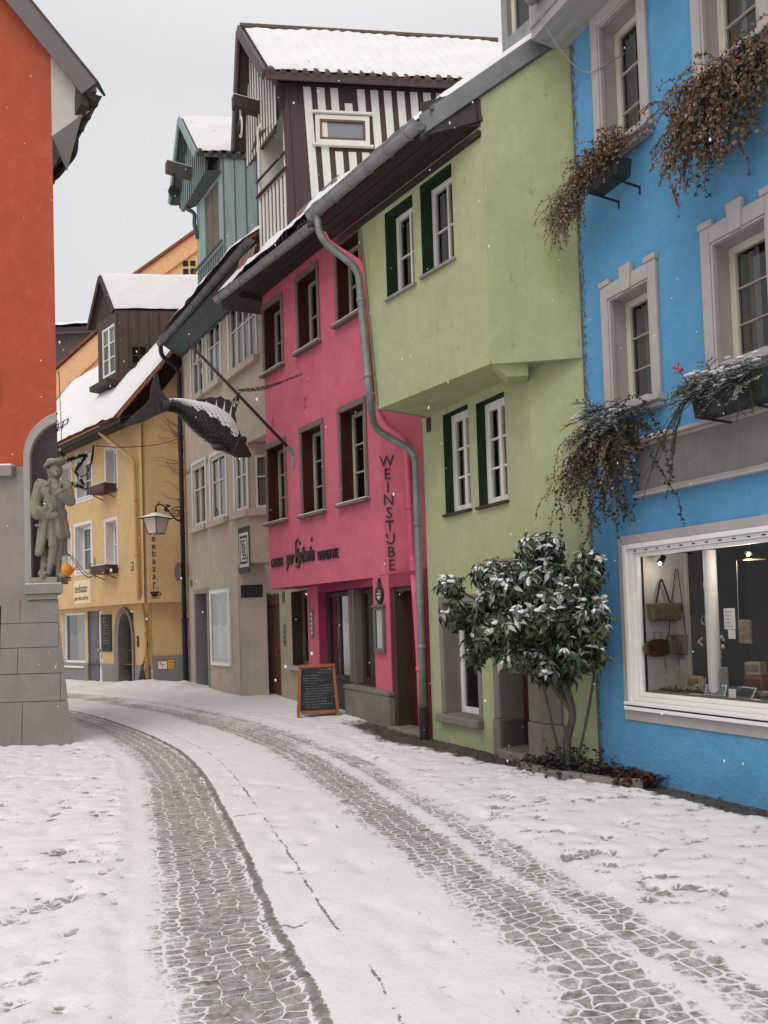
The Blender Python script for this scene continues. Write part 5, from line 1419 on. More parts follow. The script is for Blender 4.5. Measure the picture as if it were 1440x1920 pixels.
# window boxes, signs and fittings on the tea shop
for z, lb in ((5.30, 'brown wooden window box under the upper right window of the yellow house'), (3.08, 'brown wooden window box under the lower right window of the yellow house')):
    t = thing('window_box', lb, 'window box', YU @ Matrix.Translation((-.02, -.02, z)), 'window boxes of the yellow house')
    b = MB(); b.box(0, .90, -.36, -.001, 0, .22); b.build('box', wood('box_wood', (.075, .042, .035), axis='x'), t, None, bevel=.008)
    b = MB(); b.box(.02, .88, -.34, -.02, .2205, .25); b.build('snow', M['snow'], t, None, bevel=.02)
    b = MB()
    for x in (.1, .8): b.beam((x, -.30, -.02), (x, -.01, -.14), .02, .02)
    b.build('brackets', M['iron'], t)
ink = plain('sign_ink', (.03, .025, .022), .8)
t = thing('sign', 'pale painted tea shop sign with two lines of dark lettering', 'sign', YU @ Matrix.Translation((-2.05, 0, 2.34)))
b = MB(); b.box(0, 1.14, -.006, -.001, 0, .68); b.build('panel', plain('sign_cream', S(226, 204, 168), .85, .06), t)
lettering('teebazar', .36, ink, t, WM[t] @ Matrix.Translation((.04, -.010, .32)), depth=.003, sx=.72)
lettering('pure lust auf tee', .19, ink, t, WM[t] @ Matrix.Translation((.02, -.010, .10)), depth=.003, sx=.77)
t = thing('sign', 'vertical dark lettering with a steaming tea cup painted on the yellow side wall', 'sign', YS @ Matrix.Translation((.24, 0, 2.3)))
for i, ch in enumerate('eebazar'): lettering(ch, .26, ink, t, WM[t] @ Matrix.Translation((.0, -.008, 1.50 - i * .195)), depth=.003, align='CENTER', sx=.85)
b = MB(); b.prism([(-.11, -.002, .20), (.11, -.002, .20), (.07, -.002, .09), (.03, -.002, .06), (-.03, -.002, .06), (-.07, -.002, .09)], (0, -.006, 0)); b.box(-.10, .12, -.008, -.002, .03, .042)
b.tube([(.10, -.006, .18), (.16, -.006, .15), (.13, -.006, .09), (.07, -.006, .1)], .010, 5); b.tube([(-.04, -.006, .25), (-.01, -.006, .29), (-.04, -.006, .33), (-.01, -.006, .37)], .006, 4); b.tube([(.04, -.006, .25), (.07, -.006, .29), (.04, -.006, .33)], .006, 4)
b.build('cup_emblem', ink, t)
t = thing('sign', 'wrought iron scroll bracket sign carrying an orange teapot', 'sign', YU @ Matrix.Translation((-.58, 0, 3.02)))
b = MB(); b.tube([(0, -.02, 0), (0, -.02, .60)], .016, 6)
b.tube(catmull([(0, -.02, .10), (-.15, -.35, .04), (-.2, -.8, .22), (-.2, -1.3, .52), (-.2, -1.62, .66), (-.2, -1.75, .60)], 6), .014, 6)
b.tube(catmull([(0, -.02, .26), (-.15, -.4, .14), (-.2, -.8, .34), (-.2, -1.3, .60), (-.2, -1.7, .70)], 6), .012, 6)
b.tube([(-.05 - .0 * k, -.28 + .16 * math.exp(-k * .12) * math.cos(k), .28 + .17 * math.exp(-k * .12) * math.sin(k)) for k in np.linspace(0, 13, 40)], .011, 5)
b.tube([(-.2, -1.74, .66), (-.2, -1.74, .48)], .010, 5); b.box(-.23, -.17, -2.02, -1.48, .02, .05)
for k in range(8): b.box(-.21, -.19, -2.0 + k * .07, -1.97 + k * .07, -.07, .02)
b.v = [(x, y * .42, z) for x, y, z in b.v]; b.build('bracket', M['iron'], t)
b = MB(); b.lathe([(.001, .05), (.10, .06), (.17, .16), (.18, .24), (.13, .36), (.06, .40), (.025, .42), (.03, .46), (.001, .48)], (-.2, -.735, 0), 16)
b.tube([(-.2, -.58, .18), (-.2, -.50, .30), (-.2, -.44, .36)], [.035, .028, .018], 8); b.tube([(-.2, -.89, .32), (-.2, -1.01, .30), (-.2, -.99, .18), (-.2, -.90, .14)], .018, 6)
b.build('teapot', plain('orange_teapot', S(222, 150, 48), .4, .08), t, smooth=True)
t = thing('chalkboard', 'narrow black menu chalkboard hung beside the arched door of the tea shop', 'chalkboard', YL @ Matrix.Translation((-.95, -.01, .92)))
b = MB(); b.box(0, .56, -.035, -.001, 0, 1.06); b.build('board', plain('slate_black', (.03, .03, .032), .7, .3, 6), t, None, bevel=.015)
M['chalk'] = plain('chalk', (.45, .45, .43), .9)
b = MB()
for i in range(11):
    z = .98 - i * .075; n = int(rng.integers(5, 12))
    b.tube([(.08 + k * .035, -.038, z + .012 * math.sin(k * 2.3 + i) - (.02 if i < 2 else 0)) for k in range(n)], .006 if i < 2 else .004, 4)
b.build('lettering', M['chalk'], t)
t = thing('sign', 'white fire hydrant sign with red border on the grey base of the yellow house', 'sign', YS @ Matrix.Translation((.25, .30, .46)))
b = MB(); b.box(0, .26, -.012, -.001, 0, .24); b.build('plate', M['red_paint'], t, None, bevel=.004)
b = MB(); b.box(.018, .242, -.015, -.0125, .018, .222); b.build('white_field', M['fresh_white'], t)
b = MB(); b.box(.125, .135, -.018, -.0155, .03, .14); b.box(.06, .2, -.018, -.0155, .13, .142); b.box(.05, .11, -.018, -.0155, .17, .19); b.build('lettering', ink, t)
t = thing('sign', 'small yellow gas marker plate right beside the red bordered sign', 'sign', YS @ Matrix.Translation((.515, .30, .47)))
b = MB(); b.box(0, .15, -.012, -.001, 0, .23); b.build('plate', plain('marker_yellow', S(226, 172, 40), .6), t, None, bevel=.004)
b = MB(); b.box(.03, .12, -.015, -.0125, .17, .19); b.box(.03, .06, -.015, -.0125, .10, .12); b.box(.09, .12, -.015, -.0125, .08, .10); b.box(.06, .09, -.015, -.0125, .03, .05); b.build('lettering', ink, t)
t = thing('number_plate', 'small blue grey plate on the yellow wall left of the downpipe', 'number plate', YU @ Matrix.Translation((1.62, 0, 3.08)))
b = MB(); b.box(0, .13, -.012, -.001, 0, .24); b.build('plate', plain('plate_blue', S(84, 88, 96), .5), t, None, bevel=.004)
b = MB(); b.box(.04, .09, -.015, -.0125, .13, .19); b.box(.03, .08, -.015, -.0125, .05, .09); b.build('lettering', M['fresh_white'], t)
t = thing('letter_slot', 'slim dark bell plate on the wall right of the arched door', 'bell plate', YL @ Matrix.Translation((1.0, 0, 1.05)))
b = MB(); b.box(0, .07, -.03, -.001, 0, .30); b.build('plate', M['iron'], t, None, bevel=.005)
b = MB(); b.tube([(.035, -.04, .2), (.035, -.031, .2)], .014, 8); b.build('bell_button', M['silver'], t)
t = thing('broom', 'grey twig broom leaning in the corner behind the yellow downpipe', 'broom', YL @ Matrix.Translation((1.55, -.20, 0)))
b = MB(); b.tube([(.0, .0, .45), (.12, .12, 1.15)], .016, 6); b.build('handle', M['brown_wood'], t)
b = MB()
for i in range(36):
    a = random.uniform(0, 2 * PI); r = random.uniform(.02, .17); b.tube([(0, 0, .62), (r * math.cos(a) * .5, r * math.sin(a) * .4, .3), (r * math.cos(a), r * math.sin(a) * .6, .05)], .009, 4)
b.build('twigs', plain('grey_twigs', (.10, .09, .08), .8), t)

# ================================================================== orange house on the left
OH = frame((-4.585, 10.55), 90)              # gable towards the square, origin at its right corner
OS = frame((-4.585, 10.55), 150)             # side wall along the lane
OE = frame((-4.585, 10.55), 142)             # line of its eaves
orange = thing('orange_house', 'tall orange red gabled house with grey ground floor and a rounded corner niche', 'house', OH)
M['orange'] = stucco('orange_render', S(174, 84, 61), 60, .12, .06, .10, S(120, 60, 50), .15)
M['lgrey'] = stucco('warm_grey_render', S(150, 138, 128), 60, .12, .05, .15)
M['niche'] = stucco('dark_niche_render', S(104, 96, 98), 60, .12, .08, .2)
W0 = -5.0
b = MB()
NX, NZ, NR = -.385, 4.02, .56                # niche left edge, springing height, radius of the quarter arch
arc = [(NX + NR * (1 - math.cos(a)), NZ + NR * math.sin(a)) for a in np.linspace(0, PI / 2 * .98, 14)]
b.quad((W0, 0, 3.95), (NX - .09, 0, 3.95), (NX - .09, 0, 9.2), (W0, 0, 9.2))
o2 = [(NX - .09, 3.95)] + [(NX - .09 + (NR + .09) * (1 - math.cos(a)), NZ + (NR + .11) * math.sin(a)) for a in np.linspace(0, PI / 2 * .98, 14)]
for p, q in zip(o2, o2[1:]):
    p = (min(p[0], 0), p[1]); q = (min(q[0], 0), q[1])
    if q[0] > p[0]: b.quad((p[0], 0, p[1]), (q[0], 0, q[1]), (q[0], 0, 9.2), (p[0], 0, 9.2))
b.quad((W0, 0, 9.2), (0, 0, 9.2), (0, 0, 10.10), (-3.2, 0, 14.32), (W0, 0, 14.32))
c0, c1 = Vector((0, 0, 0)), OH.inverted() @ OS @ Vector((-4, 0, 0))
b.quad((0, 0, 4.55), (c1.x, c1.y, 4.55), (c1.x, c1.y, 9.2), (0, 0, 9.2))
b.build('wall', M['orange'], orange, OH)
b = MB(); b.wall(W0, NX - .09, -.1, 3.949, [(-2.6, -.82, -.1, 1.96, .9)], y=.01); b.build('grey_wall', M['lgrey'], orange, OH)
b = MB(); b.wall(-4, -.35, -.1, 4.55, []); b.build('grey_side_wall', M['lgrey'], orange, OS)
# niche: pale arched border and dark curved inside
b = MB()
outer = [(NX - .09, 2.2)] + [(min(x, .005), z) for x, z in o2[0:]]; inner = [(NX, 2.2), (NX, 3.95)] + [(min(x, .005), z) for x, z in arc]
m_ = min(len(outer), len(inner)); outer, inner = outer[:m_], inner[:m_]
for (p, q), (r, s) in zip(zip(outer, outer[1:]), zip(inner, inner[1:])):
    b.quad((p[0], -.03, p[1]), (r[0], -.03, r[1]), (s[0], -.03, s[1]), (q[0], -.03, q[1]))
    b.quad((p[0], -.03, p[1]), (q[0], -.03, q[1]), (q[0], .02, q[1]), (p[0], .02, p[1])); b.quad((r[0], -.03, r[1]), (s[0], -.03, s[1]), (s[0], .03, s[1]), (r[0], .03, r[1]))
b.build('niche_border', plain('pale_niche_border', S(158, 150, 146), .8, .05), orange, OH)
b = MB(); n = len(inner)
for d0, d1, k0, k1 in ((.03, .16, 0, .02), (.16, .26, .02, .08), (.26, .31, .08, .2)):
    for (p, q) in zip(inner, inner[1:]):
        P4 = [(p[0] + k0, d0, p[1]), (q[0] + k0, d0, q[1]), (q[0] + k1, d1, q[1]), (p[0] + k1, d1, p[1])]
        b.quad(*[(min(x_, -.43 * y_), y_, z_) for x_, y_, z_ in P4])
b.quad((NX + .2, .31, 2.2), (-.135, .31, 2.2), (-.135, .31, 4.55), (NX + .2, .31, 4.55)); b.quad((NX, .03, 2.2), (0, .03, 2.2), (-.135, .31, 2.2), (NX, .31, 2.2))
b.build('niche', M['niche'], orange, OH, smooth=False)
b = MB()
for p, q in zip(o2[2:], o2[3:]):
    b.prism([(p[0], -.035, p[1] + .002), (min(q[0], .004), -.035, q[1] + .002), (min(q[0], .004), .0, q[1] + .016), (p[0], .0, p[1] + .016)], (0, 0, .008))
b.build('niche_snow', M['snow'], orange, OH)
# cornice ledge far left, snow on it, a dark recess beside the pedestal
M['concrete'] = stucco('pale_concrete', S(146, 140, 130), 40, .4, .15, .5)
b = MB(); b.box(W0, -.60, -.12, .009, 3.78, 3.925); lg = b.build('ledge', M['concrete'], orange, OH, bevel=.012)
b = MB(); b.box(W0, -.605, -.115, -.002, 3.9255, 3.955); b.build('ledge_snow', M['snow'], lg, OH, bevel=.012)
o = window(orange, OH, -1.65, -.835, 4.85, 5.35, -.062, M['cream_paint'], .05, 1, 1, .02, room=False, glass=plain('dull_pane', (.05, .05, .05), .1))
b = MB(); b.quad((-2.6, .9, -.1), (-.82, .9, -.1), (-.82, .9, 1.96), (-2.6, .9, 1.96)); b.build('passage_back', M['dark_room'], orange, OH)
# roof with boxed eave along the lane
rl = lambda x, z, y=0: OS @ Vector((0, 0, 0))
dS = (OE.to_3x3() @ Vector((-1, 0, 0))); outn = OE.to_3x3() @ Vector((0, -1, 0))
w0 = OH @ Vector((0, -.22, 0)); corner = OH @ Vector((0, 0, 9.28))
EV = OH @ Vector((.66, -.20, 9.26)); RG = OH @ Vector((-3.2, -.20, 14.35))
b = MB(); b.prism([EV, EV + dS * 4, RG + dS * 4, RG], (0, 0, .10)); rf = b.build('roof', M['red_tile'], orange, Matrix())
b = MB(); e_ = EV + Vector((-.02, -.02, -.06)); b.prism([e_, e_ + Vector((.10, 0, .0)), e_ + Vector((.06, 0, .22)), e_ + Vector((-.12, 0, .25)), e_ + Vector((-.14, 0, .02))], dS * .5); b.build('eave_end_block', M['brown_wood'], orange, Matrix())
b = MB(); b.beam(EV + Vector((.02, -.03, -.03)), RG + Vector((.02, -.03, -.03)), .06, .28, (0, 1, 0)); 
v = (RG - EV).normalized(); px = Vector((v.z, 0, -v.x)); px = px if px.x > 0 else -px
b = MB(); b.prism([EV + px * .10 + Vector((0, -.04, 0)), RG + px * .10 + Vector((0, -.04, 0)), RG - px * .16 + Vector((0, -.04, 0)), EV - px * .16 + Vector((0, -.04, 0))], (0, .05, 0))
b.build('verge_board', plain('brown_grey_verge', S(92, 82, 80), .5, .12, 5), orange, Matrix())
b = MB(); b.prism([EV + px * .10 + Vector((0, -.05, 0)), RG + px * .10 + Vector((0, -.05, 0)), RG + px * .135 + Vector((0, -.05, 0)), EV + px * .135 + Vector((0, -.05, 0))], (0, .3, 0)); b.build('verge_trim', M['brown_wood'], orange, Matrix())
b = MB()
A = OH @ Vector((.0, -.01, 9.27)); B_ = OH @ Vector((.0, -.01, 8.45)); C_ = OH @ Vector((.44, -.01, 9.02))
T_ = OH @ Vector((.0, -.01, 10.05))
b.prism([T_, C_ + Vector((.10, 0, .06)), C_, OH @ Vector((.0, -.01, 8.72))], (0, .03, 0)); bx = b.build('boxed_eave_end', plain('cream_eave_board', S(184, 178, 168), .7, .05), orange, Matrix())
b = MB(); q0, q1, q2 = OH @ Vector((.0, -.01, 8.72)), C_, OH @ Vector((.0, -.01, 8.25))
b.quad(q0, q1, q1 + dS * 4, q0 + dS * 4 + Vector((0, 0, 0))); b.quad(q0, q1, OH @ Vector((.10, 0.25, 8.35))); b.build('soffit', plain('grey_soffit', S(130, 124, 120), .8, .06), orange, Matrix())
b = MB(); g0 = OH @ Vector((.66, -.20, 9.17)); b.beam(g0 + Vector((-.10, 0, -.02)), g0 + dS * 4 + Vector((-.10, 0, -.02)), .12, .26); b.build('eave_board', M['brown_wood'], orange, Matrix())
b = MB(); half_round(b, g0 + Vector((.03, 0, .02)), g0 + dS * 4 + Vector((.03, 0, .02)), .10, 12); b.build('gutter', M['iron'], orange, Matrix())
b = MB(); b.tube(smooth_path([g0 + dS * .9 + Vector((.02, 0, -.05)), g0 + dS * .92 + Vector((.0, 0, -.36)), OH @ Vector((-.38, .95, 8.72)), OH @ Vector((-.55, 1.0, 8.70))], .12), .06, 10); b.build('downpipe', M['iron'], orange, Matrix(), smooth=True)
b = MB(); q = EV.lerp(RG, .12) + px * .12 + dS * .5; b.tube([q, q + Vector((.04, 0, .12)), q + Vector((.10, 0, .30))], .012, 6); b.ball(q + Vector((.09, 0, .26)), .03, 6, 5, (1, 1, 2)); b.build('lightning_rod', M['iron'], orange, Matrix())
# pedestal of large stone blocks
PD = OH @ Matrix.Translation((0, -.16, 0))
ped = thing('pedestal', 'tall tapering grey stone block pedestal under the niche statue', 'pedestal', PD)
M['slate_block'] = stucco('grey_block_stone', S(138, 130, 124), 45, .22, .16, .3, S(60, 56, 54), .35)
b = MB(); zs = [-.05, .62, 1.0, 1.36, 1.70, 2.02]; ft = [(.30, .00), (.20, .0), (.145, .0), (.105, .0), (.075, .0), (.05, .0)]
xr = lambda z: .05 + .235 * (1 - z / 2.02) ** 1.15 if z < 2.02 else .05
joints = ((-.42,), (.10,), (-.50,), (.06,), (-.48,))
for (z0, z1), js in zip(zip(zs, zs[1:]), joints):
    cuts = [-.75] + list(js) + [None]
    for a, c in zip(cuts, cuts[1:]):
        z0_, z1_ = z0 + .004, z1 - .004
        x0 = a + .003; bk0 = lambda x, zz: min(x, xr(max(zz, 0)) - .72); x1a = (c - .003) if c is not None else xr(max(z0, 0)); x1b = (c - .003) if c is not None else xr(z1)
        f0, f1 = -.15 * (1 - z0 / 2.02), -.15 * (1 - z1 / 2.02)
        b.add([(x0, f0, z0_), (x1a, f0, z0_), (x1b, f1, z1_), (x0, f1, z1_), (min(bk0(x0, z0), x0) - .01, .9, z0_), (bk0(x1a, z0), .9, z0_), (bk0(x1b, z1), .9, z1_), (min(bk0(x0, z1), x0) - .01, .9, z1_)],
              [(0, 1, 2, 3), (1, 5, 6, 2), (4, 0, 3, 7), (3, 2, 6, 7), (0, 4, 5, 1), (5, 4, 7, 6)])
b.build('blocks', M['slate_block'], ped, None, bevel=.010)
b = MB(); b.prism([(-.745, .02, -.05), (.035, .02, -.05), (-.6, .85, -.05), (-.745, .85, -.05)], (0, 0, 2.07)); b.build('joint_mortar', plain('pale_mortar', S(150, 146, 142), .9), ped)
b = MB(); b.prism([(-.40, -.08, 2.10), (.15, -.08, 2.10), (-.15, .5, 2.10), (-.40, .5, 2.10)], (0, 0, .135)); b.prism([(-.385, -.04, 2.021), (.055, -.04, 2.021), (-.2, .5, 2.021), (-.385, .5, 2.021)], (0, 0, .078)); cap = b.build('slab', M['concrete'], ped, None, bevel=.008)
b = MB(); b.prism([(-.38, -.06, 2.2355), (.12, -.06, 2.2355), (-.05, .3, 2.2355), (-.38, .3, 2.2355)], (0, 0, .014)); b.build('slab_snow', M['snow'], cap, None, bevel=.006)

# ------------------------------------------------------------------ stone statue in the niche
SM = PD @ Matrix.Translation((-.135, .13, 2.245))
stat = thing('statue', 'weathered stone statue of a man in coat, breeches and soft hat standing in the niche', 'statue', SM)
M['statue'] = stucco('weathered_statue_stone', S(146, 136, 120), 70, .6, .24, .6, S(52, 48, 40), .6, spots=(.54, .68))


def capsule(b, p, q, r0, r1, n=10, sx=1, sy=1):
    p = Vector(p); q = Vector(q)
    b.tube([p.lerp(q, t) for t in (0, .25, .5, .75, 1)], [r0 + (r1 - r0) * t for t in (0, .25, .5, .75, 1)], n)
    b.ball(p, r0, n, 7); b.ball(q, r1, n, 7)


def merged(b, name, mat, parent, voxel, sm=4):
    """Fuse overlapping volumes into one continuous carved surface."""
    o = b.build(name + '_blank', mat, None, Matrix())
    r = o.modifiers.new('r', 'REMESH'); r.mode = 'VOXEL'; r.voxel_size = voxel
    s = o.modifiers.new('s', 'SMOOTH'); s.iterations = sm; s.factor = .5
    dg = bpy.context.evaluated_depsgraph_get(); me = bpy.data.meshes.new_from_object(o.evaluated_get(dg))
    bpy.data.objects.remove(o); WM.pop(o, None)
    me.name = name; me.polygons.foreach_set('use_smooth', [True] * len(me.polygons))
    o = bpy.data.objects.new(name, me); COL.objects.link(o)
    return place(o, parent, None)


# figure axes: x to the right in the photo, -y towards the square, z up; height 1.8 m
b = MB()
hd = (.135, -.02, 1.615)
b.ball(hd, .098, 16, 12, (.86, 1.0, 1.22)); b.ball((.165, -.07, 1.555), .058, 12, 9, (.9, .9, 1.0))          # skull, jaw (turned to the right)
b.ball((.178, -.105, 1.527), .026, 8, 6); capsule(b, (.178, -.108, 1.632), (.192, -.132, 1.592), .011, .018)     # chin, nose
capsule(b, (.145, -.108, 1.648), (.168, -.112, 1.650), .011, .011); capsule(b, (.195, -.098, 1.648), (.208, -.085, 1.648), .010, .010)   # brows
b.ball((.150, -.097, 1.590), .027, 8, 6); b.ball((.205, -.080, 1.588), .022, 8, 6); capsule(b, (.168, -.118, 1.560), (.198, -.110, 1.561), .009, .009); capsule(b, (.172, -.116, 1.546), (.195, -.110, 1.547), .008, .008)
for i in range(9):
    a = random.uniform(1.2, 4.2); b.ball((.10 + .085 * math.cos(a), .02 + .08 * math.sin(a), 1.57 + random.uniform(-.05, .05)), random.uniform(.026, .036), 8, 6)
for x, y, z in ((.035, -.02, 1.62), (.03, 0, 1.575), (.045, -.01, 1.535), (.05, -.045, 1.60), (.055, .02, 1.50)): b.ball((x, y, z), .033, 8, 6)
capsule(b, (.12, .0, 1.53), (.11, .0, 1.43), .055, .06)
# torso, open coat
b.ball((.095, .0, 1.32), .20, 16, 12, (.92, .62, .80)); b.ball((.10, -.02, 1.14), .165, 16, 12, (.92, .70, 1.05)); b.ball((.10, .0, .99), .175, 16, 12, (.95, .72, .80))
b.ball((-.06, .0, 1.40), .10, 12, 9, (1, .9, .8)); b.ball((.245, .0, 1.39), .095, 12, 9, (1, .9, .8))
capsule(b, (.085, -.118, 1.36), (.07, -.122, 1.0), .016, .020); capsule(b, (.15, -.118, 1.36), (.165, -.118, 1.0), .016, .020)
for k in range(5): b.ball((.055, -.128, 1.33 - k * .06), .012, 6, 5)
for s_ in (-1, 1): b.prism([(.117 + s_ * .03, -.112, 1.42), (.117 + s_ * .13, -.085, 1.40), (.117 + s_ * .10, -.105, 1.30), (.117 + s_ * .035, -.125, 1.26)], (0, -.022, 0))
b.box(-.135, -.035, -.135, -.10, .80, .835); b.tube([(-.005, -.155, .985), (.018, -.175, 1.018)], .094, 14); b.tube([(.243, -.135, 1.262), (.228, -.145, 1.288)], .088, 14)
b.ball((.02, -.11, 1.42), .045, 8, 6, (1.2, .6, .7)); b.ball((.05, -.14, 1.385), .035, 8, 6, (1.2, .6, .6)); b.ball((.15, -.12, 1.42), .05, 8, 6, (1.1, .6, .7)); b.ball((.10, -.13, 1.45), .035, 8, 6)
# arm on the left of the picture: hangs out, forearm folds across the belly; wide cuff
capsule(b, (-.10, .0, 1.40), (-.165, -.02, 1.12), .085, .082); capsule(b, (-.165, -.02, 1.12), (-.10, -.10, .985), .082, .090); capsule(b, (-.10, -.10, .985), (.0, -.165, 1.0), .092, .075)
capsule(b, (.0, -.165, 1.0), (.06, -.185, 1.06), .045, .036)
# other arm: elbow out to the right, hand raised to the chest
capsule(b, (.27, .0, 1.38), (.325, -.03, 1.17), .080, .080); capsule(b, (.325, -.03, 1.17), (.26, -.12, 1.24), .085, .082); capsule(b, (.26, -.12, 1.24), (.215, -.15, 1.31), .075, .042)
# hands with five fingers each
for base, d, spread in (((.075, -.195, 1.075), Vector((.75, -.30, .10)), Vector((.05, .0, -.5))), ((.205, -.165, 1.335), Vector((-.45, -.25, .75)), Vector((.45, 0, .25)))):
    base = Vector(base); d.normalize(); b.ball(base, .037, 10, 7)
    for k in range(4):
        s = base + spread * (.042 * (k - 1.5)); L = (.062, .072, .068, .052)[k]
        capsule(b, s + d * .02, s + d * (.02 + L * .6), .0115, .0105, 7); capsule(b, s + d * (.02 + L * .6), s + d * (.02 + L) + Vector((0, .012, -.018)), .0105, .009, 7)
    capsule(b, base - spread * .06 + d * .0, base - spread * .09 + d * .045 + Vector((0, -.015, 0)), .013, .010, 7)
# gloves and cloth held at the belly
for i in range(16): b.ball((.10 + random.uniform(-.06, .07), -.18 + random.uniform(-.02, .02), 1.02 + random.uniform(-.06, .05)), random.uniform(.020, .034), 7, 5)
capsule(b, (.02, -.16, .94), (.17, -.15, .95), .055, .05)
# coat skirts: wide panel left, bunched panel right, tail behind
def panel(pts_top, pts_bot, th):
    n = 8
    for i in range(n + 1):
        t_ = i / n; p = Vector(pts_top[0]).lerp(Vector(pts_top[1]), t_); q = Vector(pts_bot[0]).lerp(Vector(pts_bot[1]), t_)
        w_ = .012 * math.sin(t_ * 13); q = q + Vector((0, w_, 0)); capsule(b, p, q, th, th * (1.0 + .25 * math.sin(t_ * 9)), 8)
panel(((-.085, .02, 1.0), (.05, -.13, 1.0)), ((-.185, .06, .44), (-.045, -.13, .44)), .040)
b.ball((.08, .0, .93), .16, 14, 10, (1.05, .8, .7))
panel(((-.07, .06, .98), (-.08, .10, .95)), ((-.14, .12, .46), (-.0, .16, .45)), .034)
panel(((.17, -.10, .98), (.21, .03, .98)), ((.215, -.11, .66), (.255, .04, .68)), .040)
panel(((.10, .10, .9), (.20, .08, .9)), ((.10, .14, .43), (.19, .09, .44)), .032)
capsule(b, (-.11, -.10, .82), (-.03, -.15, .81), .014, .014)
# breeches, stockings, buckled shoes
capsule(b, (.08, -.04, .90), (.105, -.07, .52), .095, .068); capsule(b, (.105, -.07, .52), (.085, -.055, .40), .066, .064); capsule(b, (.085, -.055, .40), (.02, -.06, .13), .063, .036)
b.tube([(.105, -.07, .55), (.103, -.07, .525)], .076, 12)
capsule(b, (.15, .03, .88), (.145, .0, .50), .09, .062); capsule(b, (.145, .0, .50), (.12, .02, .14), .060, .036)
capsule(b, (.02, -.06, .125), (.008, -.15, .105), .040, .036); b.ball((.005, -.185, .098), .045, 10, 7, (.9, 1.2, .75)); b.box(-.025, .035, -.15, -.125, .135, .152)
capsule(b, (.12, .02, .125), (.19, -.03, .105), .040, .036); b.ball((.215, -.05, .098), .042, 10, 7, (1.2, 1, .75)); b.box(.15, .185, -.03, .01, .135, .150)
# rough stump behind and plinth
capsule(b, (-.09, .09, .06), (-.07, .10, .50), .085, .065); b.ball((-.10, .03, .15), .07, 8, 6); b.ball((-.05, .02, .26), .05, 8, 6)
b.box(-.195, .195, -.19, .19, .0, .085)
# soft hat with turned brim
b.tube([Vector((.115, -.03, 1.705)) + Vector((.125 * math.cos(a), .115 * math.sin(a), .042 * math.cos(a) - .012)) for a in np.linspace(0, 2 * PI, 22)], .026, 8)
b.ball((.115, -.02, 1.715), .125, 16, 10, (1.0, .92, .36)); b.ball((.15, -.02, 1.735), .085, 10, 8, (1.1, .9, .5))
body = merged(b, 'figure', M['statue'], stat, .0085, 1)
nv = len(body.data.vertices); cs = np.empty(nv * 3, np.float32); body.data.vertices.foreach_get('co', cs)
ns = np.empty(nv * 3, np.float32); body.data.vertex_normals.foreach_get('vector', ns)
cs = cs.reshape(-1, 3); ns = ns.reshape(-1, 3)
dd = np.array([.0022 * mnoise.noise(Vector(c) * 60) + .004 * mnoise.noise(Vector(c) * 18) for c in cs])
body.data.vertices.foreach_set('co', (cs + ns * dd[:, None]).astype(np.float32).ravel()); body.data.update()
b = MB()
for c, r, s_ in (((.10, .0, 1.758), .095, (1.05, .9, .13)), ((-.095, .0, 1.482), .05, (1, .9, .16)), ((.05, -.20, 1.105), .022, (1.5, .6, .3)), ((-.05, -.15, 1.068), .03, (1.2, .7, .22)), ((.02, -.165, .150), .018, (1.2, 1, .35)),
                ((.30, -.1, 1.255), .022, (1, .8, .25)),):
    b.ball(c, r, 10, 7, s_)
tag(b.build('snow', M['snow'], stat, None, smooth=True), kind='stuff')

# ================================================================== houses behind the bend
M['peach'] = stucco('peach_render', S(232, 184, 138), 40, .1, .06, .1)
def far_house(name, label, m, w, h, rise, depth, wallm, over=.25, snow=True):
    t = thing(name, label, 'house', m)
    b = MB(); b.add([(0, 0, 0), (w, 0, 0), (w, 0, h), (w / 2, 0, h + rise), (0, 0, h), (0, depth, 0), (w, depth, 0), (w, depth, h), (w / 2, depth, h + rise), (0, depth, h)],
                    [(0, 1, 2, 3, 4), (1, 6, 7, 2), (5, 0, 4, 9), (6, 5, 9, 8, 7)])
    b.build('wall', wallm, t)
    b = MB(); k = rise / (w / 2)
    for s, x0 in ((1, -over), (-1, w + over)):
        b.prism([(x0, -.2, h - over * k), (w / 2, -.2, h + rise), (w / 2, depth + .2, h + rise), (x0, depth + .2, h - over * k)], (0, 0, .12))
    rf = b.build('roof', M['red_tile'], t)
    if snow:
        for x0 in (-over, w + over):
            q = [(x0, -.18, h - over * k + .13), (x0, depth + .2, h - over * k + .13), (w / 2, depth + .2, h + rise + .13), (w / 2, -.18, h + rise + .13)]
            snow_slab(t, m, q if x0 > 0 else [q[1], q[0], q[3], q[2]], .12, .03, 30, 16)
    return t


t = far_house('background_house', 'peach coloured gable house partly hidden behind the brown dormer roof', frame((-10.9, 30.0), 92), 9.4, 15.05, 3.1, 9, M['peach'], .3)
b = MB()
for i in range(2):
    for j in range(3): b.box(3.15 + i * .30, 3.36 + i * .30, -.03, -.001, 15.55 + j * .32, 15.76 + j * .32)
b.build('window', M['dark_room'], t)
b = MB()
p, q = Vector((-.1, -.1, 14.98)), Vector((4.7, -.1, 18.14)); b.prism([p, q, q - Vector((0, 0, .75)), p + Vector((.9, 0, -.15))], (0, .09, 0)); b.build('verge_band', plain('peach_band', S(226, 172, 124), .85), t)
b = MB(); b.box(2.2, 2.6, 3.2, 3.7, 16.0, 17.6); b.build('chimney', M['red_tile'], t)
t = far_house('background_house', 'peach coloured house with a curved verge between the orange house and the brown dormer', frame((-16.5, 29.0), 88), 11.5, 8.4, 5.1, 8, M['peach'], .3)
b = MB()
L1 = [(-.0 + 5.7 * u_, 8.4 + 5.1 * u_ * (.985)) for u_ in np.linspace(0, 1, 10)]
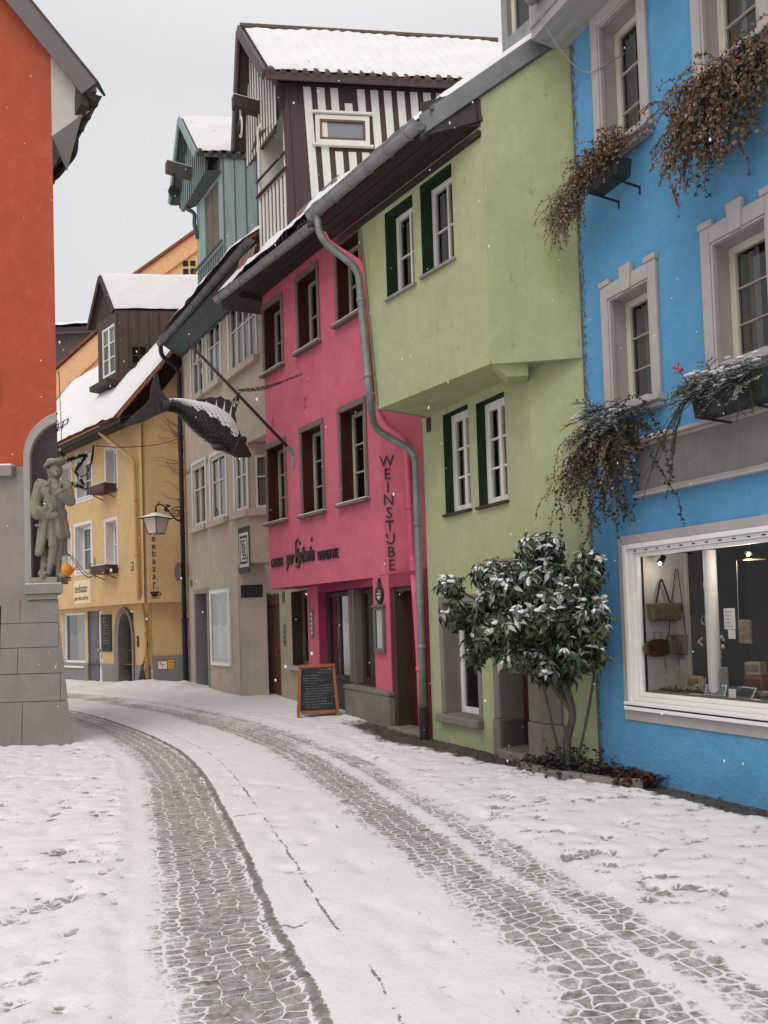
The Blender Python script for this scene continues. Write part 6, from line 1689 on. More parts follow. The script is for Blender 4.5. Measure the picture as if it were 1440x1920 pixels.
for side in (0, 1):
    f = (lambda x: x) if side == 0 else (lambda x: 11.5 - x)
    for (x0, z0), (x1, z1) in zip(L1, L1[1:]):
        b.prism([(f(x0), -.09, z0 - .05), (f(x1), -.09, z1 - .05), (f(x1), -.09, z1 - 1.0), (f(x0), -.09, z0 - .95 - .25 * math.sin(PI * x0 / 5.7))], (0, .08, 0))
b.build('verge_band', M['peach'], t)
b = MB(); b.box(3.2, 4.0, -.03, -.001, 5.6, 7.0); b.build('window', M['curtain_dark'], t)
t = thing('background_house', 'dark boarded roof dormer house with a flat snowy roof seen beside the orange wall', 'house', frame((-16, 33.0), 92))
b = MB(); b.box(0, 5.2, 0, 3, 0, 14.8); b.box(3.9, 4.1, -.05, -.001, 12, 14.7); b.build('wall', wood('plum_boards', (.085, .06, .06)), t)
b = MB(); b.prism([(-.2, -.35, 14.8), (5.5, -.35, 14.8), (5.5, 3.2, 16.1), (-.2, 3.2, 16.1)], (0, 0, .14)); rf = b.build('roof', M['brown_wood'], t)
snow_slab(t, WM[t], [(-.2, -.4, 14.96), (5.5, -.4, 14.96), (5.5, 3.2, 16.25), (-.2, 3.2, 16.25)], .22, .05, 40, 14)
# the row closing the lane beyond the bend, and a roofscape behind the photographer's left

# ================================================================== fish sign on its pole
FP = frame((-1.56, 13.35), 54)               # vertical plane of the pole, x towards the pink wall
t = thing('sign_pole', 'long dark pole slanting up from the pink wall, held by two stay chains', 'pole', FP @ Matrix.Translation((0, 0, 4.65)))
b = MB(); b.tube([(0, 0, 0), (-1.93, 0, 1.65)], [.030, .024], 10); b.build('pole', M['brown_wood'], t, smooth=True)
b = MB(); b.tube([(.0, 0, -.02), (-.13, 0, .09)], .042, 10); b.prism([(.02, -.05, -.28), (.02, .05, -.28), (.02, .05, .15), (.02, -.05, .15)], (-.025, 0, 0)); b.tube([(0, 0, .12), (.0, 0, -.24)], .02, 8); b.build('wall_bracket', M['zinc'], t)


def chain(b, p, q, r=.018, sag=.06):
    p = Vector(p); q = Vector(q); n = max(3, int((q - p).length / (r * 2.6)))
    for i in range(n):
        a = p.lerp(q, i / n) - Vector((0, 0, sag * math.sin(PI * i / n))); c = p.lerp(q, (i + 1) / n) - Vector((0, 0, sag * math.sin(PI * (i + 1) / n)))
        d = (c - a).normalized(); s = d.orthogonal().normalized()
        if i % 2: s = d.cross(s)
        m_ = (a + c) / 2; L = (c - a).length * .72
        b.tube([m_ + d * (L * math.cos(k)) + s * (r * .55 * math.sin(k)) for k in np.linspace(0, 2 * PI, 9)], r * .17, 4, False)
    return b


iv = WM[t].inverted(); rg = FP @ Vector((-1.05, 0, 5.62))
for A in (PU @ Vector((.66, -.02, 6.02)), PU @ Vector((1.45, -.02, 5.96))):
    b = MB(); chain(b, iv @ rg, iv @ A, .034); b.build('stay_chain', M['iron'], t)
b = MB(); c0 = iv @ rg; b.tube([c0 + Vector((.055 * math.cos(k), 0, .055 * math.sin(k))) for k in np.linspace(0, 2 * PI, 16)], .009, 5); b.build('ring', M['zinc'], t)

M['fish'] = plain('blackened_copper', (.050, .046, .045), .45, .5, 22, .3, .5, .3)
t = thing('fish_sign', 'big black metal fish with snow along its back hanging head down from the pole', 'fish sign', FP @ Matrix.Translation((-1.6, 0, 4.9)))
T = [(-2.40, 5.25), (-2.24, 5.27), (-2.06, 5.285), (-1.79, 5.28), (-1.50, 5.24), (-1.22, 5.10), (-1.03, 4.85), (-.90, 4.66), (-.82, 4.525)]
Bt = [(-2.42, 5.05), (-2.25, 5.09), (-2.11, 5.06), (-1.98, 4.94), (-1.80, 4.78), (-1.52, 4.61), (-1.23, 4.49), (-1.08, 4.45), (-.85, 4.475)]
HW = [.03, .045, .07, .11, .145, .15, .125, .085, .012]
o = np.array([-1.6, 4.9])
T = catmull(T, 5) - o; Bt = catmull(Bt, 5) - o; HWs = np.interp(np.linspace(0, 1, len(T)), np.linspace(0, 1, 9), HW)


def sect(i, a, k=1.0):
    c = (T[i] + Bt[i]) / 2; h = (T[i] - Bt[i]) / 2
    return Vector((c[0] + h[0] * math.cos(a) * k, HWs[i] * math.sin(a) * k, c[1] + h[1] * math.cos(a) * k))


n = 20; b = MB(); m_ = len(T)
b.add([sect(i, 2 * PI * k / n) for i in range(m_) for k in range(n)], [(i * n + k, i * n + (k + 1) % n, (i + 1) * n + (k + 1) % n, (i + 1) * n + k) for i in range(m_ - 1) for k in range(n)] + [tuple(range(n)), tuple(range((m_ - 1) * n, m_ * n))])
b.build('body', M['fish'], t, smooth=True)
b = MB()
for i in range(5, int(m_ * .74)):                 # overlapping scales on both flanks
    for side in (-1, 1):
        for k in range(9):
            a = side * (.28 + k * .29 + (.145 if i % 2 else 0))
            if abs(a) > 2.85: continue
            p = sect(i, a, 1.03); q = sect(max(i - 2, 0), a, 1.0); nn = (p - (sect(i, 0) + sect(i, PI)) / 2).normalized()
            d = (q - p).normalized(); w_ = d.cross(nn).normalized(); R = .040
            pts = [p + nn * .010 + w_ * R * math.cos(g) - d * R * .2 + d * R * 1.3 * math.sin(g) for g in np.linspace(0, PI, 6)]
            b.add(pts + [p - d * R * .8 - nn * .004], [(0, 1, 2, 3, 4, 5, 6)])
b.build('scales', M['fish'], t)
b = MB(); f = lambda L: [(x + 1.6, -.012, z - 4.9) for x, z in L]
b.prism(f([(-2.26, 5.26), (-2.35, 5.34), (-2.41, 5.45), (-2.43, 5.60), (-2.44, 5.675), (-2.50, 5.62), (-2.54, 5.50), (-2.57, 5.38), (-2.58, 5.24), (-2.66, 5.13), (-2.80, 5.00), (-2.93, 4.86), (-3.0, 4.77), (-2.96, 4.74), (-2.82, 4.80), (-2.65, 4.88), (-2.50, 4.98), (-2.30, 5.08)]), (0, .03, 0)); b.build('tail_fin', M['fish'], t, None, bevel=.006)
b = MB(); b.prism(f([(-1.80, 5.26), (-1.80, 5.345), (-1.68, 5.37), (-1.55, 5.425), (-1.46, 5.42), (-1.37, 5.465), (-1.29, 5.42), (-1.21, 5.43), (-1.16, 5.33), (-1.10, 5.30), (-1.115, 5.20), (-1.09, 5.05), (-1.14, 5.0), (-1.3, 5.12), (-1.55, 5.22)]), (0, .018, 0)); b.build('dorsal_fin', M['fish'], t)
b = MB()
for x0, z0, x1, z1 in ((-1.66, 5.26, -1.64, 5.36), (-1.48, 5.24, -1.46, 5.40), (-1.35, 5.20, -1.31, 5.40), (-1.24, 5.12, -1.18, 5.36)):
    b.prism([(x0 + 1.6, -.018, z0 - 4.9), (x0 + 1.64, -.018, z0 - 4.9), (x1 + 1.612, -.018, z1 - 4.9)], (0, .006, 0))
b.build('fin_snow', M['snow'], t)
b = MB(); b.ball((.10, -.15, -.36), .085, 12, 8, (1.35, .5, .62)); b.tube([(.16, -.10, -.30), (.06, -.15, -.35)], [.05, .03], 8); b.build('pectoral_fin', M['fish'], t, smooth=True)
b = MB(); b.tube([(.585, -.105, -.155), (.585, -.135, -.155)], .055, 18); b.build('eye', M['fish'], t)
b = MB(); b.ball((.585, -.135, -.155), .032, 12, 8, (1, .5, 1)); b.build('pupil', M['black'], t, smooth=True)
b = MB(); gi = int(m_ * .745); b.tube([sect(gi, a, 1.03) for a in np.linspace(-2.6, 2.6, 22)], .012, 6); b.build('gill_edge', M['fish'], t)
i0, i1 = 4, int(m_ * .72); K = 12; vs = []
for i in range(i0, i1 + 1):
    e = min(1, (i - i0 + .4) / 4) * min(1, (i1 - i + .4) / 3)
    for k in range(K + 1):
        sp = 1.25 + .4 * mnoise.noise(Vector((i * .55, 4, 0))) + .1 * math.cos(i * 1.6); a = -sp + 2 * sp * k / K - .15
        ed = 1 - abs(2 * k / K - 1) ** 4
        vs.append(sect(i, a, 1.10) + Vector((0, 0, (.014 + .020 * e * ed) * (.8 + .4 * mnoise.noise(Vector((i * .9, k * .9, 2)))))))
b = MB(); n = K + 1; b.add(vs, [(i * n + k, i * n + k + 1, (i + 1) * n + k + 1, (i + 1) * n + k) for i in range(i1 - i0) for k in range(K)]); b.build('back_snow', M['snow'], t, smooth=True)
iv = WM[t].inverted(); b = MB()
chain(b, iv @ (FP @ Vector((-1.17, 0, 5.38))), iv @ (FP @ Vector((-1.02, 0, 5.56))), .045, 0); chain(b, iv @ (FP @ Vector((-1.11, 0, 5.25))), iv @ (FP @ Vector((-1.02, 0, 5.56))), .045, 0); b.build('hanging_chain', M['iron'], t)

# ================================================================== wall lantern and round sign on the black pipe
GN = frame((-4.98, 18.89), 56)
t = thing('street_lamp', 'unlit wall lantern with snowy roof on a black scrolled iron bracket', 'lamp', GN @ Matrix.Translation((-.06, -.02, 4.25)))
b = MB()
b.tube(catmull([(0, 0, 0), (-.15, 0, .0), (-.30, 0, .12), (-.42, 0, .28), (-.52, 0, .36), (-.62, 0, .38), (-.69, 0, .33), (-.70, 0, .22)], 5), .020, 8)
b.tube([(-.17 + .17 * math.exp(-k * .11) * math.cos(k), 0, .20 + .17 * math.exp(-k * .11) * math.sin(k)) for k in np.linspace(-.5, 14, 46)], .013, 6)
b.tube(catmull([(-.03, 0, .02), (-.22, 0, .03), (-.33, 0, .16), (-.36, 0, .26)], 5), .010, 6); b.tube(catmull([(-.08, 0, .36), (-.09, 0, .50), (-.03, 0, .62), (-.0, 0, .72)], 4), .009, 5)
for k in range(5):
    a = 2.1 + k * .5; b.ball((-.40 + .06 * math.cos(a), 0, .27 + .06 * math.sin(a)), .034, 7, 5, (1, .5, .8))
b.prism([(-.30, -.004, .36), (-.42, -.004, .40), (-.48, -.004, .38), (-.36, -.004, .32)], (0, .008, 0)); b.tube([(-.62, 0, .38), (-.62, 0, .45)], .008, 5); b.tube([(-.66, 0, .45), (-.64, 0, .43), (-.62, 0, .45), (-.60, 0, .43), (-.58, 0, .45)], .006, 4)
b.tube([(.0, 0, -.1), (.0, 0, .14)], .028, 8); b.build('bracket', M['iron'], t)
L0 = WM[t] @ Matrix.Translation((-.70, 0, .0)) @ Matrix.Rotation(math.radians(28), 4, 'Z')
r4 = lambda r, z: [(r, r, z), (-r, r, z), (-r, -r, z), (r, -r, z)]
b = MB(); lo_, hi_ = r4(.135, -.36), r4(.215, .03)
for p, q in zip(lo_, hi_): b.tube([p, q], .012, 5)
for L in (lo_, hi_): b.tube(L + [L[0]], .012, 5)
fr = b.build('lantern_frame', M['iron'], t, L0)
b = MB()
for i in range(4): b.quad(lo_[i], lo_[(i + 1) % 4], hi_[(i + 1) % 4], hi_[i])
b.quad(*lo_); b.build('lantern_glass', plain('milky_lantern_glass', S(206, 194, 182), .4, .05, 3), fr, L0)
b = MB(); q = r4(.31, .02); b.add(q + r4(.05, .14), [(0, 1, 5, 4), (1, 2, 6, 5), (2, 3, 7, 6), (3, 0, 4, 7), (0, 3, 2, 1)]); b.tube([(0, 0, .12), (0, 0, .24)], .03, 8); b.build('lantern_roof', M['iron'], t, L0)
b = MB(); b.add(r4(.30, .034) + r4(.06, .165), [(0, 1, 5, 4), (1, 2, 6, 5), (2, 3, 7, 6), (3, 0, 4, 7), (4, 5, 6, 7)]); b.build('snow', M['snow'], t, L0, bevel=.01)
t = thing('round_sign', 'round sign seen edge on, fixed by a short arm to the black pipe', 'sign', GN @ Matrix.Translation((-.06, -.02, 2.95)))
b = MB(); b.tube([(0, 0, 0), (-.14, 0, 0)], .014, 6); b.build('arm', M['iron'], t)
b = MB(); c = Vector((-.17, 0, 0)); ax = GN.to_3x3().inverted() @ Vector((.82, .57, 0)); ax.normalize(); b.tube([c - ax * .010, c + ax * .010], .235, 24); b.build('disc', plain('dull_grey_sign_back', S(84, 80, 70), .5, .2), t)

# ================================================================== fir star hung across the lane
ST = frame((-5.34, 12.5), 90, 4.26)
t = thing('star_garland', 'fir garland star with pale bulbs hanging behind the stone statue', 'star garland', ST)
tips = [(.49 * math.cos(math.radians(34 + 72 * k)), .49 * math.sin(math.radians(34 + 72 * k))) for k in range(5)]
notch = [(.20 * math.cos(math.radians(70 + 72 * k)), .20 * math.sin(math.radians(70 + 72 * k))) for k in range(5)]
ring = [p for k in range(5) for p in (tips[k], notch[k])]; ring.append(ring[0])
b = MB(); b.tube([(x, 0, z) for x, z in ring], .022, 8); b.build('star_frame', M['iron'], t)
b = MB(); b.cur = 0
for (x0, z0), (x1, z1) in zip(ring, ring[1:]):
    L = math.hypot(x1 - x0, z1 - z0)
    for i in range(int(L / .0008)):
        u_ = random.random(); p = Vector((x0 + (x1 - x0) * u_, 0, z0 + (z1 - z0) * u_)); a = random.uniform(0, 2 * PI)
        d = Vector((random.uniform(-.5, .5), math.cos(a), math.sin(a))).normalized(); w_ = d.orthogonal().normalized() * .0045; q = p + d * random.uniform(.035, .066)
        b.add([p - w_, p + w_, q], [(0, 1, 2)])
M['fir'] = leaf_mat('fir_needles', [S(34, 58, 32), S(56, 82, 46), S(40, 62, 40), S(80, 100, 66)], .7, .2)
b.build('fir_needles', M['fir'], t)
b = MB(); b.ball((0, 0, 0), .030, 8, 6); b0 = None; pb = plain('pale_bulb', (.72, .68, .60), .4, .05)
for x, z in tips + notch + [((a[0] + c_[0]) / 2, (a[1] + c_[1]) / 2) for a, c_ in zip(ring, ring[1:])]:
    mm_ = WM[t] @ Matrix.Translation((x, -.06, z + .02))
    if b0 is None: b0 = b.build('bulb', pb, t, mm_, smooth=True)
    else:
        c0 = b0.copy(); COL.objects.link(c0); place(c0, t, mm_)
b = MB(); iv = ST.inverted(); e = iv @ (GR @ Vector((.03, -.12, 6.35)))
hp = Vector((.52, 0, .42)); b.tube(catmull([tuple(e), tuple(e.lerp(hp, .35) - Vector((0, 0, .10))), tuple(e.lerp(hp, .75) - Vector((0, 0, .08))), tuple(hp)], 6) , .008, 5)
b.tube(catmull([tuple(hp), (.50, 0, .2), (.40, 0, -.05), (.25, 0, -.12)], 5), .009, 5); b.tube([hp, (.47, 0, .10)], .016, 6); b.tube([(-.02, 0, .48), (-.02, 0, .75), tuple(iv @ (OH @ Vector((-.35, .9, 5.6))))], .006, 4)
b.build('cable', M['iron'], t)

# ================================================================== chalkboard on the lane
t = thing('chalkboard', 'wooden framed a-board with white chalk menu standing in front of the pink house', 'chalkboard', frame((-1.13, 12.26), 82))
M['orange_wood'] = wood('varnished_orange_wood', (.30, .105, .045), .45, .35)
fm = Matrix.Translation((0, .02, .0)) @ Matrix.Rotation(math.radians(-11), 4, 'X')
b = MB()
for s in (-1, 1): b.beam((s * .325, 0, 0), (s * .275, 0, .90), .05, .03, (0, 1, 0))
b.beam((-.25, 0, .875), (.25, 0, .875), .03, .055); b.beam((-.285, 0, .115), (.285, 0, .115), .03, .05)
b.build('frame', M['orange_wood'], t, WM[t] @ fm, bevel=.004)
b = MB(); b.add([(-.29, .004, .145), (.29, .004, .145), (.25, .004, .845), (-.25, .004, .845), (-.29, .014, .145), (.29, .014, .145), (.25, .014, .845), (-.25, .014, .845)], [(0, 1, 2, 3), (4, 7, 6, 5), (0, 4, 5, 1), (2, 6, 7, 3)])
bd = b.build('board', plain('dusty_slate', (.028, .03, .033), .75, .45, 5), t, WM[t] @ fm)
b = MB()
for i in range(15):
    z = .80 - i * .043; n = int(rng.integers(8, 26)); x = -.24 + random.uniform(.0, .05) if i > 1 else .0 + random.uniform(0, .05)
    k = 0
    while k < n and x < .235:
        wl = random.uniform(.018, .05)
        b.tube([(x + wl * j / 5, .001, z + (x + .24) * .02 + random.uniform(-.008, .009)) for j in range(6)], .0017, 3, False); x += wl + .012; k += 2
b.build('lettering', M['chalk'], bd, WM[t] @ fm)
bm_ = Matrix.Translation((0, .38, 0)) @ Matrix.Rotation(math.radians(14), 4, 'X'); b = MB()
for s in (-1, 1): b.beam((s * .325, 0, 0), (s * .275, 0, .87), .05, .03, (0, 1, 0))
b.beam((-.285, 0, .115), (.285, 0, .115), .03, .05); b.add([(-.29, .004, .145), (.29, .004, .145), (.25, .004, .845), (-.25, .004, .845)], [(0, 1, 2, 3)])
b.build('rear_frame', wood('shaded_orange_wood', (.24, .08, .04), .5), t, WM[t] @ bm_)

# ================================================================== plants
class Leaves:
    """Collects many small leaf polygons; material slot per leaf."""
    def __init__(s): s.v = []; s.f = []; s.m = []

    def blade(s, p, d, up, L, W, fold=.25, droop=.2, mi=0):
        """six-point leaf folded along its midrib, tip drooping"""
        d = d.normalized(); r = d.cross(up)
        r = r.normalized() if r.length > 1e-4 else d.orthogonal().normalized()
        n = r.cross(d).normalized(); b = len(s.v)
        mid = p + d * L * .55 - n * (L * droop * .25); tip = p + d * L - n * (L * droop)
        s.v += [p, mid, tip, p + d * L * .30 + r * W * .42 + n * W * fold * .6, mid + r * W * .5 + n * W * fold, p + d * L * .30 - r * W * .42 + n * W * fold * .6, mid - r * W * .5 + n * W * fold]
        s.f += [(b, b + 3, b + 4, b + 1), (b + 1, b + 4, b + 2), (b, b + 1, b + 6, b + 5), (b + 1, b + 2, b + 6)]
        s.m += [mi] * 4
        return n

    def ivy(s, p, d, up, L, mi=0):
        d = d.normalized(); r = d.cross(up); r = r.normalized() if r.length > 1e-4 else d.orthogonal().normalized(); n = r.cross(d); b = len(s.v)
        for u, v, h in ((0, 0, 0), (.25, .38, .06), (.45, .5, -.03), (.6, .2, .05), (1, 0, -.08), (.6, -.2, .05), (.45, -.5, -.03), (.25, -.38, .06)):
            s.v.append(p + d * (u * L) + r * (v * L) + n * (h * L))
        s.f += [(b, b + 1, b + 2, b + 3), (b, b + 3, b + 4), (b, b + 4, b + 5), (b, b + 5, b + 6, b + 7)]; s.m += [mi] * 4

    def needle(s, p, q, w, mi=0):
        d = (q - p); r = d.orthogonal().normalized() * w; b = len(s.v)
        s.v += [p - r, p + r, q]; s.f += [(b, b + 1, b + 2)]; s.m.append(mi)

    def build(s, name, mats, parent, m=None):
        b = MB(); b.v = [tuple(v) for v in s.v]; b.f = s.f; b.mi = s.m
        return b.build(name, mats, parent, m)


def rdir(): return Vector((random.gauss(0, 1), random.gauss(0, 1), random.gauss(0, 1))).normalized()


def front_of(p, o, br, d=.03):
    """push a point out to the street side of a wall line"""
    a = math.radians(br); dx, dy = math.sin(a), math.cos(a); n = Vector((dy, -dx, 0))
    if n.x * -o[0] + n.y * -o[1] < 0: n = -n
    k = (p.x - o[0]) * n.x + (p.y - o[1]) * n.y
    return p + n * (d - k) if k < d else p


# ---------------------------------------------------- rhododendron-like shrub by the blue house
base = Vector((1.80, 7.52, 0.0))
t = thing('evergreen_shrub', 'tall broad leaved evergreen shrub capped with snow before the green house door', 'shrub', Matrix.Translation(base))
M['evergreen'] = leaf_mat('evergreen_leaf', [S(30, 40, 24), S(50, 64, 36), S(38, 52, 30), S(78, 88, 54), S(42, 52, 30)], .38, .5)
M['bark'] = plain('grey_green_bark', (.075, .065, .05), .9, .4, 18, .5, stretch=(1, 1, .3))
lobes = [((.72, 7.85, 1.93), (.17, .22, .10), 13), ((.80, 7.8, 1.62), (.22, .25, .13), 17), ((1.12, 7.6, 2.02), (.24, .25, .15), 20), ((1.56, 7.35, 2.24), (.24, .24, .15), 20),
         ((1.45, 7.35, 1.93), (.42, .32, .24), 46), ((1.93, 7.05, 2.0), (.18, .18, .20), 18), ((1.55, 7.25, 1.55), (.50, .34, .22), 60), ((1.95, 7.08, 1.52), (.20, .18, .25), 26),
         ((1.12, 7.5, 1.38), (.30, .28, .15), 28), ((1.35, 7.35, 1.18), (.30, .28, .12), 22), ((1.85, 7.1, 1.22), (.34, .20, .17), 28), ((1.12, 7.6, 1.72), (.26, .22, .16), 20), ((1.75, 7.2, 1.80), (.26, .2, .2), 22), ((1.3, 7.45, 1.42), (.26, .22, .16), 18), ((1.62, 7.3, 1.05), (.22, .18, .14), 16), ((.95, 7.7, 1.20), (.14, .16, .10), 8)]
B = MB(); trunk = [(0, 0, -.05), (-.03, -.05, .30), (.02, -.12, .62), (-.06, -.16, .92), (-.18, -.20, 1.20), (-.30, -.2, 1.6)]
B.tube(catmull(trunk, 5), [.046 - .022 * i / 25 for i in range(26)], 8)
fork = [Vector(trunk[3]), Vector(trunk[4]), Vector(trunk[2])]
for c, r, k in lobes:
    e = Vector(c) - base; f0 = random.choice(fork); mdl = f0.lerp(e, .5) + Vector((0, 0, .12)) + rdir() * .05
    B.tube(catmull([tuple(f0), tuple(mdl), tuple(e)], 5), [.026 - .016 * i / 10 for i in range(11)], 6)
B.tube(catmull([(.02, -.05, .0), (.12, -.16, .45), (.22, -.2, .95), (.24, -.2, 1.2)], 5), [.014] * 16, 5); B.tube(catmull([(-.04, .0, .0), (-.16, -.1, .4), (-.24, -.12, .8), (-.32, -.15, 1.1)], 5), [.014] * 16, 5)
B.tube(catmull([(-.06, -.16, .92), (-.22, -.22, .98), (-.34, -.2, 1.1)], 5), [.012] * 11, 5)
B.build('trunk', M['bark'], t, None, smooth=True)
lv = Leaves(); sn = Leaves(); blobs = MB(); tw = MB()
for c, r, k in lobes:
    c = Vector(c)
    for i in range(int(k * 1.95)):
        d = rdir(); rad = random.uniform(.55, 1) ** .6
        p = c + Vector((d.x * r[0], d.y * r[1], d.z * r[2])) * rad
        p = front_of(front_of(p, (2.12, 7.6), 153, .07), (1.26, 8.66), 151.67, .10) - base
        ax = (d * .8 + Vector((0, -.1, .40)) + rdir() * .5).normalized(); nl = random.randint(5, 9); ph = random.uniform(0, 6.28)
        side = ax.orthogonal().normalized(); s2 = ax.cross(side)
        tw.tube([p - ax * .12 - Vector((0, 0, .03)), p], .006, 4, False)
        snowy = p.z > 1.0 and d.z > -.15 and random.random() < (.75 if p.z > 1.55 else .30) * (.55 if p.x > .05 else 1)
        for j in range(nl):
            a = ph + j * 2 * PI / nl + random.uniform(-.5, .5)
            ld = side * math.cos(a) + s2 * math.sin(a) + ax * random.uniform(-.1, .45) - Vector((0, 0, random.uniform(-.1, .95)))
            L = random.uniform(.055, .135); W = L * random.uniform(.32, .46); dr = random.uniform(.1, .7)
            n = lv.blade(p + rdir() * .018, ld, ax + Vector((0, 0, .6)), L, W, .22, dr)
            if n.z > .30 and d.z > -.3 and random.random() < (.46 if snowy else .14): lv.m[-4:] = [1] * 4
            if snowy and n.z > .45 and random.random() < (.40 if p.z > 1.7 else .25):
                q = p + n * .006 + ld.normalized() * L * .10; h = random.uniform(.005, .014); Ls = L * random.uniform(.45, .80)
                d_ = ld.normalized(); r_ = d_.cross(n).normalized()
                b0 = len(sn.v); pts = []
                for u_, w_ in ((0, .16), (.3, .42), (.6, .46), (.85, .30)):
                    cpt = q + d_ * (Ls * u_) - n * (L * dr * u_ * u_ * .8)
                    pts.append((cpt - r_ * W * w_, cpt + r_ * W * w_, cpt + n * h * (1 if u_ < .8 else .6)))
                for x_ in pts: sn.v += list(x_)
                for q_ in range(3):
                    o_ = b0 + q_ * 3
                    sn.f += [(o_, o_ + 2, o_ + 5, o_ + 3), (o_ + 2, o_ + 1, o_ + 4, o_ + 5)]; sn.m += [0, 0]
        if snowy and random.random() < .17:
            z_ = p + ax * .02
            for _ in range(random.randint(3, 6)): blobs.ball(z_ + Vector((random.uniform(-.055, .055), random.uniform(-.05, .05), random.uniform(-.022, .008))), random.uniform(.014, .032), 8, 6, (1.2, 1.1, .62))
lv.build('foliage', [M['evergreen'], leaf_mat('frosted_leaf', [S(120, 128, 112), S(168, 172, 164), S(96, 106, 86), S(196, 198, 194), S(140, 146, 130)], .7, .2)], t); tw.build('twigs', M['bark'], t)
b = MB(); b.v = [tuple(v) for v in sn.v]; b.f = list(sn.f); b.mi = list(sn.m); k = len(b.v); b.v += blobs.v; b.f += [tuple(i + k for i in f) for f in blobs.f]; b.mi += [0] * len(blobs.f)
tag(b.build('snow', M['snow'], t, None, smooth=True), kind='stuff')
# planting bed with stone edging, ivy and fallen leaves
t = thing('planting_bed', 'low stone edged planting bed heaped with brown leaves under the shrub', 'planting bed', Matrix.Translation((1.85, 7.45, 0)))
b = MB(); edge = [Vector(p) for p in ((-.50, .32, 0), (-.34, -.02, 0), (-.02, -.36, 0), (.22, -.62, 0), (.44, -.66, 0))]
for p, q in zip(edge, edge[1:]):
    n_ = max(1, int((q - p).length / .2))
    for i in range(n_):
        a_, c_ = p.lerp(q, i / n_), p.lerp(q, (i + .93) / n_); b.beam(a_ + Vector((0, 0, .02)), c_ + Vector((0, 0, .02 + random.uniform(-.01, .012))), .10, .13)
b.build('edging', M['stone'], t, None, bevel=.012)
b = MB(); b.quad(*edge, Vector((.30, .15, 0)), Vector((-.2, .62, 0))); b.v = [(x, y, .055) for x, y, z in b.v]; b.build('soil', plain('dark_soil', (.03, .022, .016), 1, .4, 30, .8), t)
litter = Leaves()
for i in range(900):
    u_ = random.random(); p = edge[0].lerp(edge[4], u_) + Vector((random.gauss(.12, .10), random.gauss(.10, .12), 0)) if i < 650 else Vector((random.uniform(.15, .55), random.uniform(-.75, -.35), 0))
    p = front_of(p + Vector((1.85, 7.45, 0)), (2.12, 7.6), 153, .02) - Vector((1.85, 7.45, 0))
    if i >= 650 and p.y < -.72: continue
    p.z = .06 + random.random() * .05 if i < 650 else .02 + random.random() * .07
    litter.ivy(p, rdir() * Vector((1, 1, .35)), Vector((0, 0, 1)) + rdir() * .5, random.uniform(.03, .065))
tag(litter.build('leaf_litter', leaf_mat('fallen_leaf', [S(58, 36, 28), S(78, 48, 36), S(44, 30, 26), S(98, 66, 48), S(50, 30, 26)], .7, .2), t), kind='stuff')
ivy = Leaves()
for i in range(260):
    a_ = random.random(); p = Vector((random.gauss(-.05, .20), random.gauss(.02, .16), .06 + abs(random.gauss(0, .09))))
    p = front_of(p + Vector((1.85, 7.45, 0)), (2.12, 7.6), 153, .03) - Vector((1.85, 7.45, 0)); ivy.ivy(p, rdir() * Vector((1, 1, .4)), Vector((0, -.4, 1)) + rdir() * .4, random.uniform(.035, .07))
ivy.build('ivy', leaf_mat('dark_ivy', [S(24, 32, 20), S(34, 42, 26), S(18, 24, 16)], .5), t)

# ---------------------------------------------------- flower boxes on the blue house
M['dry'] = leaf_mat('withered_leaf', [S(104, 80, 62), S(142, 116, 90), S(76, 58, 46), S(166, 142, 116), S(110, 76, 60), S(126, 104, 78)], .8, .15)
M['dry_pale'] = leaf_mat('pale_withered_leaf', [S(150, 132, 106), S(176, 158, 130), S(120, 100, 78), S(138, 112, 90), S(166, 150, 122)], .8, .15)
M['ivy_dark'] = leaf_mat('ivy_leaf', [S(26, 32, 22), S(44, 48, 32), S(60, 46, 34), S(20, 26, 20)], .5, .4)
M['stem'] = plain('dry_stem', (.06, .04, .03), .9)
M['fir_frost'] = leaf_mat('frosted_needles', [S(110, 122, 102), S(196, 200, 192), S(140, 150, 132), S(216, 217, 214), S(168, 176, 160)], .8, .15)
M['fir_dark'] = leaf_mat('fir_needle', [S(38, 50, 28), S(60, 74, 40), S(46, 60, 36), S(84, 94, 58)], .6, .3)
M['box_green'] = plain('dark_green_planter', (.028, .034, .030), .6, .25, 8)


def planter(label, x, z, w_, h=.20, d=.20, y=-.16):
    t = thing('flower_box', label, 'flower box', at(BL, x, y, z), 'flower boxes on the blue house')
    b = MB(); b.add([(-w_ / 2 + .02, -d + .02, 0), (w_ / 2 - .02, -d + .02, 0), (w_ / 2 - .02, -.01, 0), (-w_ / 2 + .02, -.01, 0), (-w_ / 2, -d, h), (w_ / 2, -d, h), (w_ / 2, 0, h), (-w_ / 2, 0, h)],
                    [(0, 3, 2, 1), (0, 1, 5, 4), (1, 2, 6, 5), (2, 3, 7, 6), (3, 0, 4, 7), (4, 5, 6, 7)])
    b.build('box', M['box_green'], t, None, bevel=.008)
    b = MB()
    for s in (-.32, .32): b.tube([(s * w_, -d - .01, h + .01), (s * w_, -d - .015, -.02), (s * w_, .0, -.025), (s * w_, -y - .005, -.025), (s * w_, -y - .005, -.09)], .011, 6)
    b.tube([(-w_ / 2 - .01, -d - .012, h * .72), (w_ / 2 + .01, -d - .012, h * .72)], .009, 6)
    b.build('bracket', M['iron'], t); return t


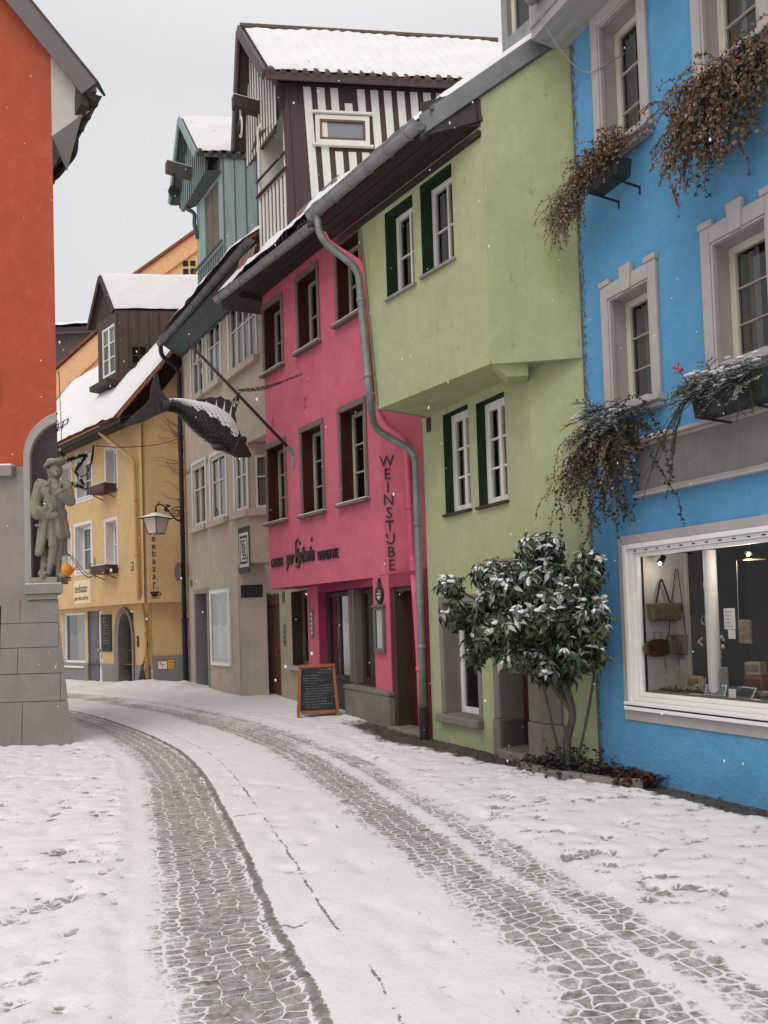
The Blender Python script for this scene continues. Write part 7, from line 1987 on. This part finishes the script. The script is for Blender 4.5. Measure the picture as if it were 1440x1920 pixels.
def hanging(lv, st, x0, x1, y, z, n, ln, leaf, mi, out=.16, wall=-.03, drift=(0, 0), curl=1.0, size=(.022, .040), zs=.06, kind='ivy'):
    for i in range(n):
        x = random.uniform(x0, x1); p = Vector((x, y + random.uniform(-.08, .04), z + random.uniform(-zs, zs)))
        v = Vector((random.gauss(drift[0], .35), random.uniform(-.9, .2) * out * 5, random.uniform(.1, .8))).normalized() * .035
        L = ln * random.uniform(.35, 1.1) ** 1.0; steps = int(L / .03); pts = [p.copy()]
        for j in range(steps):
            v = v + Vector((random.gauss(drift[0] * .003, .007 * curl), random.gauss(0, .006 * curl), -.0065)); v = v.normalized() * .03
            p = p + v
            if p.y > wall: p.y = wall; v.y = -abs(v.y)
            pts.append(p.copy())
            for k in range(leaf):
                ld = rdir(); ld.z -= .3
                if kind == 'ivy': lv.ivy(p + rdir() * .016, ld, rdir() + Vector((0, -.6, .4)), random.uniform(*size), mi)
                else: lv.blade(p + rdir() * .012, ld, rdir() + Vector((0, -.6, .4)), random.uniform(*size) * 1.5, random.uniform(*size) * .55, .2, .5, mi)
        if len(pts) > 2: st.tube(pts[::2] if len(pts) > 6 else pts, .0028, 3, False)


def fir_branch(lv, st, p, d, L, mi=0, mi2=1, droop=.25, tw_=6, frost=.7):
    """fir sprig: stem, side twigs and two-ranked needles"""
    d = d.normalized(); pts = [p + d * (L * i / 8) - Vector((0, 0, droop * L * (i / 8) ** 2)) for i in range(9)]
    st.tube(pts, [.005 - .003 * i / 8 for i in range(9)], 4, False)
    sd_ = d.cross(Vector((0, 0, 1)))
    sd_ = sd_.normalized() if sd_.length > .1 else Vector((1, 0, 0))
    runs = [(pts, 1.0)]
    for k in range(tw_):
        i = 1 + int(6 * k / tw_); s = -1 if k % 2 else 1; e0 = pts[i]; dd = (d * .8 + sd_ * s * .75).normalized(); l2 = L * .42 * (1 - .5 * k / tw_)
        q = [e0 + dd * (l2 * j / 5) - Vector((0, 0, droop * .6 * l2 * (j / 5) ** 2)) for j in range(6)]; st.tube(q, .0022, 3, False); runs.append((q, .9))
    for q, sc in runs:
        for a_, c_ in zip(q, q[1:]):
            t_ = (c_ - a_).normalized(); w_ = t_.cross(Vector((0, 0, 1))); w_ = w_.normalized() if w_.length > .1 else sd_
            u_ = w_.cross(t_)
            nn = max(3, int((c_ - a_).length / .0028))
            for j in range(nn):
                b0 = a_.lerp(c_, random.random()); s = random.choice((-1, 1))
                nd = (w_ * s * random.uniform(.7, 1) + t_ * .55 + u_ * random.uniform(-.15, .45)).normalized()
                lv.needle(b0, b0 + nd * random.uniform(.018, .030) * sc, .0026, mi if random.random() < frost else mi2)


# upper left box: dry stalks sagging over the green house corner
t = planter('dark flower box with pale dry stalks drooping left, under the upper left blue house window', .72, 5.58, .42, .16)
lv, st = Leaves(), MB()
hanging(lv, st, -.24, .24, -.15, .20, 170, .32, 2, 0, .10, .12, (0, 0), 1.2, (.018, .034)); hanging(lv, st, -.34, -.1, -.14, .18, 100, .62, 2, 1, .10, .12, (-1.2, 0), 1.0, (.018, .032)); hanging(lv, st, -.60, -.40, -.12, .08, 22, .45, 1, 1, .05, .12, (-.9, 0), 1.0, (.018, .032))
lv.build('withered_plant', [M['dry'], M['dry_pale']], t); st.build('stems', M['stem'], t)
# upper right box: great bush of withered ivy geranium
t = planter('dark flower box buried under a huge bush of brown withered trailing plants', 2.06, 5.62, .56)
lv, st = Leaves(), MB()
for i in range(640):
    a_ = rdir(); p = Vector((-.02 + a_.x * .29, -.18 + a_.y * .18, .02 + a_.z * .34 - .20)) ; p.y = min(p.y, .12); lv.ivy(p, rdir(), rdir() + Vector((0, -.5, .4)), random.uniform(.024, .046), 0)
hanging(lv, st, -.32, .30, -.12, .10, 120, .80, 2, 0, .16, .12, (0, 0), 1.5, (.016, .036)); hanging(lv, st, -.36, -.05, -.14, -.20, 60, .66, 2, 0, .10, .12, (-.15, 0), 1.2, (.02, .038))
hanging(lv, st, -.42, .12, -.10, -.10, 24, .85, 1, 1, .10, .12, (0, 0), 1.6, (.02, .040)); hanging(lv, st, .1, .42, -.08, .05, 34, .62, 1, 0, .10, .12, (.2, 0), 1.6, (.02, .040)); hanging(lv, st, -.62, -.4, -.12, .2, 12, .5, 1, 0, .1, .12, (-.4, 0), 2, (.02, .034))
lv.build('withered_plant', [M['dry'], M['ivy_dark']], t); st.build('stems', M['stem'], t)
# lower left box: frosted fir over long withered and ivy trails
t = planter('flower box with frosted fir sprigs over long brown trails, left of the grey fascia band', .60, 3.12, .56)
lv, st = Leaves(), MB()
hanging(lv, st, -.22, .16, -.12, .02, 84, .60, 2, 0, .10, .12, (0, 0), 1.2, (.02, .036)); hanging(lv, st, -.26, -.04, -.14, -.02, 44, .85, 2, 1, .08, .12, (-.05, 0), 1.0, (.018, .034))
hanging(lv, st, -.22, .12, -.12, -.06, 34, 1.2, 1, 2, .08, .12, (0, 0), 1.5, (.024, .044)); hanging(lv, st, .20, .36, -.10, .10, 16, 1.15, 2, 2, .05, .12, (.05, 0), .9, (.02, .040)); hanging(lv, st, -.6, -.42, -.12, -.1, 8, .7, 1, 1, .05, .12, (-.3, 0), 1.4, (.02, .034))
lv.build('withered_plant', [M['dry'], M['dry_pale'], M['ivy_dark']], t); st.build('stems', M['stem'], t)
lv, st = Leaves(), MB()
for i in range(52):
    p = Vector((random.uniform(-.22, .22), random.uniform(-.20, -.02), random.uniform(.16, .38))); fir_branch(lv, st, p, Vector((random.uniform(-1, .7), random.uniform(-.9, -.2), random.uniform(-.2, .35))), random.uniform(.26, .40), 0, 1, .5, 6, .62)
lv.build('fir_sprigs', [M['fir_frost'], M['fir_dark']], t); st.build('sprig_stems', M['stem'], t)
b = MB()
for i in range(80):
    b.ball((random.uniform(-.34, .26), random.uniform(-.30, -.04), random.uniform(.20, .37)), random.uniform(.010, .024), 7, 5, (random.uniform(1, 2.2), 1.2, .45))
tag(b.build('snow', M['snow'], t, None, smooth=True), kind='stuff')
# lower right box: fir sprigs with a red flower stick
t = planter('dark flower box filled with frosted fir sprigs, one long sprig hanging to the grey band', 1.94, 3.14, .66, .22)
lv, st = Leaves(), MB()
for i in range(50):
    p = Vector((random.uniform(-.34, .38), random.uniform(-.20, -.02), random.uniform(.16, .30))); fir_branch(lv, st, p, Vector((random.uniform(-1, .6), random.uniform(-.8, -.1), random.uniform(-.1, .5))), random.uniform(.22, .38), 0, 1, .5, 6, .66)
for x, d_, L, dr in ((-.34, (-.5, -.3, -.5), .52, .9), (-.36, (-.25, -.25, -.9), .42, .3), (-.26, (-.3, -.5, -.4), .40, .8), (.16, (.05, -.35, -1), .34, .1), (.20, (.3, -.3, -.8), .30, .2), (.10, (-.35, -.3, -.8), .28, .2)):
    fir_branch(lv, st, Vector((x, -.2, .20)), Vector(d_), L, 1, 1, dr, 6, 1)
fir_branch(lv, st, Vector((-.46, -.22, -.02)), Vector((-.12, -.1, -1)), .46, 1, 1, .1, 3, 1)
lv.build('fir_sprigs', [M['fir_frost'], M['fir_dark']], t); st.build('sprig_stems', M['stem'], t)
b = MB()
for i in range(80):
    b.ball((random.uniform(-.34, .26), random.uniform(-.30, -.04), random.uniform(.20, .37)), random.uniform(.010, .024), 7, 5, (random.uniform(1, 2.2), 1.2, .45))
tag(b.build('snow', M['snow'], t, None, smooth=True), kind='stuff')
b = MB(); b.tube([(-.30, -.16, .2), (-.42, -.20, .42)], .004, 5); b.build('flower_stick', M['stem'], t)
b = MB()
for a_ in (0, 1.3, 2.5, 3.8, 5.0):
    c = Vector((-.43, -.20, .44)); d_ = Vector((math.cos(a_), -.3, math.sin(a_))); b.add([c, c + d_ * .035 + Vector((.012, 0, .01)), c + d_ * .062, c + d_ * .035 - Vector((.012, 0, .01))], [(0, 1, 2, 3)])
b.ball((-.40, -.20, .43), .018, 8, 6); b.build('red_flower', M['red_paint'], t)

# bare climber on the yellow side wall
t = thing('climbing_plant', 'bare leafless climber spreading thin twigs over the yellow side wall', 'plant', YS @ Matrix.Translation((.9, -.02, 5.2)))
b = MB()
for i in range(16):
    p = Vector((random.uniform(.1, .3), -.03, random.uniform(-.5, 1.6))); d_ = Vector((-1, 0, random.uniform(-.3, 1.2))).normalized(); pts = [p]
    for j in range(12):
        d_ = (d_ + Vector((random.gauss(0, .18), 0, random.gauss(.02, .18)))).normalized(); p = p + d_ * .06; p.y = -.03 + random.uniform(-.02, .01); pts.append(p.copy())
        if False: pass
    b.tube(pts, [.008 - .005 * k / 12 for k in range(13)], 4, False)
b.build('twigs', M['stem'], t)
b = MB(); b.tube(catmull([(.22, -.03, -5.2), (.25, -.04, -3), (.2, -.03, -1), (.25, -.03, .6)], 5), .016, 6); b.build('stem', M['stem'], t)

# wet leaves and grit swept against the foot of the houses
lf = Leaves(); foot = [(3.2, 5.5), (2.97, 5.93), (2.33, 7.18), (1.58, 8.0), (1.24, 8.62), (.62, 9.82), (.12, 10.85), (-.62, 12.2), (-1.5, 13.85)]
seg = list(zip(foot, foot[1:]))
for i in range(520):
    a_, c_ = random.choice(seg); u_ = random.random(); dx, dy = c_[0] - a_[0], c_[1] - a_[1]; ln_ = math.hypot(dx, dy); off = abs(random.gauss(0, .16)) + .02
    p = Vector((a_[0] + dx * u_ + dy / ln_ * -off, a_[1] + dy * u_ + dx / ln_ * off, 0)); p = Vector((a_[0] + dx * u_ - abs(dy / ln_) * off, a_[1] + dy * u_ - abs(dx / ln_) * off, random.uniform(.004, .022)))
    lf.ivy(p, rdir() * Vector((1, 1, .25)), Vector((0, 0, 1)) + rdir() * .35, random.uniform(.012, .040))
tag(lf.build('leaf_litter', leaf_mat('wet_leaf', [S(52, 34, 26), S(74, 48, 34), S(40, 32, 26), S(92, 66, 44), S(30, 26, 22)], .6, .3), None, Matrix()), kind='stuff', label='scattered wet leaves along the foot of the houses')

# snow falling between the houses
b = MB()
for i in range(480):
    y = random.uniform(1.6, 15); c = Vector((random.uniform(-.50, .50) * y - .02 * y, y, 1.6 + random.uniform(-.42, .80) * y))
    if c.z < .1: continue
    b.ball(c, random.uniform(.0022, .0052) * (.6 + y * .06), 5, 4, (1, .8, random.uniform(1, 1.7)))
tag(b.build('falling_snow', M['snow'], None, Matrix(), smooth=True), kind='stuff', label='snowflakes drifting down between the houses')
